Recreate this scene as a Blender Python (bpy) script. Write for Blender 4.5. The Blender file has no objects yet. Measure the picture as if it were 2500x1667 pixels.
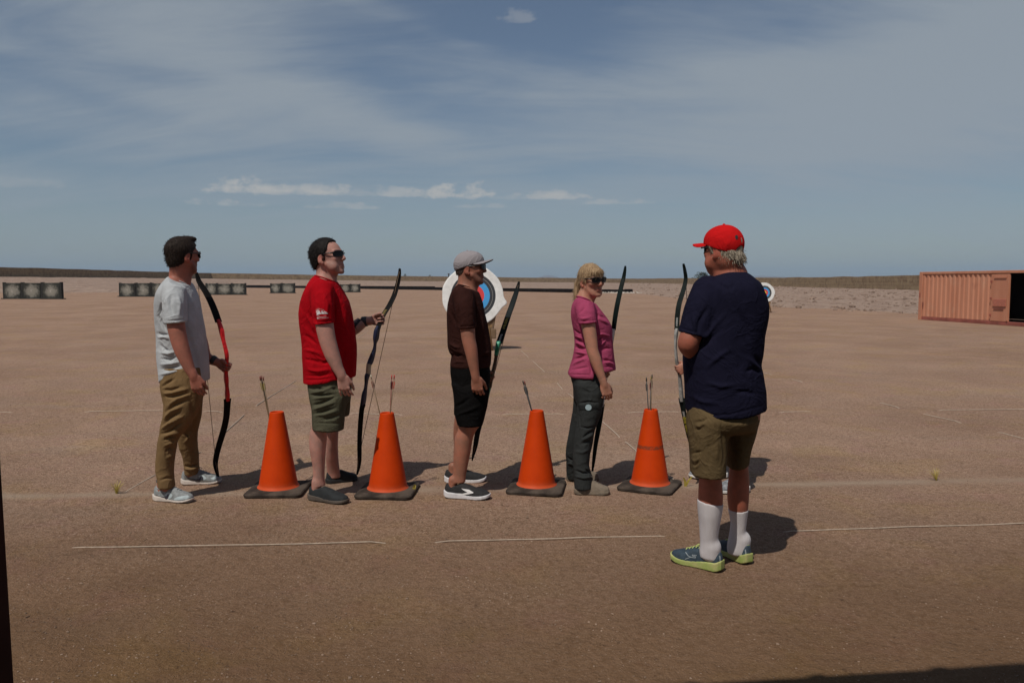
import bpy, math, random
import numpy as np
import openvdb as vdb
from mathutils import Vector, Matrix
from mathutils.bvhtree import BVHTree
random.seed(7); RNG = np.random.default_rng(7)
SC = bpy.context.scene
COL = SC.collection
R = math.radians

# ------------------------------------------------------------------ camera
F_PX, CX, CY, CAM_H = 1944.0, 1250.0, 833.5, 1.5
PITCH = math.atan((CY - 690.0) / F_PX)
cam = bpy.data.cameras.new('camera'); cam_o = bpy.data.objects.new('camera', cam); COL.objects.link(cam_o)
cam.sensor_width = 36; cam.lens = F_PX / 2500 * 36
cam.clip_start = 0.05; cam.clip_end = 30000
cam_o.location = (0, 0, CAM_H); cam_o.rotation_euler = (math.pi / 2 - PITCH, 0, 0)
SC.camera = cam_o

# ------------------------------------------------------------------ sky
SUN_EL, SHADOW_AZ = 58.0, 31.0          # shadows fall to the right and away from the camera
SKY_STRENGTH, SUN_STRENGTH, EXPOSURE = 0.056, 3.2, 0.0
w = bpy.data.worlds.new("World"); SC.world = w; w.use_nodes = True
nt = w.node_tree; nt.nodes.clear()
def N(nt, t, **kw):
    n = nt.nodes.new(t)
    for k, v in kw.items(): setattr(n, k, v)
    return n
def L(nt, a, b): nt.links.new(a, b)
def math_n(nt, op, a, b=None, c=None, clamp=False):
    n = N(nt, 'ShaderNodeMath', operation=op); n.use_clamp = clamp
    for i, v in enumerate((a, b, c)):
        if v is None: continue
        if isinstance(v, (int, float)): n.inputs[i].default_value = v
        else: L(nt, v, n.inputs[i])
    return n.outputs[0]
def ramp(nt, x, lo, hi, a=0.0, b=1.0):
    n = N(nt, 'ShaderNodeMapRange', interpolation_type='SMOOTHSTEP')
    L(nt, x, n.inputs[0])
    for i, v in zip((1, 2, 3, 4), (lo, hi, a, b)): n.inputs[i].default_value = v
    return n.outputs[0]
def mixc(nt, f, a, b, mode='MIX'):
    n = N(nt, 'ShaderNodeMix', data_type='RGBA', blend_type=mode)
    for s, v in ((0, f), (6, a), (7, b)):
        if isinstance(v, (int, float)): n.inputs[s].default_value = v
        elif isinstance(v, tuple): n.inputs[s].default_value = (*v, 1) if len(v) == 3 else v
        else: L(nt, v, n.inputs[s])
    return n.outputs[2]
sky = N(nt, 'ShaderNodeTexSky', sky_type='NISHITA'); sky.sun_disc = False
SUNV = Vector((-math.sin(R(SHADOW_AZ)) * math.cos(R(SUN_EL)), -math.cos(R(SHADOW_AZ)) * math.cos(R(SUN_EL)), math.sin(R(SUN_EL))))
sky.sun_elevation = R(SUN_EL); sky.sun_rotation = math.atan2(SUNV.x, SUNV.y)
sky.altitude = 300; sky.air_density = 1.0; sky.dust_density = 0.8; sky.ozone_density = 2.2
tc = N(nt, 'ShaderNodeTexCoord'); sep = N(nt, 'ShaderNodeSeparateXYZ'); L(nt, tc.outputs['Generated'], sep.inputs[0])
dx, dy, dz = sep.outputs
zc = math_n(nt, 'MAXIMUM', math_n(nt, 'ADD', dz, 0.30), 0.05)
px_ = math_n(nt, 'DIVIDE', dx, zc); py_ = math_n(nt, 'DIVIDE', dy, zc)
cmb = N(nt, 'ShaderNodeCombineXYZ'); L(nt, px_, cmb.inputs[0]); L(nt, py_, cmb.inputs[1])
def cloud_noise(scale, rot, loc, sx, sy, detail=7, rough=0.55, dist=0.6):
    mp = N(nt, 'ShaderNodeMapping'); L(nt, cmb.outputs[0], mp.inputs[0])
    mp.inputs['Rotation'].default_value = (0, 0, R(rot)); mp.inputs['Location'].default_value = loc
    mp.inputs['Scale'].default_value = (sx, sy, 1)
    n = N(nt, 'ShaderNodeTexNoise'); L(nt, mp.outputs[0], n.inputs['Vector'])
    n.inputs['Scale'].default_value = scale; n.inputs['Detail'].default_value = detail
    n.inputs['Roughness'].default_value = rough; n.inputs['Distortion'].default_value = dist
    return n.outputs[0]
broad = cloud_noise(0.9, 24, (2.3, 0.7, 0), 0.7, 1.5, 5, 0.5, 0.9)
wisp = cloud_noise(2.6, 20, (1.1, 4.2, 0), 0.45, 1.7, 10, 0.62, 1.2)
fine = cloud_noise(9.0, 26, (0.4, 2.2, 0), 0.5, 1.5, 8, 0.6, 0.8)
soft = math_n(nt, 'ADD', math_n(nt, 'ADD', math_n(nt, 'MULTIPLY', broad, 0.40), math_n(nt, 'MULTIPLY', wisp, 0.46)), math_n(nt, 'MULTIPLY', fine, 0.15))
az = math_n(nt, 'ARCTAN2', dx, dy)
el = math_n(nt, 'ARCSINE', dz)
def pang(px, py):
    xr, yu = (px - CX) / F_PX, (CY - py) / F_PX
    d = Vector((xr, math.cos(PITCH) + yu * math.sin(PITCH), -math.sin(PITCH) + yu * math.cos(PITCH))).normalized()
    return math.atan2(d.x, d.y), math.asin(d.z)
# where the high veil is thicker or torn open
def patch(px, py, wx, wy, amt, slope=0.0):
    a0, e0 = pang(px, py)
    u = math_n(nt, 'SUBTRACT', az, a0); v = math_n(nt, 'SUBTRACT', el, e0); v = math_n(nt, 'ADD', v, math_n(nt, 'MULTIPLY', u, slope))
    u = math_n(nt, 'DIVIDE', u, wx / F_PX); v = math_n(nt, 'DIVIDE', v, wy / F_PX)
    return math_n(nt, 'MULTIPLY', math_n(nt, 'POWER', 2.718, math_n(nt, 'MULTIPLY', math_n(nt, 'ADD', math_n(nt, 'MULTIPLY', u, u), math_n(nt, 'MULTIPLY', v, v)), -1.0)), amt)
thick = None
for q in ((1230, 30, 300, 110, -.21, .10), (930, 170, 190, 60, -.10, .35), (1120, 270, 300, 50, -.03, .25), (1050, 75, 300, 28, .07, .33), (1380, 190, 240, 40, .06, -.1), (60, 90, 260, 60, -.12, .3), (180, 225, 260, 30, -.13, .22), (60, 370, 160, 40, -.16, .1), (1250, 420, 330, 40, -.08, 0), (560, 350, 220, 60, .02, .2), (1700, 380, 260, 50, -.02, 0),
          (150, 160, 340, 70, .17, .28), (500, 40, 260, 60, .09, .1), (600, 190, 320, 60, .14, .30), (950, 330, 340, 55, .13, .26), (2350, 120, 420, 170, .22, -.2), (2050, 250, 420, 60, .08, -.12), (2200, 330, 300, 45, .04, 0), (1750, 170, 240, 60, .05, -.1), (1900, 60, 240, 60, -.08, 0), (1480, 160, 160, 70, -.06, .1)):
    p_ = patch(*q); thick = p_ if thick is None else math_n(nt, 'ADD', thick, p_)
high = ramp(nt, el, 0.42, 0.75, 0.0, -0.10)
veil = ramp(nt, math_n(nt, 'ADD', math_n(nt, 'ADD', soft, thick), high), 0.30, 0.72, 0.10, 0.88)
lowfade = ramp(nt, el, 0.0, 0.16, 0.55, 1.0)
veil = math_n(nt, 'MULTIPLY', veil, lowfade)
CLOUD_COL = (5.25, 5.95, 6.65)
col = mixc(nt, veil, sky.outputs[0], CLOUD_COL)
# small cumulus heaps low over the horizon
def blob(a0, e0, wa, we, seed, hi=0.58, lo=0.36):
    u = math_n(nt, 'DIVIDE', math_n(nt, 'SUBTRACT', az, a0), wa)
    v = math_n(nt, 'DIVIDE', math_n(nt, 'SUBTRACT', el, e0), we)
    vb = math_n(nt, 'MULTIPLY', v, ramp(nt, v, -0.02, 0.02, 2.6, 1.0))   # flat underside
    r2 = math_n(nt, 'ADD', math_n(nt, 'MULTIPLY', u, u), math_n(nt, 'MULTIPLY', vb, vb))
    body = math_n(nt, 'SUBTRACT', 1.0, r2)
    mp = N(nt, 'ShaderNodeMapping'); L(nt, tc.outputs['Generated'], mp.inputs[0])
    mp.inputs['Scale'].default_value = (1, 1, 1.7); mp.inputs['Location'].default_value = (seed, seed * .7, 0)
    n = N(nt, 'ShaderNodeTexNoise'); L(nt, mp.outputs[0], n.inputs['Vector'])
    n.inputs['Scale'].default_value = 42; n.inputs['Detail'].default_value = 8; n.inputs['Roughness'].default_value = 0.62
    n2 = math_n(nt, 'ADD', math_n(nt, 'MULTIPLY', body, 0.50), math_n(nt, 'MULTIPLY', math_n(nt, 'SUBTRACT', n.outputs[0], .5), 2.0))
    return math_n(nt, 'MULTIPLY', ramp(nt, n2, .10, .62), ramp(nt, body, -1.0, 0.2))
for (cx_, cy_, wx_, wy_, sd, op) in ((585, 462, 105, 40, 1.3, .85), (740, 466, 170, 22, 7.7, .7), (1110, 474, 125, 36, 3.1, .85), (1350, 482, 120, 20, 5.2, .75),
                                     (955, 474, 110, 22, 9.9, .55), (1500, 496, 150, 12, 2.4, .4), (830, 506, 130, 14, 6.1, .4), (550, 498, 100, 14, 8.3, .4), (1258, 46, 60, 30, 4.4, .26), (40, 450, 110, 24, 11.2, .18), (680, 470, 200, 18, 12.4, .5), (880, 474, 150, 14, 13.7, .22), (1240, 484, 110, 12, 15.1, .18), (1180, 505, 90, 10, 3.9, .3)):
    a0, e0 = pang(cx_, cy_); wa = wx_ / F_PX; we = wy_ / F_PX
    m = math_n(nt, 'MULTIPLY', blob(a0, e0, wa, we, sd), op)
    col = mixc(nt, m, col, (8.0, 7.95, 7.7))
bg = N(nt, 'ShaderNodeBackground'); L(nt, col, bg.inputs[0]); bg.inputs[1].default_value = SKY_STRENGTH
wo = N(nt, 'ShaderNodeOutputWorld'); L(nt, bg.outputs[0], wo.inputs[0])

sun = bpy.data.lights.new('sun', 'SUN'); sun.energy = SUN_STRENGTH; sun.angle = R(0.55); sun.color = (1.0, 0.955, 0.88)
sun_o = bpy.data.objects.new('sun', sun); COL.objects.link(sun_o)
sun_o.rotation_euler = (-SUNV).to_track_quat('-Z', 'Y').to_euler(); sun_o.location = (-8, -8, 20)
SC.view_settings.view_transform = 'Standard'; SC.view_settings.look = 'None'
SC.view_settings.exposure = EXPOSURE; SC.view_settings.gamma = 1.0

# ------------------------------------------------------------------ measuring helpers
def at(px, py, Y):
    xr, yu = (px - CX) / F_PX, (CY - py) / F_PX
    ry = math.cos(PITCH) + yu * math.sin(PITCH); rz = -math.sin(PITCH) + yu * math.cos(PITCH)
    t = Y / ry
    return Vector((xr * t, Y, CAM_H + rz * t))
def ground(px, py):
    xr, yu = (px - CX) / F_PX, (CY - py) / F_PX
    ry = math.cos(PITCH) + yu * math.sin(PITCH); rz = -math.sin(PITCH) + yu * math.cos(PITCH)
    t = -CAM_H / rz
    return Vector((xr * t, ry * t, 0))
def project(V):
    d = V - np.array([0, 0, CAM_H])
    zc = d[:, 1] * math.cos(PITCH) - d[:, 2] * math.sin(PITCH)
    yc = d[:, 1] * math.sin(PITCH) + d[:, 2] * math.cos(PITCH)
    return CX + F_PX * d[:, 0] / zc, CY - F_PX * yc / zc
class Crop:
    """measurements taken in an enlarged piece of the reference"""
    def __init__(s, ox, oy, k, Y): s.ox, s.oy, s.k, s.Y = ox, oy, k, Y
    def px(s, x, y): return s.ox + x / s.k, s.oy + y / s.k
    def p(s, x, y, Y=None):
        a, b = s.px(x, y); return np.array(at(a, b, s.Y if Y is None else Y))

# ------------------------------------------------------------------ object helpers
def link(o, parent=None):
    COL.objects.link(o)
    if parent is not None: o.parent = parent
    return o
def tag(o, label=None, cat=None, group=None, kind=None):
    for k, v in (('label', label), ('category', cat), ('group', group), ('kind', kind)):
        if v: o[k] = v
    return o
def empty(name, loc, label, cat, group=None, rz=0.0):
    o = bpy.data.objects.new(name, None); o.empty_display_size = 0.1
    o.location = loc; o.rotation_euler = (0, 0, rz); link(o)
    return tag(o, label, cat, group)
def mk(name, V, faces, mat, parent=None, origin=None, smooth=True, cols=None, mats=None, fmat=None):
    """mesh from world-space vertices; stored relative to the thing's origin"""
    V = np.asarray(V, dtype=np.float64).reshape(-1, 3)
    top = parent
    while top is not None and top.parent is not None: top = top.parent
    if origin is None: origin = np.array(top.location) if top is not None else V.mean(0) * [1, 1, 0]
    me = bpy.data.meshes.new(name)
    if isinstance(faces, np.ndarray): faces = [faces]
    flat = []; tot = []
    for f in faces:
        if isinstance(f, np.ndarray):
            if len(f): flat.append(f.reshape(-1).astype(np.int32)); tot.append(np.full(len(f), f.shape[1], np.int32))
        else: flat.append(np.array(f, np.int32)); tot.append(np.array([len(f)], np.int32))
    flat = np.concatenate(flat); tot = np.concatenate(tot)
    me.vertices.add(len(V)); me.vertices.foreach_set('co', (V - origin).astype(np.float32).reshape(-1))
    me.loops.add(len(flat)); me.loops.foreach_set('vertex_index', flat)
    me.polygons.add(len(tot)); st = np.concatenate([[0], np.cumsum(tot)[:-1]]).astype(np.int32)
    me.polygons.foreach_set('loop_start', st)
    me.polygons.foreach_set('loop_total', tot)
    me.polygons.foreach_set('use_smooth', np.full(len(tot), smooth, bool))
    for m in (mats or [mat]): me.materials.append(m)
    if fmat is not None: me.polygons.foreach_set('material_index', np.asarray(fmat, np.int32))
    me.update(calc_edges=True); me.validate()
    if cols is not None:
        a = me.color_attributes.new('tint', 'FLOAT_COLOR', 'POINT')
        c = np.ones((len(V), 4), np.float32); c[:, :3] = cols
        a.data.foreach_set('color', c.reshape(-1))
    o = bpy.data.objects.new(name, me)
    if top is None: o.location = origin
    return link(o, parent)
class MB:
    """collects simple solids into one mesh"""
    def __init__(s): s.v = []; s.f = []; s.m = []
    def add(s, V, F, m=0):
        b = len(s.v); s.v += [tuple(x) for x in V]
        for f in F: s.f.append([i + b for i in f]); s.m.append(m)
    def box(s, c, size, Rm=None, m=0, bev=0.0):
        c = np.array(c, float); h = np.array(size, float) / 2
        if bev <= 0:
            V = [(x, y, z) for x in (-1, 1) for y in (-1, 1) for z in (-1, 1)]
            V = np.array(V) * h
            F = [(0, 1, 3, 2), (4, 6, 7, 5), (0, 4, 5, 1), (2, 3, 7, 6), (0, 2, 6, 4), (1, 5, 7, 3)]
        else:
            b = min(bev, h.min() * .9); V = []
            # chamfered box
            for sx in (-1, 1):
                for sy in (-1, 1):
                    for sz in (-1, 1):
                        V += [(sx * h[0], sy * (h[1] - b), sz * (h[2] - b)), (sx * (h[0] - b), sy * h[1], sz * (h[2] - b)), (sx * (h[0] - b), sy * (h[1] - b), sz * h[2])]
            V = np.array(V)
            i = lambda a, bb, cc, k: ((a * 2 + bb) * 2 + cc) * 3 + k
            F = [(i(1,0,0,0), i(1,1,0,0), i(1,1,1,0), i(1,0,1,0)), (i(0,0,0,0), i(0,0,1,0), i(0,1,1,0), i(0,1,0,0)),
                 (i(0,1,0,1), i(0,1,1,1), i(1,1,1,1), i(1,1,0,1)), (i(0,0,0,1), i(1,0,0,1), i(1,0,1,1), i(0,0,1,1)),
                 (i(0,0,1,2), i(1,0,1,2), i(1,1,1,2), i(0,1,1,2)), (i(0,0,0,2), i(0,1,0,2), i(1,1,0,2), i(1,0,0,2))]
            for a in (0, 1):
                for bb in (0, 1):
                    F.append((i(a,bb,0,0), i(a,bb,0,1), i(a,bb,1,1), i(a,bb,1,0)) if a == bb else (i(a,bb,0,0), i(a,bb,1,0), i(a,bb,1,1), i(a,bb,0,1)))
                    F.append((i(a,0,bb,0), i(a,0,bb,2), i(a,1,bb,2), i(a,1,bb,0)) if a != bb else (i(a,0,bb,0), i(a,1,bb,0), i(a,1,bb,2), i(a,0,bb,2)))
                    F.append((i(0,a,bb,1), i(0,a,bb,2), i(1,a,bb,2), i(1,a,bb,1)) if a != bb else (i(0,a,bb,1), i(1,a,bb,1), i(1,a,bb,2), i(0,a,bb,2)))
            for a in (0, 1):
                for bb in (0, 1):
                    for cc in (0, 1):
                        t = (i(a,bb,cc,0), i(a,bb,cc,1), i(a,bb,cc,2))
                        F.append(t if (a + bb + cc) % 2 else t[::-1])
        if Rm is not None: V = V @ np.array(Rm).T
        s.add(V + c, F, m)
    def tube(s, pts, rad, n=10, cap=True, m=0, flat=None):
        """flat=(direction, ratio): squashes the section along a direction"""
        pts = np.array(pts, float); k = len(pts)
        rad = np.broadcast_to(np.array(rad, float), (k,))
        T = np.gradient(pts, axis=0); T /= np.linalg.norm(T, axis=1)[:, None] + 1e-12
        up = np.array([0, 0, 1.0]) if abs(T[:, 2]).mean() < .9 else np.array([0, 1.0, 0])
        V = []; 
        for i in range(k):
            a = np.cross(T[i], up); a /= np.linalg.norm(a) + 1e-12; b = np.cross(a, T[i])
            for j in range(n):
                t = 2 * math.pi * j / n
                V.append(pts[i] + rad[i] * (math.cos(t) * a + math.sin(t) * b))
        F = [(i*n+j, i*n+(j+1) % n, (i+1)*n+(j+1) % n, (i+1)*n+j) for i in range(k-1) for j in range(n)]
        if cap: F += [tuple(range(n))[::-1], tuple((k-1)*n + j for j in range(n))]
        s.add(V, F, m)
    def lathe(s, prof, n=32, c=(0, 0, 0), m=0):
        V = []; k = len(prof)
        for r, z in prof:
            for j in range(n):
                t = 2 * math.pi * j / n; V.append((c[0] + r * math.cos(t), c[1] + r * math.sin(t), c[2] + z))
        F = [(i*n+j, i*n+(j+1) % n, (i+1)*n+(j+1) % n, (i+1)*n+j) for i in range(k-1) for j in range(n)]
        s.add(V, F, m)
    def build(s, name, mat, parent=None, origin=None, smooth=False, mats=None):
        F = [list(f) for f in s.f]
        return mk(name, s.v, F, mat, parent, origin, smooth, mats=mats, fmat=s.m if mats else None)

# ------------------------------------------------------------------ noise
def _hash(i, j, k, seed):
    h = (i * 374761393 + j * 668265263 + k * 2147483647 + seed * 974634777) & 0xFFFFFFFF
    h = ((h ^ (h >> 13)) * 1274126177) & 0xFFFFFFFF
    return ((h ^ (h >> 16)) & 0xFFFF) / 65535.0
def noise3(P, seed=0):
    P = np.asarray(P, float); I = np.floor(P).astype(np.int64); f = P - I; f = f * f * (3 - 2 * f)
    out = 0
    for a in (0, 1):
        for b in (0, 1):
            for c in (0, 1):
                wgt = (f[:, 0] if a else 1 - f[:, 0]) * (f[:, 1] if b else 1 - f[:, 1]) * (f[:, 2] if c else 1 - f[:, 2])
                out = out + wgt * _hash(I[:, 0] + a, I[:, 1] + b, I[:, 2] + c, seed)
    return out * 2 - 1
def fbm(P, oct=4, seed=0):
    s = 0; a = 1.0; P = np.asarray(P, float)
    for o in range(oct): s = s + a * noise3(P * 2 ** o + 17.3 * o, seed + o); a *= .5
    return s

# ------------------------------------------------------------------ distance-field modelling
class Field:
    def __init__(s, lo, hi, h):
        s.lo = np.array(lo, float); s.h = h; s.n = np.ceil((np.array(hi, float) - s.lo) / h).astype(int) + 1
        s.a = np.full(s.n, 0.2, np.float32)
        s.ax = [(s.lo[i] + h * np.arange(s.n[i])).astype(np.float32) for i in range(3)]
    def grid(s, lo=None, hi=None):
        if lo is None: sl = (slice(0, s.n[0]), slice(0, s.n[1]), slice(0, s.n[2]))
        else:
            i0 = np.clip(np.floor((np.array(lo) - s.lo) / s.h).astype(int), 0, s.n); i1 = np.clip(np.ceil((np.array(hi) - s.lo) / s.h).astype(int) + 1, 0, s.n)
            sl = tuple(slice(a, b) for a, b in zip(i0, i1))
        return sl, s.ax[0][sl[0]][:, None, None], s.ax[1][sl[1]][None, :, None], s.ax[2][sl[2]][None, None, :]
    def add(s, fn, lo, hi, k=0.01):
        m = k + 5 * s.h
        sl, X, Y, Z = s.grid(np.array(lo) - m, np.array(hi) + m)
        A = s.a[sl]
        if A.size == 0: return
        d = fn(X, Y, Z).astype(np.float32)
        h = np.clip(.5 + .5 * (A - d) / k, 0, 1); s.a[sl] = A * (1 - h) + d * h - k * h * (1 - h)
    def sub(s, fn, lo, hi, k=0.005):
        m = k + 5 * s.h
        sl, X, Y, Z = s.grid(np.array(lo) - m, np.array(hi) + m)
        A = s.a[sl]
        if A.size == 0: return
        d = -fn(X, Y, Z).astype(np.float32)
        h = np.clip(.5 - .5 * (A - d) / k, 0, 1); s.a[sl] = A * (1 - h) + d * h + k * h * (1 - h)
    def cut(s, fn):
        sl, X, Y, Z = s.grid(); s.a = np.maximum(s.a, fn(X, Y, Z).astype(np.float32) + np.zeros_like(s.a))
    def capsule(s, a, b, ra, rb, k=.012, cutfn=None):
        a = np.array(a, float); b = np.array(b, float); ba = b - a; L2 = float(ba @ ba) + 1e-9
        def fn(X, Y, Z):
            x, y, z = X - a[0], Y - a[1], Z - a[2]
            t = np.clip((x * ba[0] + y * ba[1] + z * ba[2]) / L2, 0, 1)
            d = np.sqrt((x - t * ba[0]) ** 2 + (y - t * ba[1]) ** 2 + (z - t * ba[2]) ** 2) - (ra + (rb - ra) * t)
            return d if cutfn is None else np.maximum(d, cutfn(X, Y, Z))
        r = max(ra, rb); s.add(fn, np.minimum(a, b) - r, np.maximum(a, b) + r, k)
    def chain(s, pts, k=.02, cutfn=None, sub=7):
        """limb: one continuous tapering tube through the joints"""
        P = np.array([np.append(p, r) for p, r in pts], float); m = len(P)
        if m > 2:
            E = np.vstack([2 * P[0] - P[1], P, 2 * P[-1] - P[-2]]); out = []
            for i in range(1, m):
                p0, p1, p2, p3 = E[i - 1], E[i], E[i + 1], E[i + 2]
                for j in range(sub):
                    t = j / sub; c = .5 * ((2 * p1) + (-p0 + p2) * t + (2 * p0 - 5 * p1 + 4 * p2 - p3) * t * t + (-p0 + 3 * p1 - 3 * p2 + p3) * t ** 3); l = p1 + (p2 - p1) * t; out.append(.7 * c + .3 * l)
            out.append(P[-1]); P = np.array(out)
        r = P[:, 3].max(); lo = P[:, :3].min(0) - r; hi = P[:, :3].max(0) + r; mg = k + 5 * s.h
        def fn(X, Y, Z):
            D = np.full((X.size, Y.size, Z.size), .2, np.float32); xs, ys, zs = X.ravel(), Y.ravel(), Z.ravel()
            for a, b in zip(P[:-1], P[1:]):
                l = np.minimum(a[:3], b[:3]) - max(a[3], b[3]) - mg; h = np.maximum(a[:3], b[:3]) + max(a[3], b[3]) + mg
                sl = tuple(slice(np.searchsorted(v, l[i]), np.searchsorted(v, h[i])) for i, v in enumerate((xs, ys, zs)))
                x, y, z = xs[sl[0]][:, None, None] - a[0], ys[sl[1]][None, :, None] - a[1], zs[sl[2]][None, None, :] - a[2]
                if min(x.size, y.size, z.size) == 0: continue
                ba = b[:3] - a[:3]; t = np.clip((x * ba[0] + y * ba[1] + z * ba[2]) / (ba @ ba + 1e-9), 0, 1)
                D[sl] = np.minimum(D[sl], np.sqrt((x - t * ba[0]) ** 2 + (y - t * ba[1]) ** 2 + (z - t * ba[2]) ** 2) - (a[3] + (b[3] - a[3]) * t))
            return D if cutfn is None else np.maximum(D, cutfn(X, Y, Z))
        s.add(fn, lo, hi, k)
    def ell_fn(s, c, r, Rm=None):
        c = np.array(c, float); r = np.array(r, float); Rm = np.eye(3) if Rm is None else np.array(Rm)
        def fn(X, Y, Z):
            x, y, z = X - c[0], Y - c[1], Z - c[2]
            u = (x * Rm[0, 0] + y * Rm[1, 0] + z * Rm[2, 0]); v = (x * Rm[0, 1] + y * Rm[1, 1] + z * Rm[2, 1]); q = (x * Rm[0, 2] + y * Rm[1, 2] + z * Rm[2, 2])
            k0 = np.sqrt((u / r[0]) ** 2 + (v / r[1]) ** 2 + (q / r[2]) ** 2); k1 = np.sqrt((u / r[0] ** 2) ** 2 + (v / r[1] ** 2) ** 2 + (q / r[2] ** 2) ** 2)
            return k0 * (k0 - 1) / (k1 + 1e-9)
        e = np.abs(Rm) @ r
        return fn, c - e, c + e
    def ell(s, c, r, Rm=None, k=.012): fn, lo, hi = s.ell_fn(c, r, Rm); s.add(fn, lo, hi, k)
    def ell_sub(s, c, r, Rm=None, k=.006): fn, lo, hi = s.ell_fn(c, r, Rm); s.sub(fn, lo, hi, k)
    def loft(s, rings, k=.02, n=2.2, cutfn=None, grow=0.0, rnd=0.0):
        """rings: (cx, cy, cz, rx, ry); stacked along z"""
        rg = np.array(sorted(rings, key=lambda q: q[2]), float); z = rg[:, 2]
        zz = np.linspace(z[0], z[-1], 160); tab = np.stack([np.interp(zz, z, rg[:, i]) for i in (0, 1, 3, 4)], 1)
        kk = np.hanning(11); kk /= kk.sum()
        tab = np.stack([np.convolve(np.pad(tab[:, i], 5, mode='edge'), kk, 'valid') for i in range(4)], 1)
        def fn(X, Y, Z):
            zf = Z.reshape(-1); q = np.stack([np.interp(zf, zz, tab[:, i]) for i in range(4)], 1).astype(np.float32)
            cx, cy, rx, ry = [q[:, i].reshape(Z.shape) for i in range(4)]
            rx = rx + grow; ry = ry + grow
            x, y = np.abs(X - cx), np.abs(Y - cy)
            k0 = ((x / rx) ** n + (y / ry) ** n) ** (1 / n) + 1e-6
            lr = np.sqrt(x * x + y * y)
            d = np.where(lr < 1e-4, -np.minimum(rx, ry), lr * (1 - 1 / k0))
            dz = np.maximum(z[0] - Z, Z - z[-1])
            d = np.maximum(d, dz) if rnd <= 0 else np.minimum(np.maximum(d + rnd, dz + rnd), 0) + np.sqrt(np.maximum(d + rnd, 0) ** 2 + np.maximum(dz + rnd, 0) ** 2) - rnd
            return d if cutfn is None else np.maximum(d, cutfn(X, Y, Z))
        lo = [(rg[:, 0] - rg[:, 3]).min() - grow, (rg[:, 1] - rg[:, 4]).min() - grow, z[0]]; hi = [(rg[:, 0] + rg[:, 3]).max() + grow, (rg[:, 1] + rg[:, 4]).max() + grow, z[-1]]
        s.add(fn, lo, hi, k)
    def mesh(s, smooth=2):
        g = vdb.FloatGrid(0.2); g.copyFromArray(np.ascontiguousarray(s.a))
        V, T, Q = g.convertToPolygons(0.0, 0.0)
        V = V.astype(float) * s.h + s.lo
        F = Q.astype(np.int64)
        for _ in range(smooth): V = relax(V, F, .5)
        return V, F
def relax(V, F, w=.5):
    acc = np.zeros_like(V); cnt = np.zeros(len(V))
    for a in range(4):
        b = (a + 1) % 4
        np.add.at(acc, F[:, a], V[F[:, b]]); np.add.at(acc, F[:, b], V[F[:, a]]); np.add.at(cnt, F[:, a], 1); np.add.at(cnt, F[:, b], 1)
    return V * (1 - w) + w * acc / np.maximum(cnt, 1)[:, None]
def vnormals(V, F):
    n = np.cross(V[F[:, 2]] - V[F[:, 0]], V[F[:, 3]] - V[F[:, 1]]); out = np.zeros_like(V)
    for a in range(4): np.add.at(out, F[:, a], n)
    return out / (np.linalg.norm(out, axis=1)[:, None] + 1e-12)
def line_cut(A, B, keep):
    """half space in the side view: keeps points below ('below') or above the line A-B (world points, x and z used)"""
    nx, nz = -(B[2] - A[2]), (B[0] - A[0]); l = math.hypot(nx, nz); nx /= l; nz /= l
    if nz < 0: nx, nz = -nx, -nz
    sg = 1.0 if keep == 'below' else -1.0
    return lambda X, Y, Z: sg * ((X - A[0]) * nx + (Z - A[2]) * nz) + 0 * Y
def poly_cut(pts):
    """keeps what lies above a polyline in the side view"""
    xs = np.array([p[0] for p in pts]); zs = np.array([p[2] for p in pts]); o = np.argsort(xs); xs, zs = xs[o], zs[o]
    return lambda X, Y, Z: (np.interp(X.reshape(-1), xs, zs).reshape(X.shape).astype(np.float32) - Z) + 0 * Y
def folds(V, F, crop, strokes, noise=(), side=True):
    """sculpts creases along the strokes (crop units: polyline, width, height in mm) and loose undulation"""
    n = vnormals(V, F); d = np.zeros(len(V))
    for sc, amp, seed in noise:
        P = V * np.array(sc)
        d += amp * .001 * (1 - 2 * np.abs(noise3(P + noise3(P * .5 + 9, seed + 3)[:, None] * .8, seed)))
    if strokes:
        px, py = project(V)
        view = V - np.array([0, 0, CAM_H]); view /= np.linalg.norm(view, axis=1)[:, None]
        face = np.clip(-(n * view).sum(1) * 1.6, 0, 1)
        for pts, wd, amp in strokes:
            q = np.array([crop.px(*p) for p in pts]); best = np.full(len(V), 1e9)
            Ls = len(q) - 1
            fade = np.ones(len(V))
            for i, (a, b) in enumerate(zip(q[:-1], q[1:])):
                ab = b - a; t = np.clip(((px - a[0]) * ab[0] + (py - a[1]) * ab[1]) / (ab @ ab + 1e-9), 0, 1)
                dd = np.hypot(px - a[0] - t * ab[0], py - a[1] - t * ab[1])
                u = (i + t) / Ls; m = dd < best; best = np.where(m, dd, best); fade = np.where(m, np.sin(np.pi * np.clip(u, .04, .96)) ** .6, fade)
            d += 2.0 * amp * .001 * np.exp(-(best / (.88 * wd / crop.k)) ** 2) * face * fade
    return V + n * d[:, None]
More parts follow.
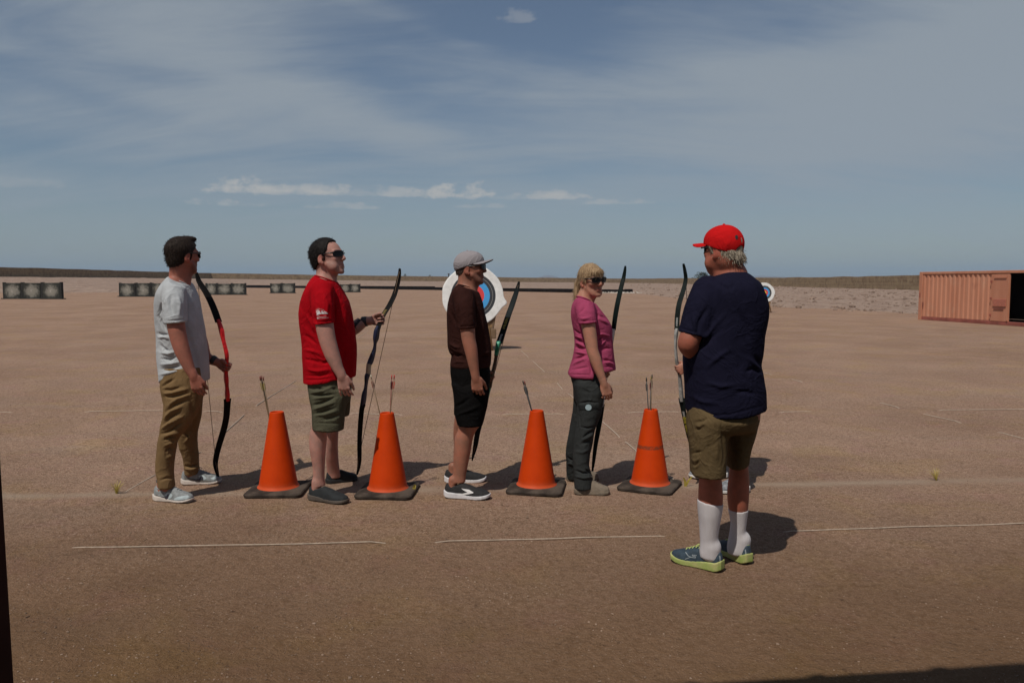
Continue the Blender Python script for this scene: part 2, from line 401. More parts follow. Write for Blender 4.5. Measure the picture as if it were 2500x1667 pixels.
# ------------------------------------------------------------------ materials
def new_mat(name):
    m = bpy.data.materials.new(name); m.use_nodes = True; nt = m.node_tree
    return m, nt, nt.nodes['Principled BSDF']
def noise_n(nt, vec, scale, detail=4, rough=.55, dist=0.0):
    n = N(nt, 'ShaderNodeTexNoise'); n.inputs['Scale'].default_value = scale; n.inputs['Detail'].default_value = detail
    n.inputs['Roughness'].default_value = rough; n.inputs['Distortion'].default_value = dist
    if vec is not None: L(nt, vec, n.inputs['Vector'])
    return n.outputs[0]
def bump_n(nt, bsdf, h, strength, dist):
    b = N(nt, 'ShaderNodeBump'); b.inputs['Strength'].default_value = strength; b.inputs['Distance'].default_value = dist
    L(nt, h, b.inputs['Height']); L(nt, b.outputs[0], bsdf.inputs['Normal']); return b
def scaled(c, k): return tuple(min(1, x * k) for x in c)
def mat(name, c, rough=.7, var=.12, scale=14, bump=0.0, bscale=60, spec=.5, metal=0.0, c2=None, sheen=0.0, tint=False, stretch=(1, 1, 1), sss=0.0, bdist=.004):
    m, nt, b = new_mat(name)
    tcn = N(nt, 'ShaderNodeTexCoord'); mp = N(nt, 'ShaderNodeMapping'); L(nt, tcn.outputs['Object'], mp.inputs[0]); mp.inputs['Scale'].default_value = stretch
    v = mp.outputs[0]
    n1 = noise_n(nt, v, scale, 5, .6)
    f = ramp(nt, n1, .3, .7)
    col = mixc(nt, f, scaled(c, 1 - var), scaled(c, 1 + var) if c2 is None else c2)
    if tint:
        a = N(nt, 'ShaderNodeAttribute', attribute_name='tint'); col = mixc(nt, 1.0, col, a.outputs[0], 'MULTIPLY')
    L(nt, col, b.inputs['Base Color'])
    b.inputs['Roughness'].default_value = rough; b.inputs['Metallic'].default_value = metal; b.inputs['Specular IOR Level'].default_value = spec
    if sheen: b.inputs['Sheen Weight'].default_value = sheen
    if sss:
        b.inputs['Subsurface Weight'].default_value = sss; b.inputs['Subsurface Radius'].default_value = (.012, .005, .003); b.inputs['Subsurface Scale'].default_value = 1.0
    if bump: bump_n(nt, b, noise_n(nt, v, bscale, 5, .65), bump, bdist)
    return m
def cloth(name, c, rough=.9, var=.10, tint=False):
    m, nt, b = new_mat(name)
    tcn = N(nt, 'ShaderNodeTexCoord'); v = tcn.outputs['Object']
    f = ramp(nt, noise_n(nt, v, 9, 5, .6), .3, .7)
    col = mixc(nt, f, scaled(c, 1 - var), scaled(c, 1 + var))
    hz = ramp(nt, noise_n(nt, v, 420, 2, .6), .25, .75)
    col = mixc(nt, math_n(nt, 'MULTIPLY', hz, .35), col, scaled(c, .72))
    if tint:
        a = N(nt, 'ShaderNodeAttribute', attribute_name='tint'); col = mixc(nt, 1.0, col, a.outputs[0], 'MULTIPLY')
    L(nt, col, b.inputs['Base Color']); b.inputs['Roughness'].default_value = rough; b.inputs['Specular IOR Level'].default_value = .04
    rid = math_n(nt, 'SUBTRACT', 1.0, math_n(nt, 'ABSOLUTE', math_n(nt, 'MULTIPLY_ADD', noise_n(nt, v, 7, 3, .5, 1.3), 2.0, -1.0)))
    h = math_n(nt, 'ADD', math_n(nt, 'POWER', rid, 5.0), math_n(nt, 'MULTIPLY', noise_n(nt, v, 380, 2), .25))
    bump_n(nt, b, h, .5, .0075)
    return m
def skin(name, c, var=.24):
    m, nt, b = new_mat(name)
    tcn = N(nt, 'ShaderNodeTexCoord'); v = tcn.outputs['Object']
    f = ramp(nt, noise_n(nt, v, 13, 7, .7), .3, .7)
    c2 = (c[0] * (1 + var * .6), c[1] * (1 - var * .2), c[2] * (1 - var * .3))
    col = mixc(nt, f, scaled(c, 1 - var), c2)
    sp = ramp(nt, noise_n(nt, v, 160, 3), .56, .72)
    col = mixc(nt, math_n(nt, 'MULTIPLY', sp, .3), col, scaled(c, .62))
    a = N(nt, 'ShaderNodeAttribute', attribute_name='tint'); col = mixc(nt, 1.0, col, a.outputs[0], 'MULTIPLY')
    L(nt, col, b.inputs['Base Color']); b.inputs['Roughness'].default_value = .6; b.inputs['Specular IOR Level'].default_value = .35
    b.inputs['Subsurface Weight'].default_value = .12; b.inputs['Subsurface Radius'].default_value = (.012, .005, .003); b.inputs['Subsurface Scale'].default_value = .6
    bump_n(nt, b, noise_n(nt, v, 120, 5, .7), .25, .003)
    return m
def hair_mat(name, c, c2):
    m, nt, b = new_mat(name)
    tcn = N(nt, 'ShaderNodeTexCoord'); mp = N(nt, 'ShaderNodeMapping'); L(nt, tcn.outputs['Object'], mp.inputs[0]); mp.inputs['Scale'].default_value = (1, 1, .25)
    n1 = noise_n(nt, mp.outputs[0], 130, 4, .7, .4)
    L(nt, mixc(nt, ramp(nt, n1, .35, .68), c, c2), b.inputs['Base Color'])
    b.inputs['Roughness'].default_value = .6; b.inputs['Specular IOR Level'].default_value = .12
    bump_n(nt, b, n1, .7, .006)
    return m
PROBE_MATS = {}

# ------------------------------------------------------------------ ground
def ground_material():
    m, nt, b = new_mat('desert_gravel')
    g = N(nt, 'ShaderNodeNewGeometry'); v = g.outputs['Position']
    big = noise_n(nt, v, .22, 4, .55, .4); mid = noise_n(nt, v, 1.7, 6, .65, .3); fine = noise_n(nt, v, 26, 6, .72); grit = noise_n(nt, v, 95, 3, .7)
    c = mixc(nt, ramp(nt, big, .3, .7), (.200, .128, .090), (.238, .162, .120))
    c = mixc(nt, math_n(nt, 'MULTIPLY', ramp(nt, mid, .36, .68), .75), c, (.246, .160, .116))
    mp = N(nt, 'ShaderNodeMapping'); L(nt, v, mp.inputs[0]); mp.inputs['Scale'].default_value = (.5, 1.3, 1)
    pat = noise_n(nt, mp.outputs[0], .9, 5, .6, .8)
    c = mixc(nt, math_n(nt, 'MULTIPLY', ramp(nt, pat, .50, .70), .45), c, (.215, .160, .128))
    c = mixc(nt, math_n(nt, 'MULTIPLY', ramp(nt, fine, .46, .60), .66), c, (.125, .076, .052))
    c = mixc(nt, math_n(nt, 'MULTIPLY', ramp(nt, grit, .54, .66), .7), c, (.42, .32, .25))
    c = mixc(nt, math_n(nt, 'MULTIPLY', ramp(nt, grit, .44, .34), .65), c, (.085, .054, .038))
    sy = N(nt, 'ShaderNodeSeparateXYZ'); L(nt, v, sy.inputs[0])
    c = mixc(nt, math_n(nt, 'MULTIPLY', ramp(nt, math_n(nt, 'ADD', sy.outputs[1], math_n(nt, 'MULTIPLY', big, 2.5)), 3.1, 8.2, 1, 0), .88), c, (.102, .058, .029), 'MIX')  # near soil painted darker and browner, standing in for dimmer light toward the camera
    patchy = noise_n(nt, v, .42, 6, .62, .6); scuff = noise_n(nt, v, 3.4, 4, .6, 1.8)
    c = mixc(nt, ramp(nt, patchy, .36, .66), mixc(nt, 1.0, c, (.91, .90, .90), 'MULTIPLY'), mixc(nt, 1.0, c, (1.06, 1.07, 1.08), 'MULTIPLY'))
    c = mixc(nt, math_n(nt, 'MULTIPLY', ramp(nt, scuff, .60, .70), .5), c, mixc(nt, 1.0, c, (.72, .70, .68), 'MULTIPLY'))
    c = mixc(nt, math_n(nt, 'MULTIPLY', ramp(nt, scuff, .38, .30), .35), c, mixc(nt, 1.0, c, (1.15, 1.15, 1.15), 'MULTIPLY'))
    # faint wheel tracks wandering over the range
    trk = N(nt, 'ShaderNodeVectorMath', operation='DOT_PRODUCT'); L(nt, v, trk.inputs[0]); trk.inputs[1].default_value = (.93, .37, 0)
    tw = math_n(nt, 'ADD', trk.outputs['Value'], math_n(nt, 'MULTIPLY', noise_n(nt, v, .12, 2), 5.0))
    tm = math_n(nt, 'ABSOLUTE', math_n(nt, 'SUBTRACT', math_n(nt, 'ABSOLUTE', math_n(nt, 'SUBTRACT', math_n(nt, 'PINGPONG', tw, 4.6), 2.3)), .75))
    c = mixc(nt, math_n(nt, 'MULTIPLY', math_n(nt, 'MULTIPLY', ramp(nt, tm, .10, .19, 1, 0), ramp(nt, mid, .42, .58)), .26), c, mixc(nt, 1.0, c, (1.22, 1.21, 1.20), 'MULTIPLY'))
    hue = noise_n(nt, v, 1.15, 5, .62, .5); hue2 = noise_n(nt, v, 2.3, 5, .6, .3)
    c = mixc(nt, math_n(nt, 'MULTIPLY', ramp(nt, hue, .50, .66), .55), c, mixc(nt, 1.0, c, (1.02, 1.03, .80), 'MULTIPLY'))
    c = mixc(nt, math_n(nt, 'MULTIPLY', ramp(nt, hue2, .52, .68), .6), c, mixc(nt, 1.0, c, (1.02, .95, 1.06), 'MULTIPLY'))
    c = mixc(nt, math_n(nt, 'MULTIPLY', ramp(nt, noise_n(nt, v, 15, 3, .6), .66, .73), .55), c, (.05, .03, .02))
    c = mixc(nt, 1.0, c, (1.44, 1.38, 1.30), 'MULTIPLY')
    # worn, dustier strip where the archers line up
    p0, p1 = ground(-150, 1213), ground(2700, 1168); d_ = (p1 - p0).normalized(); nn = Vector((-d_.y, d_.x, 0)); off_ = p0.dot(nn)
    dt = N(nt, 'ShaderNodeVectorMath', operation='DOT_PRODUCT'); L(nt, v, dt.inputs[0]); dt.inputs[1].default_value = nn
    wob = noise_n(nt, v, 2.2, 5, .65)
    ds = math_n(nt, 'ADD', math_n(nt, 'SUBTRACT', dt.outputs['Value'], off_), math_n(nt, 'MULTIPLY', math_n(nt, 'SUBTRACT', wob, .5), .16))
    q_ = math_n(nt, 'DIVIDE', ds, .075); band_ = math_n(nt, 'POWER', 2.718, math_n(nt, 'MULTIPLY', math_n(nt, 'MULTIPLY', q_, q_), -1.0))
    band_ = math_n(nt, 'MULTIPLY', band_, ramp(nt, noise_n(nt, v, .9, 5, .7), .30, .58, .35, .95))
    c = mixc(nt, band_, c, mixc(nt, ramp(nt, fine, .3, .7), (.310, .222, .158), (.370, .272, .198)))
    L(nt, c, b.inputs['Base Color']); b.inputs['Roughness'].default_value = .95; b.inputs['Specular IOR Level'].default_value = .1
    h = math_n(nt, 'ADD', math_n(nt, 'MULTIPLY', mid, 1.2), math_n(nt, 'ADD', math_n(nt, 'MULTIPLY', fine, .45), math_n(nt, 'MULTIPLY', grit, .16)))
    bump_n(nt, b, h, 1.0, .045)
    return m
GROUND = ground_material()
def ground_z(P):
    P = np.atleast_2d(np.asarray(P, float)); Q = np.stack([P[:, 0], P[:, 1], 0 * P[:, 0]], 1)
    near = np.clip((11.5 - np.abs(Q[:, 1] - 1)) / 3, 0, 1) * np.clip((9 - np.abs(Q[:, 0])) / 2, 0, 1)
    return near * (.0055 * fbm(Q * [1.1, 1.6, 1], 3, 5) + .0045 * fbm(Q * [4.5, 4.5, 1], 3, 11) - .004)
def build_ground():
    # one sheet: fine grid near, long strips to the horizon
    xs = np.concatenate([[-9000, -3000, -900, -300, -120, -50, -24, -14], np.arange(-9, 9.01, .12), [14, 24, 50, 120, 300, 900, 3000, 9000]])
    ys = np.concatenate([[-300, -60, -15, -4], np.arange(1.5, 12.01, .12), [13, 14.5, 17, 20, 25, 32, 45, 70, 120, 250, 700, 2000, 6000, 12000]])
    Xg, Yg = np.meshgrid(xs, ys, indexing='ij'); P = np.stack([Xg.ravel(), Yg.ravel(), np.zeros(Xg.size)], 1)
    P[:, 2] = ground_z(P)
    n, mm = len(xs), len(ys); I = np.arange(n * mm).reshape(n, mm)
    Fq = np.stack([I[:-1, :-1], I[1:, :-1], I[1:, 1:], I[:-1, 1:]], -1).reshape(-1, 4)
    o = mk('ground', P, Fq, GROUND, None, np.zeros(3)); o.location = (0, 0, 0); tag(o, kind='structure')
build_ground()
RANGE_AZ = R(4.7)      # the shooting line runs slightly away to the right
def along(p, s, dz=0): return (p[0] + s * math.cos(RANGE_AZ), p[1] + s * math.sin(RANGE_AZ), dz)

# loose stones: nobody could count them
def build_pebbles():
    V = []; Fl = []
    ico = np.array([(0,0,1),(.9,0,.35),(.28,.85,.35),(-.72,.53,.35),(-.72,-.53,.35),(.28,-.85,.35),(.72,.53,-.4),(-.28,.85,-.4),(-.9,0,-.4),(-.28,-.85,-.4),(.72,-.53,-.4)])
    fi = [(0,1,2),(0,2,3),(0,3,4),(0,4,5),(0,5,1),(1,6,2),(2,7,3),(3,8,4),(4,9,5),(5,10,1),(6,7,2),(7,8,3),(8,9,4),(9,10,5),(10,6,1)]
    n = 26000; cl = RNG.random((n, 2)); 
    for i in range(n):
        y = 2.7 + (15 ** cl[i, 0] - 1) / 14 * 15
        x = (cl[i, 1] * 2 - 1) * (y * .70 + .4)
        if RNG.random() > .25 + 1.6 * max(0, noise3(np.array([[x * .8, y * .5, 0]]), 44)[0]): continue
        r = .0018 + .0032 * RNG.random() ** 3 * (1 + y * .08) + (.005 if RNG.random() < .006 else 0)
        a = RNG.random() * 6.28; ca, sa = math.cos(a), math.sin(a)
        s = ico * (r * (.8 + .5 * RNG.random()), r * (.7 + .4 * RNG.random()), r * .62) * (1 + .25 * (RNG.random((11, 1)) - .5))
        b = len(V) * 11
        V.append(np.stack([s[:, 0] * ca - s[:, 1] * sa + x, s[:, 0] * sa + s[:, 1] * ca + y, s[:, 2] + r * .25 + ground_z([(x, y, 0)])[0]], 1))
        Fl.append(np.array(fi) + b)
    m = mat('pebble', (.20, .128, .086), .95, .4, 1.7, c2=(.36, .255, .185), spec=.05)
    o = mk('pebbles', np.concatenate(V), np.concatenate(Fl), m, None, np.zeros(3), smooth=False); tag(o, kind='stuff')
build_pebbles()

# ------------------------------------------------------------------ berm and perimeter walls
Hw = 2.1
def pt3(px, d, z): return np.array([(px - CX) / F_PX * d, d, z])
WALL_PATH = [('l', -700, 112, 2.5), ('l', 0, 170, 2.72), ('l', 515, 302, 2.98), ('b', 1000, 340, 2.15), ('b', 1530, 390, 1.32), ('r', 1900, 185, .55), ('r', 2240, 113, .40), ('r', 3000, 62, .30)]
FOOT_PATH = [(-700, 95), (0, 116), (300, 122), (470, 175), (565, 254), (1060, 170), (1400, 125), (1530, 123), (1700, 66), (1900, 47.5), (2240, 37.5), (3000, 26)]
def interp_path(path, s):
    k = len(path) - 1; u = s * k; i = min(int(u), k - 1); f = u - i
    return path[i] * (1 - f) + path[i + 1] * f
WP = [pt3(p[1], p[2], p[3]) for p in WALL_PATH]
def build_berm():
    m, nt, b = new_mat('berm_rubble')
    g = N(nt, 'ShaderNodeNewGeometry'); v = g.outputs['Position']
    n1 = noise_n(nt, v, .5, 5, .6, .3); n2 = noise_n(nt, v, 3.2, 6, .7); n3 = noise_n(nt, v, .95, 6, .7, .4)
    c = mixc(nt, ramp(nt, n1, .3, .7), (.270, .186, .142), (.325, .235, .182))
    c = mixc(nt, math_n(nt, 'MULTIPLY', ramp(nt, n3, .50, .40, 0, 1), .6), c, (.15, .098, .070)); c = mixc(nt, math_n(nt, 'MULTIPLY', ramp(nt, n3, .58, .70), .5), c, (.43, .33, .26))
    c = mixc(nt, math_n(nt, 'MULTIPLY', ramp(nt, n2, .52, .68), .6), c, (.44, .34, .27))
    c = mixc(nt, math_n(nt, 'MULTIPLY', ramp(nt, n2, .44, .34), .6), c, (.13, .088, .065))
    L(nt, c, b.inputs['Base Color']); b.inputs['Roughness'].default_value = .95; b.inputs['Specular IOR Level'].default_value = .1
    bump_n(nt, b, n2, .7, .10)
    # walk along both lines by picture angle so that foot and crest correspond
    pxs = np.concatenate([np.linspace(-700, 515, 90), np.linspace(520, 1525, 140), np.linspace(1530, 3000, 260)])
    wp = np.array([p[1] for p in WALL_PATH]); fp = np.array([p[0] for p in FOOT_PATH])
    # crest points have to lie on the straight wall pieces: interpolate along 1/d
    wd = 1 / np.interp(pxs, wp, [1 / p[2] for p in WALL_PATH]); wz = np.interp(pxs, wp, [p[3] for p in WALL_PATH])
    fd = 1 / np.interp(pxs, fp, [1 / p[1] for p in FOOT_PATH])
    V = []; rows = 24
    for i, px in enumerate(pxs):
        a = pt3(px, fd[i], -.06); c2 = pt3(px, wd[i] + .5, wz[i] + .02); 
        dd = np.array([0, 1.0, 0]) * 6
        for j in range(rows):
            t = j / (rows - 1); p = a * (1 - t) + c2 * t
            p[2] = -.06 + (wz[i] + .08) * (t ** .55)
            V.append(p)
    V = np.array(V); t = np.tile(np.linspace(0, 1, rows), len(pxs)); e = np.sin(np.pi * np.clip(t, 0, 1)) ** .5
    V[:, 2] += e * (.20 * fbm(V * [.35, .25, 1], 3, 21) + .15 * np.abs(fbm(V * [1.4, .9, 1], 3, 31)))
    I = np.arange(len(V)).reshape(len(pxs), rows)
    Fq = np.stack([I[:-1, :-1], I[1:, :-1], I[1:, 1:], I[:-1, 1:]], -1).reshape(-1, 4)
    tag(mk('berm', V, Fq, m, None, np.zeros(3)), kind='structure')
    # scattered rubble on the near right slope and the pale rock patch by the barrier
    Vr = []; Fr = []; nb = 0
    ico = np.array([(0,0,1),(.9,0,.3),(.28,.85,.3),(-.72,.53,.3),(-.72,-.53,.3),(.28,-.85,.3),(.72,.53,-.5),(-.28,.85,-.5),(-.9,0,-.5),(-.28,-.85,-.5),(.72,-.53,-.5)])
    fi = np.array([(0,1,2),(0,2,3),(0,3,4),(0,4,5),(0,5,1),(1,6,2),(2,7,3),(3,8,4),(4,9,5),(5,10,1),(6,7,2),(7,8,3),(8,9,4),(9,10,5),(10,6,1)])
    for i in range(2200):
        px = 1540 + 960 * RNG.random(); t = RNG.random() ** 1.3
        f_, w_ = 1 / np.interp(px, fp, [1 / p[1] for p in FOOT_PATH]), 1 / np.interp(px, wp, [1 / p[2] for p in WALL_PATH])
        z = np.interp(px, wp, [p[3] for p in WALL_PATH]); d = f_ * (1 - t) + w_ * t
        r = (.04 + .15 * RNG.random() ** 4) * (d / 60) ** .5
        p = pt3(px, d, (z + .08) * t ** .55 - .02)
        Vr.append(p + ico * r * (.7 + .6 * RNG.random((1, 3))) * (1, 1, .7)); Fr.append(fi + nb); nb += 11
    m2 = mat('rubble_stone', (.235, .16, .12), .95, .3, .6, c2=(.30, .215, .165), spec=.1)
    tag(mk('rubble', np.concatenate(Vr), np.concatenate(Fr), m2, None, np.zeros(3), smooth=False), kind='stuff')
    Vr = []; Fr = []; nb = 0
    for i in range(420):
        px = 1462 + 115 * RNG.random() + 22 * RNG.standard_normal(); d = 121 - 9 * RNG.random() ** 2 - (px - 1455) * .03
        r = .06 + .15 * RNG.random() ** 2
        Vr.append(pt3(px, d, r * .3) + ico * r * (.7 + .6 * RNG.random((1, 3))) * (1, 1, .7)); Fr.append(fi + nb); nb += 11
    m3 = mat('pale_rock', (.42, .36, .30), .95, .2, .8, c2=(.5, .44, .38), spec=.1)
    tag(mk('pale_rocks', np.concatenate(Vr), np.concatenate(Fr), m3, None, np.zeros(3), smooth=False), kind='stuff')
build_berm()
def wall_material():
    m, nt, b = new_mat('weathered_block')
    tcn = N(nt, 'ShaderNodeTexCoord'); v = tcn.outputs['Object']
    br = N(nt, 'ShaderNodeTexBrick'); L(nt, v, br.inputs[0])
    mp = N(nt, 'ShaderNodeMapping'); L(nt, tcn.outputs['UV'], mp.inputs[0]); L(nt, mp.outputs[0], br.inputs[0])
    br.inputs['Color1'].default_value = (.300, .215, .135, 1); br.inputs['Color2'].default_value = (.230, .160, .102, 1); br.inputs['Mortar'].default_value = (.13, .09, .06, 1)
    br.inputs['Scale'].default_value = 1; br.inputs['Mortar Size'].default_value = .025; br.inputs['Brick Width'].default_value = 1.6; br.inputs['Row Height'].default_value = .55
    g = N(nt, 'ShaderNodeNewGeometry'); n1 = noise_n(nt, g.outputs['Position'], 1.1, 6, .7)
    c = mixc(nt, math_n(nt, 'MULTIPLY', ramp(nt, n1, .4, .65), .7), br.outputs[0], (.34, .26, .16))
    c = mixc(nt, math_n(nt, 'MULTIPLY', ramp(nt, n1, .42, .3), .6), c, (.14, .098, .064))
    L(nt, c, b.inputs['Base Color']); b.inputs['Roughness'].default_value = .95; b.inputs['Specular IOR Level'].default_value = .1
    bump_n(nt, b, n1, .7, .12)
    return m
WALLM = wall_material()
def build_wall(a_px, pts, label):
    V = []; th = .5; k = 70; pts = [np.array(p) for p in pts]; uv = []
    out = []; 
    for (p, q) in zip(pts[:-1], pts[1:]):
        for i in range(k): out.append(p + (q - p) * i / k)
    out.append(pts[-1]); out = np.array(out)
    s = np.concatenate([[0], np.cumsum(np.linalg.norm(np.diff(out[:, :2], axis=0), axis=1))])
    top = Hw + .06 * fbm(np.stack([s * .15, s * 0, s * 0], 1), 3, 77)
    for i, p in enumerate(out):
        d = out[min(i + 1, len(out) - 1)] - out[max(i - 1, 0)]; nrm = np.array([-d[1], d[0], 0]); nrm /= np.linalg.norm(nrm)
        V += [p + (0, 0, -.6), p + (0, 0, top[i]), p + nrm * th + (0, 0, top[i]), p + nrm * th + (0, 0, -.6)]
    n = len(out); Fq = [[i*4+j, (i+1)*4+j, (i+1)*4+(j+1) % 4, i*4+(j+1) % 4] for i in range(n-1) for j in range(4)] + [[0, 1, 2, 3], [(n-1)*4+3, (n-1)*4+2, (n-1)*4+1, (n-1)*4]]
    o = mk('block_wall', V, Fq, WALLM, None, smooth=False)
    uvl = o.data.uv_layers.new(name='uv'); Vv = np.array(V)
    li = np.zeros(len(o.data.loops), np.int32); o.data.loops.foreach_get('vertex_index', li)
    U = np.stack([s[li // 4], Vv[li, 2]], 1).astype(np.float32); uvl.data.foreach_set('uv', U.reshape(-1))
    return tag(o, label, 'wall', 'perimeter walls on the berm')
build_wall(0, [WP[0], WP[1], WP[2] + (WP[2] - WP[1]) * .012], 'dark shaded brown wall on the berm running away behind the man in the grey shirt')
build_wall(0, [WP[2] + (WP[2] - WP[3]) * .01 + (0, 1.2, 0), WP[3] + (0, .6, 0), WP[4] + (WP[4] - WP[3]) * .01 + (0, .6, 0)], 'long low tan wall across the far end of the range')
build_wall(0, [WP[4], WP[5], WP[6], WP[7]], 'rough brown wall rising toward the orange container on the right')

# low black barrier at the foot of the berm
def build_barrier():
    pts = [pt3(565, 246, 0), pt3(1060, 163, 0), pt3(1400, 119.5, 0), pt3(1543, 117, .08)]; b = MB()
    hs = [.74, .58, .46, .46]
    for i, (p, q) in enumerate(zip(pts[:-1], pts[1:])):
        k = 8
        for j in range(k):
            a0, a1 = p + (q - p) * j / k, p + (q - p) * (j + 1) / k; d = a1 - a0; ln = np.linalg.norm(d); yaw = math.atan2(d[1], d[0])
            b.box((a0 + a1) / 2 + (0, 0, hs[i] * .5 + .05 * noise3(np.array([[i * 3 + j * .4, 0, 0]]), 3)[0]), (ln + .1, .5, hs[i] * (1 + .16 * noise3(np.array([[i * 5 + j * .7, 2, 0]]), 9)[0])), Matrix.Rotation(yaw, 3, 'Z'), bev=.06)
    tag(b.build('barrier', mat('black_timber', (.014, .011, .010), .95, .3, 1.5, .3, 6, spec=.03)), 'long low black barrier lying along the foot of the far berm', 'barrier')
build_barrier()

# far hills, real distance
def build_hills():
    m = mat('far_hill_rock', (.16, .13, .115), .95, .2, .002)
    V = []; Fq = []
    for (px0, px1, d, hh, sd) in ((1190, 1440, 7600, 50, 1), (1460, 2120, 7200, 56, 5), (1050, 1250, 7800, 30, 3), (560, 800, 7500, 30, 8), (2050, 2700, 7900, 40, 12)):
        k = 60; base = len(V)
        for i in range(k + 1):
            t = i / k; px = px0 + (px1 - px0) * t; e = math.sin(math.pi * t) ** .8
            r = 1 + .55 * fbm(np.array([[t * 5 + sd, sd, 0]]), 5, sd)[0]
            z = hh * e * max(.25, r)
            for q, zz in ((-700, -20), (-180, z * .55), (0, z), (500, -20)):
                V.append(pt3(px, d + q, zz))
        for i in range(k):
            for j in range(3): Fq.append([base + i*4+j, base + (i+1)*4+j, base + (i+1)*4+j+1, base + i*4+j+1])
    tag(mk('hills', V, Fq, m, None, np.zeros(3)), kind='structure')
build_hills()
def build_haze():
    m = bpy.data.materials.new('haze_air'); m.use_nodes = True; nt = m.node_tree
    for n in list(nt.nodes):
        if n.type == 'BSDF_PRINCIPLED': nt.nodes.remove(n)
    pv = N(nt, 'ShaderNodeVolumePrincipled'); pv.inputs['Color'].default_value = (.55, .76, 1.0, 1); pv.inputs['Density'].default_value = HAZE; pv.inputs['Anisotropy'].default_value = 0.0
    L(nt, pv.outputs[0], nt.nodes['Material Output'].inputs['Volume'])
    b = MB(); z0, z1 = -60, 190
    b.box((0, 3000, (z0 + z1) / 2), (22000, 16000, z1 - z0))
    o = b.build('haze', m, None, np.array([0, 3000, 0.])); tag(o, kind='stuff')
HAZE = 0.00011

# desert trees beyond the wall
def tree(px, d, zb, h, r, label, seed, leaf=1.0):
    rg = np.random.default_rng(seed); base = pt3(px, d, zb)
    root = empty('desert_tree', base, label, 'tree', 'trees beyond the wall')
    b = MB(); b.tube([base, base + (0.1, 0, h * .3), base + (.0, .1, h * .62)], [h * .035, h * .028, h * .015], 8)
    limbs = []
    for i in range(7):
        a = rg.random() * 6.28; s = base + (0, 0, h * (.25 + .3 * rg.random())); e = s + (math.cos(a) * r * .8, math.sin(a) * r * .8, h * .3 * rg.random()); limbs.append(e)
        b.tube([s, (s + e) / 2 + (0, 0, h * .04), e], [h * .015, h * .01, h * .005], 5)
    b.build('trunk', mat('bark', (.10, .075, .055), .95, .3, 4), root, smooth=True)
    V = []; Fq = []
    for i in range(1500):
        a = rg.random() * 6.28; u = rg.random() ** .5; zz = rg.random()
        lob = 1 + .45 * math.sin(a * 3 + seed) + .25 * math.sin(a * 5 + zz * 6)
        c = base + (math.cos(a) * r * u * lob * (1.15 - zz * .9), math.sin(a) * r * u * (1.15 - zz * .8), h * (.12 + .88 * zz ** .9) * (1 - .25 * u * rg.random()))
        s = h * (.045 + .05 * rg.random()) * leaf; dvec = np.array([math.cos(a) * .8, math.sin(a) * .8, .9 * rg.random()]); dvec /= np.linalg.norm(dvec)
        sd = np.cross(dvec, rg.standard_normal(3)); sd /= np.linalg.norm(sd) + 1e-9; k = len(V)
        V += [c - sd * s * .25, c + dvec * s * 1.6, c + sd * s * .25]; Fq.append([k, k + 1, k + 2])
    mk('crown', V, Fq, mat('desert_leaf', (.040, .055, .028), .8, .35, .8), root, smooth=False)
tree(1714, 330, .6, 5.2, 4.6, 'dark green bushy tree beyond the wall beside the red cap man', 5)
tree(990, 345, 3.0, 2.3, .9, 'tiny dark shrub poking over the far wall past the red shirt man', 9, .5)
tree(1050, 350, 2.9, 2.0, 1.2, 'low dark shrub over the far wall close beside the large target', 13, .5)
def post():
    b = MB(); p = pt3(1096, 270, 1.2); b.box(p + (0, 0, 1.6), (.35, .35, 3.0), bev=.05); b.box(p + (0, 0, 3.2), (.6, .5, .3), bev=.05)
    tag(b.build('post', mat('dark_post', (.05, .04, .035), .9)), 'small dark post sticking up over the far wall by the large target', 'post')
post()
# ------------------------------------------------------------------ shelter whose post and roof shade frame the view
def build_shelter():
    e0 = ground(1560, 1667); e1 = ground(2500, 1612); H = 3.0
    sh = (H + .15) / math.tan(R(SUN_EL)); off = Vector((sh * math.sin(R(SHADOW_AZ)), sh * math.cos(R(SHADOW_AZ)), 0))
    a = e0 - off; b_ = e1 - off; u = (b_ - a).normalized(); v = Vector((-u.y, u.x, 0))
    root = empty('shelter', (a.x, a.y, 0), 'dark brown shelter with one post at the picture edge and a roof shading the dirt', 'shelter')
    m = mat('brown_steel', (.050, .020, .015), .8, .2, 6, .2, 40, spec=.05)
    yaw = math.atan2(u.y, u.x); Rm = Matrix.Rotation(yaw, 3, 'Z')
    c = a + u * .5 - v * 3.0; b = MB()
    b.box((c.x, c.y, H + .06), (11, 6.0, .12), Rm)
    for k in range(22): q = a + u * (-4.8 + k * .5) - v * 3.0; b.box((q.x, q.y, H + .135), (.06, 6.0, .03), Rm)
    b.build('roof', mat('roof_steel', (.09, .07, .06), .6), root)
    # front post: its right face is what enters the picture at the left edge
    yp = .86; wdt = .13; pe = at(2, 980, yp + wdt); bb = MB()
    lo_ = at(43, 1667, yp + wdt); ln_ = (lo_.x - pe.x) / (pe.z - lo_.z); xe = lambda z: pe.x + (pe.z - z) * ln_      # the post leans a little
    bb.box((0, 0, 0), (wdt, wdt, H), None, bev=.008); bb.v = [(x - wdt / 2 + xe(z + H / 2), y + yp + wdt / 2, z + H / 2) for x, y, z in bb.v]
    bb.build('post', m, root)
    for s_, t_ in ((5.6, -.2), (-4.6, -5.6), (5.6, -5.6)):
        q = a + u * s_ + v * t_; b3 = MB(); b3.box((q.x, q.y, H / 2), (.16, .16, H), Rm, bev=.008); b3.build('post', m, root)
    b4 = MB(); q = a + u * .5 - v * .16; b4.box((q.x, q.y, H - .08), (10.8, .1, .16), Rm); b4.build('beam', m, root)
build_shelter()

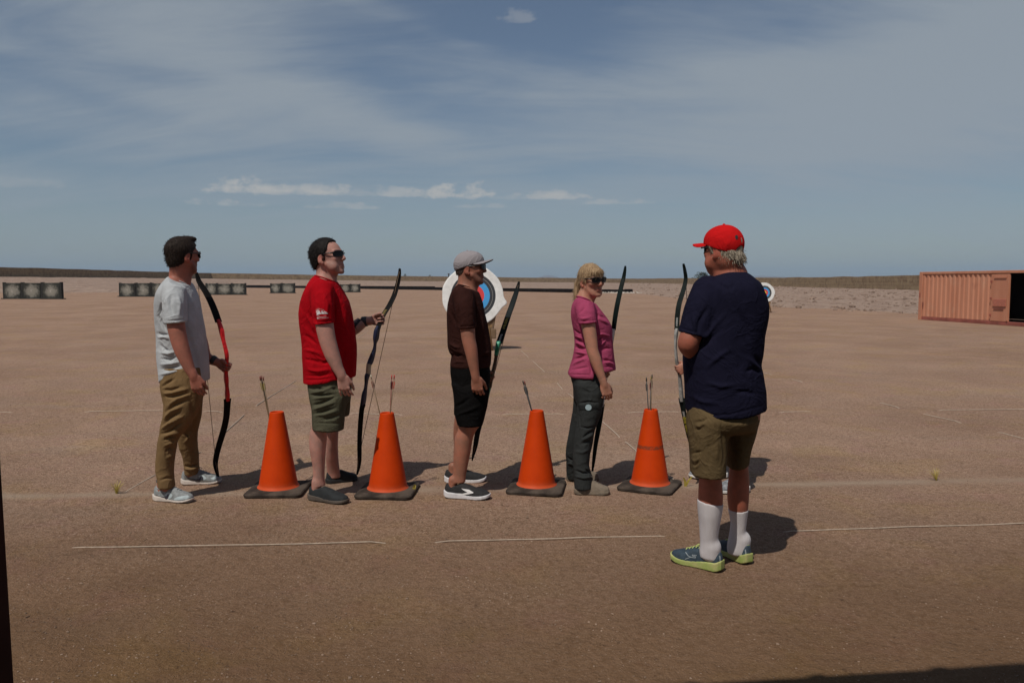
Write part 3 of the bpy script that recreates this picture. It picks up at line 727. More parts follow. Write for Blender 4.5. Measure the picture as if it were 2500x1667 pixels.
# ------------------------------------------------------------------ ropes lying on the ground, partly buried
ROPE = mat('pale_rope', (.44, .35, .27), .9, .2, 30, .3, 200)
def rope(runs, label, r=.0055, seed=0, ph=0.0):
    """runs: stretches (px,py)->(px,py) that show; between them the rope sinks under the dirt"""
    b = MB()
    pts = []; 
    for i, (p, q) in enumerate(runs):
        P, Q = ground(*p), ground(*q); ln = (Q - P).length; k = max(4, int(ln / .07))
        d = (Q - P).normalized(); 
        pts.append((P - d * .06, -.02))
        for j in range(k + 1):
            t = j / k; X = P.lerp(Q, t)
            z = .004 if 0 < t < 1 else -.004
            nz = noise3(np.array([[t * ln * 2.3, seed, 0]]), seed)[0]
            pts.append((X + Vector((0, 0, 0)), z + .0025 * nz))
        pts.append((Q + d * .06, -.02))
    zs = ground_z([(p.x, p.y, 0) for p, _ in pts]); P3 = [(p.x + .001 * math.sin(i * .31 + seed), p.y + .0015 * math.cos(i * .23), z + .3 * zs[i] - .001) for i, (p, z) in enumerate(pts)]
    b.tube(P3, r, 6)
    tag(b.build('boundary_rope', ROPE, smooth=True), label, 'rope', 'pale ropes marking out the range')
rope([((158, 1337), (935, 1323)), ((1065, 1320), (1640, 1308)), ((1905, 1297), (2530, 1276))],
     'pale rope across the foreground dirt passing behind the shoes of the red cap man', .0034, 1)
rope([((-20, 1006), (32, 1006)), ((208, 1004), (400, 1001)), ((495, 1003.5), (540, 1004)), ((850, 1009), (985, 1012)), ((1225, 1011), (1380, 1010)), ((1530, 1007), (1662, 1005)), ((1900, 1006), (1985, 1004)), ((2290, 1001), (2530, 998))],
     'far cross rope on the ground running behind the archers at knee height', .0042, 2)
rope([((300, 1205), (385, 1156)), ((472, 1112), (492, 1102)), ((540, 1064), (597, 1012)), ((625, 990), (724, 929)), ((874, 826), (898, 808))],
     'slanting lane rope starting by the left yellow whisker and passing the man in grey', .0046, 3)
rope([((1660, 1184), (1636, 1163)), ((1556, 1102), (1526, 1078)), ((1513, 1066), (1468, 1027)), ((1400, 971), (1388, 961)), ((1374, 951), (1359, 934)), ((1330, 908), (1300, 881)), ((1290, 872), (1272, 856))],
     'slanting lane rope running away behind the woman in pink toward the large target', .0046, 4)
rope([((2530, 1080), (2435, 1053)), ((2345, 1031), (2250, 1009)), ((2195, 995), (2145, 982)), ((1960, 933), (1930, 925)), ((1885, 915), (1862, 910))],
     'slanting lane rope on the empty ground at the far right', .0046, 5)

# yellow plastic whiskers where the lanes meet the line
YEL = mat('yellow_plastic', (.40, .31, .05), .6, .25, 12)
def whisker(px, py, h, n, label, seed, broad=False, lean=0.0):
    rg = np.random.default_rng(seed); g0 = np.array(ground(px, py)); V = []; Fq = []
    for i in range(n):
        a = rg.random() * 6.28; sp = .25 + .35 * rg.random(); w_ = .0010 if not broad else .009
        d = np.array([math.cos(a) * sp + lean, math.sin(a) * sp * .6, 1.0]); d /= np.linalg.norm(d); s = np.array([math.cos(a + 1.57), math.sin(a + 1.57), 0]) if not broad else np.array([1.0, .2, 0])
        p0 = g0 + (0, 0, -.01); p1 = p0 + d * h * .6 * (.7 + .5 * rg.random()); p2 = p1 + d * h * .4 + np.array([math.cos(a), math.sin(a), -.2]) * h * .18
        k = len(V)
        V += [p0 - s * w_, p0 + s * w_, p1 + s * w_, p1 - s * w_, p2 + s * w_ * .6, p2 - s * w_ * .6]; Fq += [[k, k+1, k+2, k+3], [k+3, k+2, k+4, k+5]]
    tag(mk('yellow_whisker', V, Fq, YEL, None, g0, smooth=False), label, 'marker', 'yellow marker whiskers along the line')
whisker(285, 1205, .095, 46, 'fuzzy yellow whisker marker left of the man in grey', 1)
whisker(2287, 1172, .10, 34, 'thin yellow whisker marker alone on the right', 2, lean=-.25)
whisker(1673, 1186, .085, 2, 'flat yellow strip sticking up beside the rightmost cone', 3, True, .2)
whisker(1012, 1203, .07, 2, 'yellow strip beside the base of the second cone from the left', 4, True, -.5)

# ------------------------------------------------------------------ traffic cones and arrows
CONE_R = [(.104, .046), (.1035, .048), (.1085, .046)]
def cone_material(band=False):
    m, nt, b = new_mat('orange_plastic_scuffed' if band else 'orange_plastic')
    tcn = N(nt, 'ShaderNodeTexCoord'); v = tcn.outputs['Object']; s = N(nt, 'ShaderNodeSeparateXYZ'); L(nt, v, s.inputs[0])
    c = mixc(nt, ramp(nt, noise_n(nt, v, 7, 5, .65), .35, .7), (.57, .047, .001), (.51, .040, .001))
    c = mixc(nt, math_n(nt, 'MULTIPLY', ramp(nt, noise_n(nt, v, 60, 4, .7), .60, .76), .35), c, (.30, .06, .02))
    low = ramp(nt, math_n(nt, 'ADD', s.outputs[2], math_n(nt, 'MULTIPLY', noise_n(nt, v, 20, 4), .05)), .06, .12, .55, 0)
    c = mixc(nt, math_n(nt, 'MULTIPLY', low, .8), c, (.55, .12, .05))
    if band:
        z = s.outputs[2]; f = math_n(nt, 'MULTIPLY', ramp(nt, z, .292, .298), ramp(nt, z, .318, .324, 1, 0))
        c = mixc(nt, math_n(nt, 'MULTIPLY', f, ramp(nt, noise_n(nt, v, 55, 4, .7), .38, .55, .2, .85)), c, (.16, .045, .02))
    L(nt, c, b.inputs['Base Color']); b.inputs['Roughness'].default_value = .6; b.inputs['Specular IOR Level'].default_value = .15
    bump_n(nt, b, noise_n(nt, v, 35, 4), .15, .004)
    return m
RUB = mat('dusty_rubber', (.048, .038, .032), .95, .3, 9, .3, 60, c2=(.098, .076, .060), spec=.06)
def build_cone():
    root = empty('traffic_cone', (0, 0, 0), '', 'cone', 'orange traffic cones along the shooting line')
    b = MB(); H = .575
    # base plate: rounded square with sloping shoulders
    def ring(hs, z, rr):
        out = []
        for q in range(4):
            cx = (1, -1, -1, 1)[q] * (hs - rr); cy = (1, 1, -1, -1)[q] * (hs - rr)
            for j in range(6): t = (q + j / 5) * math.pi / 2; out.append((cx + rr * math.cos(t), cy + rr * math.sin(t), z))
        return out
    prof = [ring(.193, .001, .035), ring(.200, .005, .04), ring(.202, .020, .04), ring(.196, .028, .04), ring(.172, .034, .06), ring(.148, .037, .14)]
    V = [p for r in prof for p in r]; n = 24
    F = [(i*n+j, i*n+(j+1) % n, (i+1)*n+(j+1) % n, (i+1)*n+j) for i in range(5) for j in range(n)] + [tuple(range(5*n, 6*n)), tuple(range(n))[::-1]]
    b.add(V, F); b.build('base', RUB, root, np.zeros(3), False)
    b = MB(); r0, r1 = .137, .049
    prof = [(r0 + .012, .034), (r0 + .010, .040), (r0, .046)] + [(r0 + (r1 - r0) * t, .046 + (H - .046) * t) for t in np.linspace(.03, .99, 22)] + [(r1, H), (r1 - .004, H + .003), (r1 - .008, H), (r1 - .006, H - .05), (r1 - .002, H - .2), (r1 + .002, H - .3)]
    b.lathe(prof, 48); b.build('body', cone_material(), root, np.zeros(3), True)
    return root
CONES = [((670.5), 5.66, .575, 2, 'leftmost orange cone, on its dark base beside the man in grey'),
         ((942), 5.62, .575, -4, 'second orange cone from the left, at the feet of the red shirt man'),
         ((1311), 5.72, .585, -9, 'orange cone between the brown shirt man and the woman in pink'),
         ((1592), 5.77, .58, -24, 'orange cone with a dark scuffed band, right of the woman in pink')]
cone0 = build_cone(); CONE_POS = []
for i, (px, d, hh, rz, lab) in enumerate(CONES):
    if i == 0: r = cone0; ch = list(cone0.children)
    else:
        r = cone0.copy(); COL.objects.link(r); ch = []
        for c in cone0.children:
            k = c.copy(); COL.objects.link(k); k.parent = r; ch.append(k)
    p = pt3(px, d, 0.0); r.location = p; r.rotation_euler = (0, 0, R(rz)); r['label'] = lab; CONE_POS.append(p)
    if i == 3:
        for k in ch:
            if k.name.startswith('body'): k.data = k.data.copy(); k.data.materials[0] = cone_material(True)
ARM = {k: mat('arrow_' + k, c, .5, .1) for k, c in (('black', (.03, .026, .024)), ('tan', (.16, .10, .05)), ('red', (.45, .03, .02)), ('yellow', (.24, .19, .04)), ('darkred', (.16, .025, .02)), ('cream', (.50, .45, .33)))}
def make_arrow(Ln, shaft, vane, nock, label):
    root = empty('arrow', (0, 0, 0), label, 'arrow', 'arrows standing in the cones')
    b = MB(); b.tube([(0, 0, -Ln), (0, 0, -.02)], .0036, 8); b.build('shaft', ARM[shaft], root, np.zeros(3), True)
    b = MB()
    for k in range(3):
        t = k * 2.094 + .4; c, s = math.cos(t), math.sin(t); q = np.array([-s, c, 0]) * .0007
        pr = [(.0035, -.105), (.0085, -.092), (.0095, -.055), (.0035, -.042)]
        V = [np.array([r * c, r * s, z]) + q for r, z in pr] + [np.array([r * c, r * s, z]) - q for r, z in pr]
        b.add(V, [(0, 1, 2, 3), (7, 6, 5, 4), (0, 4, 5, 1), (1, 5, 6, 2), (2, 6, 7, 3)])
    b.build('fletching', ARM[vane], root, np.zeros(3))
    b = MB(); b.tube([(0, 0, -.03), (0, 0, -.012), (0, 0, 0)], [.0042, .0045, .0036], 8); b.build('nock', ARM[nock], root, np.zeros(3), True)
    return root
def place_arrow(ci, low_px, tip_px, shaft, vane, nock, label, off=0.0):
    d = CONE_POS[ci][1] + off; lo = at(*low_px, d); hi = at(*tip_px, d + off * .6); ax = (hi - lo).normalized()
    # stop the shaft where it meets the inside of the cone or the plate
    Ln = (hi - lo).length + .33
    r = make_arrow(Ln, shaft, vane, nock, label); r.location = hi; r.rotation_mode = 'QUATERNION'; r.rotation_quaternion = ax.to_track_quat('Z', 'Y')
place_arrow(0, (653, 1003), (634, 919), 'tan', 'yellow', 'darkred', 'arrow leaning left in the leftmost cone, leftmost of its three', .0)
place_arrow(0, (654, 1003), (637, 917), 'black', 'cream', 'darkred', 'middle arrow of three in the leftmost cone', .012)
place_arrow(0, (655, 1003), (642, 919), 'tan', 'yellow', 'darkred', 'arrow in the leftmost cone, rightmost of its three', -.012)
place_arrow(1, (926, 1004), (905, 915), 'tan', 'darkred', 'cream', 'arrow tilted left out of the second cone, crossing the bow string', .0)
place_arrow(1, (953, 1005), (956.5, 915), 'darkred', 'black', 'red', 'thin dark upright arrow in the second cone', .01)
place_arrow(1, (953, 1005), (963, 915), 'tan', 'red', 'red', 'arrow with red vanes in the second cone', -.01)
place_arrow(2, (1297, 1001), (1276, 929), 'black', 'black', 'black', 'dark arrow leaning left in the cone by the woman, left of two', .0)
place_arrow(2, (1298, 1001), (1280, 930), 'black', 'black', 'darkred', 'dark arrow leaning left in the cone by the woman, right of two', .014)
place_arrow(3, (1583, 1002), (1578, 921), 'black', 'black', 'black', 'black arrow standing alone at left in the banded cone', .0)
place_arrow(3, (1587, 1002), (1590, 919), 'black', 'darkred', 'yellow', 'arrow with yellow nock in the banded cone', .012)
place_arrow(3, (1589, 1002), (1592, 914), 'tan', 'black', 'black', 'tallest arrow in the banded cone', -.012)

# ------------------------------------------------------------------ round targets on stands
def face_material(name, Rb, lines=True):
    m, nt, b = new_mat(name); tcn = N(nt, 'ShaderNodeTexCoord'); v = tcn.outputs['UV']
    vm = N(nt, 'ShaderNodeVectorMath', operation='LENGTH'); L(nt, v, vm.inputs[0]); r = vm.outputs['Value']
    c = mixc(nt, 1.0, (.74, .73, .70), (.74, .73, .70))
    fb = noise_n(nt, v, 9, 5, .6); c = mixc(nt, ramp(nt, fb, .35, .7), (.76, .75, .72), (.66, .65, .62))
    def ring(c, rad, colr): 
        return mixc(nt, math_n(nt, 'LESS_THAN', r, rad * Rb), c, colr)
    c = ring(c, 1.0, (.028, .030, .036)); c = ring(c, .74, (.05, .30, .62)); c = ring(c, .49, (.62, .045, .045)); c = ring(c, .25, (.80, .58, .06))
    if lines:
        for q in (.87,):
            f = math_n(nt, 'LESS_THAN', math_n(nt, 'ABSOLUTE', math_n(nt, 'SUBTRACT', r, q * Rb)), .006 * Rb); c = mixc(nt, f, c, (.35, .33, .30))
    L(nt, c, b.inputs['Base Color']); b.inputs['Roughness'].default_value = .75
    bump_n(nt, b, noise_n(nt, v, 4, 4, .6, .5), .4, .02)
    return m
STRAW = mat('straw_butt', (.20, .15, .09), .95, .3, 8, .5, 30)
WOOD = mat('stand_wood', (.26, .155, .07), .8, .3, 5, .3, 30, stretch=(1, 1, .2))
def build_target(px, py, d, Rb_px, out_px, basepx, label, flap, seed):
    k = d / F_PX; c = np.array(at(px, py, d)); Rb = Rb_px * k; Ro = out_px * k
    root = empty('round_target', (c[0], c[1] + .25, 0), label, 'target', 'round targets on wooden stands')
    tilt = R(-7); Rm = np.array(Matrix.Rotation(tilt, 3, 'X'))       # leans back
    def W(x, z, y=0): return c + Rm @ np.array([x, y, z])
    rg = np.random.default_rng(seed)
    # butt
    n = 48; V = []; th = .18
    for y, rr in ((.012, .93), (.03, .97), (th - .02, .97), (th, .93)):
        for j in range(n): t = 2 * math.pi * j / n; V.append(W(Ro * rr * .93 * math.cos(t), Ro * rr * .93 * math.sin(t), y))
    Fq = [[i*n+j, i*n+(j+1) % n, (i+1)*n+(j+1) % n, (i+1)*n+j] for i in range(3) for j in range(n)] + [list(range(n))[::-1], list(range(3*n, 4*n))]
    mk('butt', V, [f[::-1] for f in Fq], STRAW, root, smooth=True)
    # paper face with a torn edge, slightly rumpled, 3 mm thick
    n = 120; rings_ = 26; V = []; UV = []
    edge = []
    for j in range(n):
        t = 2 * math.pi * j / n; e = 1 + .015 * math.sin(3 * t + seed) + .022 * noise3(np.array([[math.cos(t) * 3, math.sin(t) * 3, seed]]), seed)[0]
        for (ft, fw, fa) in flap: e += fa * math.exp(-(((t - ft + math.pi) % (2 * math.pi) - math.pi) / fw) ** 2)
        edge.append(e)
    for side in (0, 1):
        for i in range(rings_ + 1):
            q = i / rings_
            for j in range(n):
                t = 2 * math.pi * j / n; rr = Ro * (q if q < .8 else .8 + (q - .8) * (1 + (edge[j] - 1) / .2)); x, z = rr * math.cos(t), rr * math.sin(t)
                w_ = .012 * noise3(np.array([[x * 4, z * 4, seed]]), seed + 2)[0] * q + (.05 * (edge[j] - 1) * max(0, q - .8) * 5 * 1.0)
                V.append(W(x, z, w_ * .6 - .010 * (1 - side) - .004)); UV.append((x, z))
    A = (rings_ + 1) * n
    Fq = [[i*n+j, (i+1)*n+j, (i+1)*n+(j+1) % n, i*n+(j+1) % n] for i in range(rings_) for j in range(n)]
    Fq = [f[::1] for f in Fq] + [[x + A for x in f[::-1]] for f in Fq] + [[rings_*n+j, rings_*n+j+A, rings_*n+(j+1) % n+A, rings_*n+(j+1) % n] for j in range(n)]
    o = mk('target_face', V, Fq, face_material('target_paper', Rb), root, smooth=True)
    li = np.zeros(len(o.data.loops), np.int32); o.data.loops.foreach_get('vertex_index', li)
    o.data.uv_layers.new(name='uv').data.foreach_set('uv', np.array(UV, np.float32)[li].reshape(-1))
    # easel
    hz = c[2]
    for sx in (-1, 1):
        b = MB(); b.tube([(c[0] + sx * Ro * .62, c[1] - .12, 0), (c[0] + sx * Ro * .30, c[1] + .16, hz + Ro * .4)], .03, 8); b.build('leg', WOOD, root, smooth=True)
    b = MB(); b.tube([(c[0] + .02, c[1] + .85, 0), (c[0], c[1] + .22, hz + Ro * .5)], .03, 8); b.build('leg', WOOD, root, smooth=True)
    b = MB(); b.box((c[0], c[1] + .02, hz - Ro * .98), (Ro * 1.25, .12, .09), bev=.01); b.build('crossbar', WOOD, root)
    return root, W, Ro
tg = build_target(1155.5, 722, 17.7, 54.5, 74, 0, 'large round archery target with torn white paper behind the man in the grey cap', [(-.22, .11, .12), (2.9, .5, .04)], 3)
def strap():
    root, W, Ro = tg; b = MB(); x = 46 * 17.7 / F_PX
    b.box(W(x - .02, -.60, .06), (.15, .05, .42), Matrix.Rotation(R(10), 3, 'Y'), bev=.012); b.box(W(x + .03, -.84, .05), (.12, .05, .22), bev=.012)
    b.build('support_board', mat('board', (.16, .10, .055), .85, .3, 6), root)
strap()
build_target(1866.5, 714.5, 40.0, 17.0, 24.5, 0, 'small distant round target peeking out behind the navy shirt', [], 8)

# ------------------------------------------------------------------ rows of dark foam butts with shot-up centres
def foam_material():
    m, nt, b = new_mat('shot_foam'); tcn = N(nt, 'ShaderNodeTexCoord'); g = tcn.outputs['UV']
    vm = N(nt, 'ShaderNodeVectorMath', operation='LENGTH'); L(nt, g, vm.inputs[0])
    oi = N(nt, 'ShaderNodeObjectInfo'); mp = N(nt, 'ShaderNodeVectorMath', operation='ADD'); cb = N(nt, 'ShaderNodeCombineXYZ')
    L(nt, math_n(nt, 'MULTIPLY', oi.outputs['Random'], 30), cb.inputs[2]); L(nt, g, mp.inputs[0]); L(nt, cb.outputs[0], mp.inputs[1])
    n1 = noise_n(nt, mp.outputs[0], 4.5, 6, .7)
    f = ramp(nt, math_n(nt, 'ADD', vm.outputs['Value'], math_n(nt, 'MULTIPLY', math_n(nt, 'SUBTRACT', n1, .5), .9)), .16, .56, .95, 0)
    c = mixc(nt, f, (.022, .022, .017), (.26, .24, .20))
    c = mixc(nt, math_n(nt, 'MULTIPLY', ramp(nt, n1, .55, .7), .4), c, (.10, .095, .075))
    core = ramp(nt, vm.outputs['Value'], .03, .16, .6, 0); c = mixc(nt, math_n(nt, 'MULTIPLY', core, ramp(nt, n1, .45, .6)), c, (.50, .46, .40))
    L(nt, c, b.inputs['Base Color']); b.inputs['Roughness'].default_value = .95
    return m
FOAM = foam_material(); DARKP = mat('dark_frame', (.020, .018, .015), .9, .3, 3)
def make_butt():
    root = empty('target_butt', (0, 0, 0), '', 'target butt', 'rows of square dark foam butts')
    w_, h_ = 1.0, 1.0; n = 10; V = []; UV = []
    b = MB(); b.box((0, .2, .5), (1.0, .4, 1.0), bev=.03)
    o = b.build('foam_block', FOAM, root, np.zeros(3))
    li = np.zeros(len(o.data.loops), np.int32); o.data.loops.foreach_get('vertex_index', li); Vv = np.array(b.v)
    o.data.uv_layers.new(name='uv').data.foreach_set('uv', np.stack([Vv[li, 0], Vv[li, 2] - .5], 1).astype(np.float32).reshape(-1))
    for sx in (-1, 1):
        b = MB(); b.box((sx * .545, .2, .52), (.09, .34, 1.04), bev=.01); b.build('post', DARKP, root, np.zeros(3))
    b = MB(); b.box((0, .2, .02), (1.3, .7, .07), bev=.01); b.build('skid', DARKP, root, np.zeros(3))
    return root
BUTTS = [((10.6, 51), 690.6, 730, 'at the very picture edge, first of a trio'), ((57.5, 99), 690.6, 730, 'middle of the trio at the picture edge, faint pink spot'), ((104.5, 147), 690.6, 730.5, 'with dark end post, end of the trio at the picture edge'),
         ((293, 327.5), 691.6, 724.5, 'with a pale green cross, beside the man in grey'), ((335, 366), 691.6, 724.5, 'between the pale cross butt and the man in grey'), ((372.5, 404), 691.6, 724.5, 'half hidden by the shoulder of the man in grey'),
         ((503.6, 528), 692.7, 720, 'just behind the red and black bow'), ((532, 563), 692.7, 720, 'second in the trio beyond the red bow'), ((567, 597), 692.7, 720, 'with bright centre, end of the trio beyond the red bow'),
         ((661.5, 684.5), 692.2, 716, 'first of the pair before the red shirt'), ((689, 717), 692.2, 716, 'second of the pair, next to the red shirt'),
         ((832, 853), 694, 713.7, 'touching the chest of the red shirt, first of its pair'), ((856, 877), 694, 713.7, 'second of the pair past the red shirt chest')]
butt0 = make_butt()
for i, ((x0, x1), yt, yb, lab) in enumerate(BUTTS):
    if i == 0: r = butt0
    else:
        r = butt0.copy(); COL.objects.link(r)
        for c in butt0.children: k = c.copy(); COL.objects.link(k); k.parent = r
    g = ground((x0 + x1) / 2, yb); s = (x1 - x0) / F_PX * g.y; hgt = at(x0, yt, g.y).z
    r.location = (g.x, g.y, 0.0); r.rotation_euler = (0, R(.6 * math.sin(i * 2.7)), R(3.5 * math.sin(i * 1.9))); r.scale = (s, 1.0, hgt * (1 + .018 * math.sin(i * 3.3))); r['label'] = 'square dark foam butt ' + lab

# ------------------------------------------------------------------ orange storage container
def build_container():
    a = np.array(ground(2243, 780)); q = np.array(ground(2461, 794.8)); u = (q - a) / np.linalg.norm(q - a); nrm = np.array([u[1], -u[0], 0.0])
    if nrm[0] > 0: nrm = -nrm                                   # faces the range
    H = 1.93; Lop = np.linalg.norm(q - a); Ltot = Lop + 3.2; Wd = 2.2
    root = empty('storage_container', a, 'salmon orange corrugated shipping container with its side door open at the right edge', 'container')
    m, nt, b_ = new_mat('salmon_paint'); g = N(nt, 'ShaderNodeNewGeometry'); mp = N(nt, 'ShaderNodeMapping'); L(nt, g.outputs['Position'], mp.inputs[0]); mp.inputs['Scale'].default_value = (3, 3, .5)
    n1 = noise_n(nt, mp.outputs[0], .9, 6, .65)
    c = mixc(nt, ramp(nt, n1, .3, .7), (.46, .185, .105), (.53, .235, .14)); c = mixc(nt, math_n(nt, 'MULTIPLY', ramp(nt, noise_n(nt, g.outputs['Position'], 3, 6, .7), .58, .72), .5), c, (.33, .12, .07)); c = mixc(nt, math_n(nt, 'MULTIPLY', ramp(nt, noise_n(nt, g.outputs['Position'], 1.4, 7, .75, .6), .52, .70), .45), c, (.50, .30, .20)); c = mixc(nt, math_n(nt, 'MULTIPLY', ramp(nt, noise_n(nt, g.outputs['Position'], 9, 5, .7), .64, .72), .5), c, (.20, .075, .05))
    L(nt, c, b_.inputs['Base Color']); b_.inputs['Roughness'].default_value = .6
    dk = mat('rust_red', (.25, .07, .05), .7, .3, 2)
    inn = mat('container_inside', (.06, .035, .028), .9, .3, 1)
    def P(s, o, z): return a + u * s + nrm * o + np.array([0, 0, z])
    # corrugated side up to the door panel
    s0, s1 = .18, Lop - .85; nper = 15; xs = []; os_ = []
    per = (s1 - s0) / nper
    for i in range(nper):
        for f, o in ((0, 0), (.32, 0), (.5, -.036), (.82, -.036)): xs.append(s0 + (i + f) * per); os_.append(o)
    xs.append(s1); os_.append(0)
    V = []; 
    for z in (.14, H - .11):
        for s, o in zip(xs, os_): V.append(P(s, o, z))
    k = len(xs); Fq = [[i, i + 1, k + i + 1, k + i] for i in range(k - 1)]
    mk('side_panel', V, Fq, m, root, smooth=False)
    yaw = math.atan2(u[1], u[0]); Rm = Matrix.Rotation(yaw, 3, 'Z')
    def bar(s_a, s_b, o_a, o_b, z_a, z_b, name, mt, bev=.01):
        b = MB(); b.box(P((s_a + s_b) / 2, (o_a + o_b) / 2, (z_a + z_b) / 2), (abs(s_b - s_a), abs(o_b - o_a), abs(z_b - z_a)), Rm, bev=bev); return b.build(name, mt, root)
    bar(-.02, .17, .03, -.15, 0.0, H, 'corner_post', m)
    bar(-.02, Ltot, .02, -.12, H - .10, H, 'top_rail', m)
    bar(-.02, Ltot, .012, -.12, .0, .13, 'bottom_rail', dk)
    bar(0, Ltot, -.13, -Wd, H - .05, H - .01, 'roof', m, 0)
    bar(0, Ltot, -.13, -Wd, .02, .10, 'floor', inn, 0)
    bar(-.01, .03, -.16, -Wd, .0, H - .06, 'end_panel', m, 0)
    bar(Ltot - .04, Ltot, .0, -Wd, .0, H - .06, 'end_panel', m, 0)
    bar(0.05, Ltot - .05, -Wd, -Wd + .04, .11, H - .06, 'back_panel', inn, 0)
    bar(Lop + 1.9, Ltot - .05, .0, -.05, .14, H - .11, 'side_panel', m, 0)
    # door leaf beside the opening, with hatch and bars
    d = MB(); d.box(P(Lop - .42, -.01, H / 2), (.84, .06, H - .26), Rm, bev=.01); door = d.build('door', m, root)
    def sub(s_a, s_b, z_a, z_b, name, mt, o=.03): 
        b = MB(); b.box(P((s_a + s_b) / 2, o + .011, (z_a + z_b) / 2), (s_b - s_a, .03, z_b - z_a), Rm, bev=.005); b.build(name, mt, door)
    sub(Lop - .70, Lop - .10, .66, .92, 'hatch', mat('patched_paint', (.42, .14, .09), .6))
    sub(Lop - .68, Lop - .12, 1.66, 1.70, 'bar', m); sub(Lop - .66, Lop - .2, .56, .585, 'bar', dk)
    sub(Lop - .05, Lop - .004, .16, H - .14, 'door_edge', m)
    for zz in (.3, .9, 1.5): sub(Lop - .84, Lop - .78, zz, zz + .08, 'hinge', dk)
    for s_, z_, h_ in ((.26, .62, .2), (.06, 1.0, .18)):
        b = MB(); b.box(P(s_, .035, z_), (.05, .02, h_), Rm, bev=.008); b.build('lashing_slot', dk, root)
build_container()

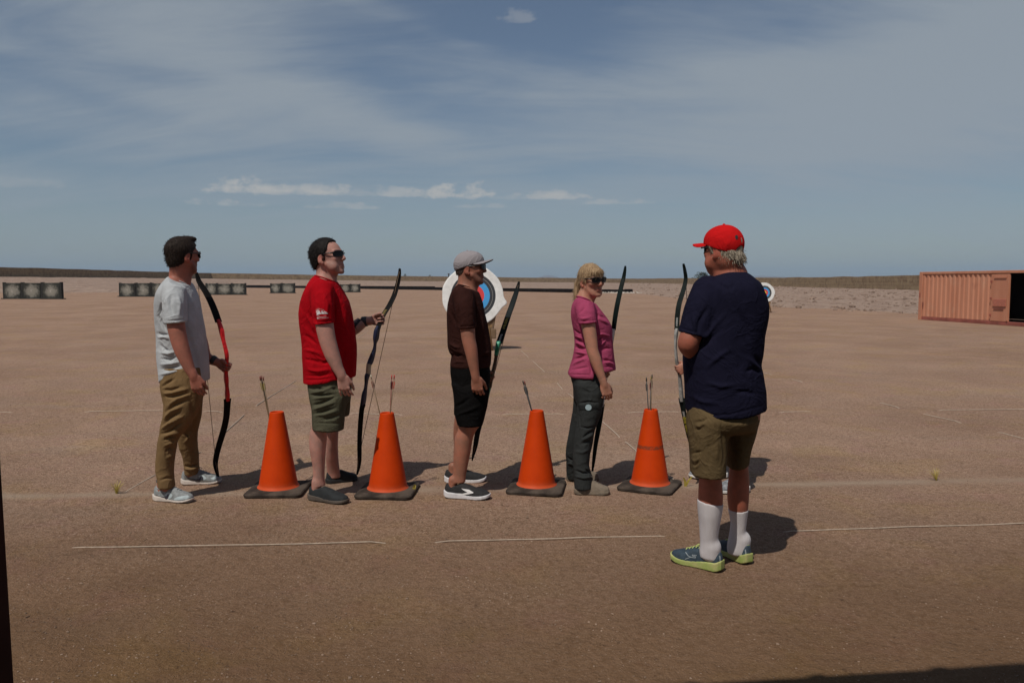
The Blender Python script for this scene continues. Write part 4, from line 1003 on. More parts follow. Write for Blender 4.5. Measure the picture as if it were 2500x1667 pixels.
# ------------------------------------------------------------------ recurve bows
def bow(crop, pts, riser_rng, riser_col, label, theta, str_pts, Y, side, tip_str, limb_col=(.008, .007, .0065), grip=None, marks=()):
    """pts: (x, y, visible width) from top tip to bottom tip in crop units; the bow plane is turned by theta out of the picture plane"""
    k = crop.k; c = math.cos(theta); s_ = math.sin(theta)
    P0 = [crop.p(x, y, Y) for x, y, _ in pts]
    t0, t1 = crop.p(*str_pts[0], Y), crop.p(*str_pts[1], Y)
    pos = []; wid = []
    for (x, y, w_), p in zip(pts, P0):
        f = (p[2] - t0[2]) / (t1[2] - t0[2]); xs = t0[0] + (t1[0] - t0[0]) * f; off = p[0] - xs
        Yn = Y + math.tan(theta) * off * side; pos.append(crop.p(x, y, Yn)); wid.append(w_ / k / F_PX * Yn)
    pos = np.array(pos); wid = np.array(wid)
    # refine
    u = np.arange(len(pos)); uu = np.linspace(0, len(pos) - 1, (len(pos) - 1) * 6 + 1)
    kk = np.hanning(9); kk /= kk.sum()
    def sm(a):
        q = np.interp(uu, u, a); pad = np.concatenate([2 * q[0] - q[4:0:-1], q, 2 * q[-1] - q[-2:-6:-1]]); return np.convolve(pad, kk, 'valid')
    pos = np.stack([sm(pos[:, i]) for i in range(3)], 1); wid = sm(wid)
    root = empty('recurve_bow', (pos[-1][0], pos[-1][1], 0), label, 'bow', 'recurve bows held by the archers')
    T = np.gradient(pos, axis=0); T /= np.linalg.norm(T, axis=1)[:, None]
    wd = np.array([s_ * side, -c, 0.0])                       # across the limb
    def section(i, hw, ht):
        a = wd - T[i] * (wd @ T[i]); a /= np.linalg.norm(a); b = np.cross(T[i], a)
        return [pos[i] + a * hw * x + b * ht * y for x, y in ((-1, -.6), (-.7, -1), (.7, -1), (1, -.6), (1, .6), (.7, 1), (-.7, 1), (-1, .6))]
    def sweep(i0, i1, name, mt, hwf, htf, parent=root):
        V = []; 
        for i in range(i0, i1 + 1): V += section(i, hwf(i), htf(i))
        n = 8; k2 = i1 - i0 + 1
        Fq = [[i*n+j, (i+1)*n+j, (i+1)*n+(j+1) % n, i*n+(j+1) % n] for i in range(k2 - 1) for j in range(n)] + [list(range(n)), list(range((k2-1)*n, k2*n))[::-1]]
        return mk(name, V, Fq, mt, parent, smooth=False)
    r0, r1 = riser_rng[0] * 6, riser_rng[1] * 6
    vis = abs(wd[0])
    lw = lambda i: max(.004, wid[i] / 2 / max(vis, .5))
    LM = mat('bow_limb', limb_col, .55, .35, 8, spec=.07)
    limb_up = sweep(0, r0 + 2, 'limb', LM, lw, lambda i: .0045)
    limb_dn = sweep(r1 - 2, len(pos) - 1, 'limb', LM, lw, lambda i: .0045)
    rm = mat('bow_riser', riser_col, .4, .35, 30, c2=scaled(riser_col, 1.45))
    rl = sweep(r0, r1, 'riser', rm, lambda i: max(.008, wid[i] / 2 * .62), lambda i: max(.010, wid[i] / 2 * .9))
    if grip: 
        g0, g1, gc = grip; sweep(int(g0 * 6), int(g1 * 6), 'grip', mat('bow_grip', gc, .6, .15, 30), lambda i: max(.012, wid[i] / 2 * .70), lambda i: max(.013, wid[i] / 2 * 1.02))
    # lettering strokes along the limb face
    for (f0, f1, colr, sd, rel) in marks:
        rg = np.random.default_rng(sd); V = []; Fq = []; n = 9
        ii0, ii1 = f0 * 6, f1 * 6
        tot = n
        for q in range(n):
            def PT(uq, vq):
                ff = ii0 + (ii1 - ii0) * uq; i = int(min(max(ff, 0), len(pos) - 2)); fr = ff - i; p = pos[i] * (1 - fr) + pos[i + 1] * fr
                a = wd - T[i] * (wd @ T[i]); a /= np.linalg.norm(a); b = np.cross(T[i], a)
                if b[1] > 0: bb = -b
                else: bb = b
                return p + a * vq * lw(i) * rel + bb * .0052
            u0, u1 = (q + .12) / n, (q + .80) / n; kind = rg.integers(0, 4)
            strokes = [((u0, -.8), (u0, .8)), ((u1, -.8), (u1, .3))] if kind == 0 else [((u0, -.8), (u0, .8)), ((u0, .7), (u1, .7)), ((u0, 0), (u1, 0))] if kind == 1 else [((u0, -.7), (u1, -.7)), ((u0, -.7), (u0, .7)), ((u0, .7), (u1, .7)), ((u1, -.7), (u1, .7))] if kind == 2 else [((u0, -.8), ((u0+u1)/2, .8)), ((u1, -.8), ((u0+u1)/2, .8))]
            for (ua, va), (ub, vb) in strokes:
                A_, B_ = PT(ua, va), PT(ub, vb); dd = B_ - A_; L_ = np.linalg.norm(dd) + 1e-9
                i = int(min(ii0 + (ii1 - ii0) * ua, len(pos) - 2)); a = wd - T[i] * (wd @ T[i]); a /= np.linalg.norm(a); nn = np.cross(T[i], a); pr = np.cross(dd / L_, nn) * .0011
                kq = len(V); V += [A_ - pr, A_ + pr, B_ + pr, B_ - pr]; Fq.append([kq, kq+1, kq+2, kq+3])
        mk('lettering', V, Fq, mat('bow_print', colr, .5, .1), limb_up if f0 * 6 < r0 else limb_dn, smooth=False)
    # string between the recurves
    i0 = int(tip_str[0] * 6); i1 = int(tip_str[1] * 6); b = MB()
    thk = np.array([0, 0, 0.])
    A_, B_ = pos[i0], pos[i1]
    b.tube([pos[2], pos[i0] + (pos[i0] - pos[i0]) , *[A_ + (B_ - A_) * t for t in np.linspace(.02, .98, 12)], B_, pos[-3]], .0022, 6)
    b.build('string', mat('bow_string', (.14, .085, .045), .7), root, smooth=True)
    return root, pos
# ------------------------------------------------------------------ people: shared anatomy
def nv(a): a = np.array(a, float); return a / (np.linalg.norm(a) + 1e-12)
class Head:
    """frame of a head: x forward, y to its left, z up"""
    def __init__(s, O, az, pitch=0.0, roll=0.0, sc=1.0):
        f0 = np.array([math.cos(R(az)), math.sin(R(az)), 0]); l = np.array([-f0[1], f0[0], 0]); u = np.array([0, 0, 1.0]); p = R(pitch)
        f = f0 * math.cos(p) + u * math.sin(p); u2 = u * math.cos(p) - f0 * math.sin(p); r = R(roll)
        l2 = l * math.cos(r) + u2 * math.sin(r); u3 = u2 * math.cos(r) - l * math.sin(r)
        s.O = np.array(O, float); s.M = np.stack([f, l2, u3], 1); s.sc = sc
    def w(s, p): return s.O + s.M @ (np.array(p, float) * s.sc)
    def loc(s, V): return ((np.asarray(V) - s.O) @ s.M) / s.sc
    def fn(s, X, Y, Z):
        x, y, z = X - s.O[0], Y - s.O[1], Z - s.O[2]; M = s.M
        return tuple((x * M[0, i] + y * M[1, i] + z * M[2, i]) / s.sc for i in range(3))
def head_sdf(F, H, female=False, jowl=0.0, lean=0.0):
    e = lambda c, r, k=.012: F.ell(H.w(c), np.array(r) * H.sc, H.M, k * H.sc)
    cap = lambda a, b, ra, rb, k=.01: F.capsule(H.w(a), H.w(b), ra * H.sc, rb * H.sc, k * H.sc)
    e((-.012, 0, .036), (.100, .077, .089), .001)
    e((.012, 0, .012), (.083, .071, .085), .02)
    e((.034, 0, -.034), (.060, .059 - lean, .068), .02)
    e((.042, 0, -.078), (.047, .047 + jowl, .030), .022)
    cap((.078, -.010, -.100), (.078, .010, -.100), .016, .016, .016)
    for sy in (-1, 1):
        cap((.020, sy * .056, -.045), (.062, sy * .032, -.092), .017, .015, .018)       # jaw line
        e((.066, sy * .043, -.014), (.022, .020, .020), .018)                            # cheek bone
        cap((.086, sy * .012, .030), (.076, sy * .050, .032), .012, .009, .010)          # brow
        if jowl: e((.05, sy * .05, -.062), (.03, .022, .03), .02)
        # ear: rim, bowl and lobe
        Me = H.M @ np.array(Matrix.Rotation(R(12), 3, 'Y')) @ np.array(Matrix.Rotation(R(sy * 18), 3, 'Z'))
        F.ell(H.w((-.016, sy * .079, -.004)), np.array((.019, .0085, .033)) * H.sc, Me, .006)
        F.ell(H.w((-.004, sy * .077, -.032)), np.array((.010, .008, .012)) * H.sc, Me, .006)
        F.ell_sub(H.w((-.010, sy * .089, -.003)), np.array((.011, .007, .020)) * H.sc, Me, .004)
        F.ell_sub(H.w((.098, sy * .031, .010)), np.array((.016, .017, .012)) * H.sc, H.M, .010)   # eye socket
        F.ell(H.w((.080, sy * .031, .010)), np.array((.012, .0125, .0115)) * H.sc, H.M, .004)     # lidded eye
    cap((.090, 0, .022), (.112, 0, -.020), .009, .0125, .010)                            # nose
    for sy in (-1, 1): e((.103, sy * .012, -.026), (.010, .009, .008), .006)
    e((.088, 0, -.053), (.013, .025, .0085), .006); e((.087, 0, -.066), (.012, .022, .008), .006)
    F.sub(F.ell_fn(H.w((.101, 0, -.0595)), np.array((.010, .023, .0022)) * H.sc, H.M)[0], H.w((.1, 0, -.06)) - .03, H.w((.1, 0, -.06)) + .03, .003)
    F.ell_sub(H.w((.098, 0, -.082)), np.array((.010, .020, .006)) * H.sc, H.M, .008)
def hand(F, wrist, f, n, t, curl, sc=1.0, thumb=(.75, .6, .25), tbend=.5, spread=.05, grip=False):
    """f: toward the fingers, n: palm faces, t: thumb side"""
    W = np.array(wrist, float); f = nv(f); n = nv(np.array(n) - f * (f @ nv(n))); n = nv(n - f * (n @ f)); t0 = np.cross(f, n); t = t0 if t0 @ np.array(t) > 0 else -t0
    P = lambda a, b, c: W + (f * a + t * b + n * c) * sc
    M = np.stack([f, t, n], 1)
    F.capsule(P(-.02, 0, 0), P(.02, 0, 0), .024 * sc, .024 * sc, .012)
    F.ell(P(.030, .004, .001), np.array((.034, .030, .016)) * sc, M, .014)
    F.ell(P(.062, .002, .0), np.array((.036, .040, .0135)) * sc, M, .014)
    F.ell(P(.045, .026, .010), np.array((.030, .014, .014)) * sc, M, .010)               # ball of the thumb
    F.ell(P(.045, -.024, .008), np.array((.034, .013, .013)) * sc, M, .010)
    Ls = (.070, .078, .072, .056)
    for i in range(4):
        b = P(.088 - (.0, -.003, .0, .008)[i], .0295 - .0197 * i, .001); ang = 0.0; p = b; Lf = Ls[i]; r = (.0092, .0094, .009, .008)[i] * sc
        sd = (1.5 - i) * spread
        F.ell(p - n * .001 * sc, np.array((.012, .0100, .0105)) * sc, M, .005)
        cl = curl[i] if isinstance(curl[0], (tuple, list)) else tuple(c * (1 + .10 * (i - 1.5) * (0 if grip else 1)) for c in curl)
        for s_, (frac, a_) in enumerate(zip((.46, .30, .24), cl)):
            ang += a_; d = f * math.cos(ang) + n * math.sin(ang) + t * sd * max(0, math.cos(ang)); d = nv(d); q = p + d * Lf * frac * sc
            F.capsule(p, q, r * (1 - .08 * s_), r * (1 - .08 * (s_ + 1)), .0035); p = q
    b = P(.022, .030, .006); d = nv(f * thumb[0] + t * thumb[1] + n * thumb[2]); q = b + d * .042 * sc
    F.capsule(b, q, .0135 * sc, .0115 * sc, .010)
    d2 = nv(d * math.cos(tbend) + nv(f * .6 + n * .5 - t * .35) * math.sin(tbend)); q2 = q + d2 * .032 * sc
    F.capsule(q, q2, .0112 * sc, .0102 * sc, .004); d3 = nv(d2 * math.cos(tbend * .6) + nv(f * .5 + n * .6 - t * .3) * math.sin(tbend * .6)); F.capsule(q2, q2 + d3 * .024 * sc, .0102 * sc, .0085 * sc, .004)
def hair_cut(H, line):
    xs, zs = zip(*line)
    def fn(X, Y, Z):
        x, y, z = H.fn(X, Y, Z); xx = x + 0 * y + 0 * z
        return ((np.interp(xx.reshape(-1), xs, zs).reshape(xx.shape) - z) * H.sc).astype(np.float32)
    return fn
def build_hair(H, name, mt, root, line, thick=.014, extra=(), subs=(), tuft=500, tlen=.018, seed=0, rough=.004, flow=(-.6, 0, -.5), up=.12, top=9.0):
    F = Field(H.O - np.array([.20, .20, .27]) * H.sc, H.O + .20 * H.sc, .0035)
    cut = hair_cut(H, line)
    F.ell(H.w((-.012, 0, .036)), np.array((.100 + thick, .077 + thick * .8, .089 + thick)) * H.sc, H.M, .001)
    F.ell(H.w((.010, 0, .020)), np.array((.086 + thick * .6, .074 + thick * .5, .088 + thick * .6)) * H.sc, H.M, .012)
    F.ell(H.w((-.050, 0, -.025)), np.array((.055 + thick * .7, .060 + thick * .5, .060)) * H.sc, H.M, .02)
    F.cut(cut)
    for sy in (-1, 1):
        F.ell_sub(H.w((-.008, sy * .088, -.010)), np.array((.024, .020, .036)) * H.sc, H.M, .006)
    for (c, r_, k) in extra: F.ell(H.w(c), np.array(r_) * H.sc, H.M, k)
    for (c, r_) in subs: F.ell_sub(H.w(c), np.array(r_) * H.sc, H.M, .01)
    V, Fq = F.mesh(2); n = vnormals(V, Fq)
    L0 = H.loc(V); V = V + n * (rough * (.8 * fbm(L0 * [45, 45, 20], 3, seed + 1) + .6 * fbm(L0 * [110, 110, 40], 2, seed + 2)))[:, None]
    rg = np.random.default_rng(seed); idx = rg.choice(len(V), min(tuft, len(V)), replace=False); fl = H.M @ np.array(flow)
    Vt = []; Ft = []
    for i in idx:
        if H.loc(V[i:i+1])[0, 2] > top: continue
        wild = rg.random() < .22; d = nv(fl + n[i] * (up + (.55 if wild else 0)) + rg.standard_normal(3) * (.55 if wild else .3) + (0, 0, -.1)); d = nv(d - n[i] * min(0, d @ n[i]) * .9); s = nv(np.cross(d, n[i]) + 1e-6); l = tlen * (.5 + rg.random()); w_ = .0009 + .0007 * rg.random(); k = len(Vt)
        p = V[i] - n[i] * .002; Vt += [p - s * w_, p + s * w_, p + d * l * .6 + s * w_ * .7 + n[i] * .002, p + d * l * .6 - s * w_ * .7 + n[i] * .002, p + d * l + n[i] * .0005]; Ft += [[k, k+1, k+2, k+3], [k+3, k+2, k+4]]
    faces = [Fq] + [[a + len(V) for a in f] for f in Ft]
    return mk(name, np.concatenate([V, np.array(Vt).reshape(-1, 3)]), faces, mt, root)
BLACKLENS = mat('dark_lens', (.005, .005, .0055), .28, .1, 5, spec=.2); FRAME = mat('glasses_frame', (.012, .010, .010), .3, .1, 5)
def build_glasses(H, root, wrap=.0, lw=.029, lh=.020, fwd=.0, frame=FRAME, low=.0, temple_tilt=0.0):
    M = H.M; b = MB()
    zc = .012 - low
    for sy in (-1, 1):
        y0 = sy * (.034 + lw); b.tube([H.w((.100 + fwd - .014, y0 + sy * .004, zc + .008)), H.w((.05, sy * .079, zc + .009 - temple_tilt * .3)), H.w((-.012, sy * .083, zc + .010 - temple_tilt)), H.w((-.034, sy * .080, zc - .006 - temple_tilt))], [.0045 * H.sc, .004 * H.sc, .0032 * H.sc, .0025 * H.sc], 6)
    b.tube([H.w((.106 + fwd, -.010, zc + .006)), H.w((.110 + fwd, 0, zc + .008)), H.w((.106 + fwd, .010, zc + .006))], .003 * H.sc, 6)
    # rims
    for sy in (-1, 1):
        pts = []
        for j in range(25):
            t = 2 * math.pi * j / 24; cx, sx = math.cos(t), math.sin(t); ex = lambda v: math.copysign(abs(v) ** .55, v)
            yy = sy * .034 + lw * ex(cx); zz = zc + lh * ex(sx) * (1 - .12 * (sx < 0) * abs(cx)); pts.append(H.w((.108 + fwd - 5.5 * yy * yy * (1 + wrap), yy, zz)))
        b.tube(pts, .0028 * H.sc, 6, cap=False)
    g = b.build('sunglasses', frame, root, smooth=True)
    for sy in (-1, 1):
        V = []; Fq = []; nr, nn = 5, 24
        for side in (0, 1):
            for i in range(nr + 1):
                for j in range(nn):
                    t = 2 * math.pi * j / nn; ex = lambda v: math.copysign(abs(v) ** .55, v)
                    yy = sy * .034 + lw * ex(math.cos(t)) * i / nr; zz = zc + lh * ex(math.sin(t)) * i / nr * (1 - .12 * (math.sin(t) < 0) * abs(math.cos(t)))
                    V.append(H.w((.108 + fwd - 5.5 * yy * yy * (1 + wrap) - .0022 * side, yy, zz)))
        A = (nr + 1) * nn
        for i in range(nr):
            for j in range(nn):
                f = [i*nn+j, (i+1)*nn+j, (i+1)*nn+(j+1) % nn, i*nn+(j+1) % nn]; Fq += [f, [x + A for x in f[::-1]]]
        mk('lens', V, Fq, BLACKLENS, g, smooth=True)
def build_cap(H, root, mt, under, front=.052, back=.004, thick=.013, brim_len=.074, tilt=.10, arch=False, brim_mt=None, span=1.12):
    F = Field(H.O - .19 * H.sc, H.O + .21 * H.sc, .0035)
    F.ell(H.w((-.010, 0, .036)), np.array((.103 + thick, .079 + thick, .093 + thick)) * H.sc, H.M, .001)
    F.ell(H.w((.030, 0, .062)), np.array((.078, .068, .066)) * H.sc, H.M, .02)
    sl = (front - back) / .20
    def low(X, Y, Z):
        x, y, z = H.fn(X, Y, Z); return (back + sl * (x + .10) - z) * H.sc
    F.cut(low)
    F.sub(F.ell_fn(H.w((-.012, 0, .034)), np.array((.100 + thick * .35, .077 + thick * .35, .089 + thick * .4)) * H.sc, H.M)[0], H.O - .12, H.O + .14, .002)
    if arch: F.ell_sub(H.w((-.125, 0, back + .006)), np.array((.06, .030, .030)) * H.sc, H.M, .004)
    V, Fq = F.mesh(2); L0 = H.loc(V); n = vnormals(V, Fq)
    a = np.arctan2(L0[:, 1], L0[:, 0] + .012); seam = np.abs(((a / (math.pi / 3)) % 1) - .5); V = V - n * (.0012 * np.exp(-((.5 - seam) / .03) ** 2))[:, None]
    c = mk('cap', V, Fq, mt, root)
    bp = H.w((-.010, 0, .036 + .093 + thick)); b2 = MB(); b2.lathe([(0, .006), (.004, .005), (.007, .002), (.008, -.002)], 12, bp); b2.build('button', mt, c, smooth=True)
    Vb = []; nu, nvv = 30, 8; 
    for side in (0, 1):
        for i in range(nu + 1):
            u = i / nu * 2 - 1; aa = u * span
            zr = back + sl * (.10 + (.098 + thick) * math.cos(aa) - .01) + .004
            rp = np.array([-.010 + (.101 + thick) * math.cos(aa), (.078 + thick) * math.sin(aa), zr - .001])
            ext = brim_len * max(0.0, 1 - abs(u) ** 2.6) ** .5
            for j in range(nvv + 1):
                v = j / nvv; q = rp + np.array([ext * v, (.006 * u * v), tilt * ext * v - .022 * u * u * v * (ext / brim_len) - .004 * v * v - .0035 * side]); Vb.append(H.w(q))
    A = (nu + 1) * (nvv + 1); Fb = []; I = lambda i, j: i * (nvv + 1) + j; fm = []
    for i in range(nu):
        for j in range(nvv):
            f = [I(i, j), I(i, j+1), I(i+1, j+1), I(i+1, j)]; Fb.append(f); fm.append(0); Fb.append([x + A for x in f[::-1]]); fm.append(1)
        f = [I(i, nvv), I(i, nvv) + A, I(i+1, nvv) + A, I(i+1, nvv)]; Fb.append(f); fm.append(0)
    mk('brim', Vb, Fb, mt, c, smooth=True, mats=[brim_mt or mt, under], fmat=fm)
    return c, V, Fq
# ------------------------------------------------------------------ shoes
def build_shoe(root, heel, toe, upper, sole, width=1.0, hgt=1.0, sole_h=.032, boot=0.0, name='shoe', lining=None, lace=None, rocker=0.0, taper=.35):
    heel = np.array([heel[0], heel[1], 0.0]); toe = np.array([toe[0], toe[1], 0.0]); Ln = np.linalg.norm(toe - heel); f = (toe - heel) / Ln; l = np.array([-f[1], f[0], 0])
    T = np.stack([f, l, [0, 0, 1]], 1); s = Ln / .29
    xs = np.array([0, .008, .025, .06, .10, .15, .20, .245, .275, .286, .29]) * s
    ws = np.array([.010, .022, .031, .036, .037, .041, .048, .046, .032, .018, .004]) * width * s ** .5
    hs = np.array([.050, .078 + boot, .088 + boot, .084 + boot, .094 + boot * .9, .082 + boot * .2, .060, .047, .037, .026, .012]) * hgt
    zb = sole_h * .42
    F = Field((-.03, -.085, -.01), (Ln + .03, .085, .15 + boot), .0035)
    def up(X, Y, Z):
        xx = (X + 0 * Y + 0 * Z); w_ = np.interp(xx.reshape(-1), xs, ws).reshape(xx.shape); h_ = np.interp(xx.reshape(-1), xs, hs).reshape(xx.shape)
        y = np.abs(Y) + 0 * xx; z = np.maximum(Z - zb, 0) + 0 * xx; k0 = ((y / w_) ** 2.4 + (z / h_) ** 2.6) ** (1 / 2.5) + 1e-6; lr = np.sqrt(y * y + z * z)
        d = np.where(lr < 1e-4, -np.minimum(w_, h_), lr * (1 - 1 / k0)); return np.maximum(np.maximum(d, zb - .012 - Z), np.maximum(-.001 - X, X - Ln))
    F.add(up, (0, -.08, 0), (Ln, .08, .13 + boot), .001)
    F.ell_sub((.062 * s, 0, zb + .10 * hgt + boot), (.046 * s, .027 * width, .055 + boot * .4), None, .006)
    V, Fq = F.mesh(3); n = vnormals(V, Fq); V = V + n * (.0008 * fbm(V * 60, 2, 4))[:, None]
    Wv = heel + V @ T.T
    sh = mk(name, Wv, Fq, upper, root)
    F2 = Field((-.03, -.085, -.02), (Ln + .03, .085, .08), .0035)
    ws2 = np.array([.020, .030, .036, .038, .037, .039, .047, .047, .036, .024, .010]) * width * s ** .5 + .003
    def so(X, Y, Z):
        xx = X + 0 * Y + 0 * Z; w_ = np.interp(xx.reshape(-1), xs, ws2).reshape(xx.shape)
        spr = (.010 + rocker) * np.clip((xx - .70 * Ln) / (.30 * Ln), 0, 1) ** 2 + (.004 + rocker * .6) * np.clip((.12 * Ln - xx) / (.12 * Ln), 0, 1) ** 2
        tt_ = np.clip((xx / Ln - .15) / .5, 0, 1); tt_ = tt_ * tt_ * (3 - 2 * tt_); top = sole_h * (1.0 - taper * tt_) + spr * .8 + .006 * np.clip((.1 * Ln - xx) / (.1 * Ln), 0, 1)
        a = np.abs(Y) - w_; c = np.maximum(Z - top, spr - Z); d = np.maximum(a, c); ex = np.maximum(-.004 - xx, xx - Ln - .002); return np.maximum(d, ex)
    F2.add(so, (-.01, -.07, 0), (Ln + .01, .07, .06), .001)
    V2, Fq2 = F2.mesh(3); mk('sole', heel + V2 @ T.T, Fq2, sole, sh)
    if lining:      # padded collar edge
        b = MB(); pts = []
        for j in range(33):
            t = 2 * math.pi * j / 32; x = .062 * s + .043 * s * math.cos(t); y = .0262 * width * math.sin(t); hz = zb + np.interp(x, xs, hs) - .012 * abs(math.sin(t)) ** 2 - .004
            pts.append(heel + T @ np.array([x, y * 1.12, hz]))
        b.tube(pts, .0045, 6, cap=False); b.build('collar', lining, sh, smooth=True)
    if lace:
        b = MB()
        for j in range(5):
            x = (.118 + .019 * j) * s; z = zb + np.interp(x, xs, hs) * .985 + .002; y = .017 * width
            b.tube([heel + T @ np.array([x - .004, -y, z - .010]), heel + T @ np.array([x, -y * .4, z + .001]), heel + T @ np.array([x + .004, y * .4, z + .001]), heel + T @ np.array([x + .006, y, z - .010])], .0028, 6)
        x = .112 * s; z = zb + np.interp(x, xs, hs) + .004
        for sy in (-1, 1): b.tube([heel + T @ np.array([x, 0, z]), heel + T @ np.array([x + .01, sy * .022, z + .012]), heel + T @ np.array([x + .03, sy * .03, z - .004])], .0026, 6)
        b.build('laces', lace, sh, smooth=True)
    return sh, Wv, Fq
# ------------------------------------------------------------------ marks printed on things: laid onto the surface itself
def decal(name, crop, polys, V, Fq, mt, parent, step=.55, lift=.0012):
    bv = BVHTree.FromPolygons([Vector(v) for v in V], [list(map(int, f)) for f in Fq]); cam_p = Vector((0, 0, CAM_H)); Vo = []; Fo = []; cache = {}
    def hit(px, py):
        key = (round(px, 3), round(py, 3))
        if key not in cache:
            d = (at(px, py, 5.0) - cam_p).normalized(); h = bv.ray_cast(cam_p, d)
            if h[0] is None: cache[key] = None
            else: cache[key] = len(Vo); Vo.append(h[0] + h[1] * lift)
        return cache[key]
    for poly in polys:
        q = np.array([crop.px(*p) for p in poly]); x0, y0 = q.min(0); x1, y1 = q.max(0)
        nx, ny = int((x1 - x0) / step) + 1, int((y1 - y0) / step) + 1
        for i in range(nx):
            for j in range(ny):
                cx, cy = x0 + (i + .5) * step, y0 + (j + .5) * step; ins = False; m = len(q); b = m - 1
                for a in range(m):
                    if (q[a][1] > cy) != (q[b][1] > cy) and cx < (q[b][0] - q[a][0]) * (cy - q[a][1]) / (q[b][1] - q[a][1]) + q[a][0]: ins = not ins
                    b = a
                if not ins: continue
                h = [hit(x0 + (i + u) * step, y0 + (j + v) * step) for u, v in ((0, 0), (0, 1), (1, 1), (1, 0))]
                if None in h: continue
                if max((Vo[h[k]] - Vo[h[0]]).length for k in range(4)) < .03: Fo.append(h)
    if Fo: return mk(name, [tuple(v) for v in Vo], [list(f) for f in Fo], mt, parent, smooth=True)
def disc(x, y, r, n=16, sx=1.0): return [(x + r * sx * math.cos(2 * math.pi * j / n), y + r * math.sin(2 * math.pi * j / n)) for j in range(n)]
def bar_(x0, y0, x1, y1, w): 
    d = np.array([x1 - x0, y1 - y0], float); d /= np.linalg.norm(d); p = np.array([-d[1], d[0]]) * w / 2
    return [(x0 + p[0], y0 + p[1]), (x1 + p[0], y1 + p[1]), (x1 - p[0], y1 - p[1]), (x0 - p[0], y0 - p[1])]
# ------------------------------------------------------------------ measured silhouettes to solid rings
def rings(crop, rows, Y=None, y_top=None, y_bot=None):
    """rows: (y, left, right, half depth[, depth]); Y may be a number or a pair spread from the first row to the last"""
    out = []; ys = [r[0] for r in rows]
    for r in rows:
        if len(r) > 4: D = r[4]
        elif isinstance(Y, tuple): t = (r[0] - ys[0]) / (ys[-1] - ys[0]); D = Y[0] + (Y[1] - Y[0]) * t
        else: D = crop.Y if Y is None else Y
        a, b = crop.p(r[1], r[0], D), crop.p(r[2], r[0], D)
        w_ = abs(b[0] - a[0]) / 2; cx = (a[0] + b[0]) / 2; tv = abs(cx / D)      # seen at an angle the far and near flanks widen the outline
        out.append((cx, D, (a[2] + b[2]) / 2, math.sqrt(max(w_ * w_ - (r[3] * tv) ** 2, (.62 * w_) ** 2)), r[3]))
    return out
def chainpts(crop, rows): return [(crop.p(x, y, Y), r) for x, y, Y, r in rows]
def shirt_mesh(crop, torso, collar, sleeves, hem, Y, k=.022, grow=0.0, h=.0055, n=2.3, yaw_pts=None):
    rg = rings(crop, torso, Y); A = np.array(rg)
    lo = [A[:, 0].min() - .35, A[:, 1].min() - .45, A[:, 2].min() - .08]; hi = [A[:, 0].max() + .35, A[:, 1].max() + .45, A[:, 2].max() + .06]
    F = Field(lo, hi, h); F.loft(rg, .001, n, rnd=.02)
    for (pts, cutl) in sleeves:
        cp = chainpts(crop, pts); cf = None
        if cutl: Yc = pts[-1][2]; cf0 = line_cut(crop.p(*cutl[0], Yc), crop.p(*cutl[1], Yc), 'above'); cf = cf0
        F.chain(cp, k, cf)
    if collar: 
        c = line_cut(crop.p(*collar[0], Y), crop.p(*collar[1], Y), 'below'); F.cut(c)
    if hem: F.cut(poly_cut([crop.p(*q, Y) for q in hem]))
    return F, rg
def skin_cols(V, H=None, base=(1, 1, 1), beard=0.0, lips=.75, red=(), ear=.85):
    c = np.ones((len(V), 3)) * np.array(base)
    if H is not None:
        L0 = H.loc(V); x, y, z = L0.T; inh = (np.abs(L0) < .2).all(1)
        if beard:
            m = np.clip((-.022 - z + (x - .03) * .12) / .018, 0, 1) * np.clip((x - .005) / .03, 0, 1) * np.clip((z + .155) / .03, 0, 1) * inh
            m = np.maximum(m, np.clip(1 - np.abs(z + .042) / .010, 0, 1) * np.clip((x - .075) / .01, 0, 1) * inh)
            m = m * (.75 + .25 * fbm(L0 * 120, 2, 3)); c *= 1 - beard * np.clip(m, 0, 1)[:, None] * np.array([.86, .80, .72])
        lp = np.exp(-((z + .0595) / .010) ** 2) * np.exp(-(y / .022) ** 2) * (x > .075) * inh
        c *= 1 - lp[:, None] * np.array([.08, .38, .30]) * lips
        er = (np.abs(y) > .072) * (np.abs(z) < .045) * (x < .02) * inh; c[er.astype(bool)] *= np.array([1.05, ear, ear])
        nb = np.exp(-(((x - .11) / .03) ** 2 + (y / .03) ** 2 + ((z + .015) / .03) ** 2)) * inh; c *= 1 - nb[:, None] * np.array([0, .10, .10])
        bro = np.exp(-((z - .034) / .006) ** 2) * (x > .06) * (np.abs(y) < .055) * (np.abs(y) > .012) * inh; c *= 1 - bro[:, None] * np.array([.55, .55, .5])
    return c
def band(F_or_pts, name, mt, root, a, b, ra, rb, n=20):
    """strap around a limb"""
    m = MB(); m.tube([np.array(a), np.array(a) * .67 + np.array(b) * .33, np.array(a) * .33 + np.array(b) * .67, np.array(b)], [ra, (ra * 2 + rb) / 3 + .0015, (ra + rb * 2) / 3 + .0015, rb], n); return m.build(name, mt, root, smooth=True)
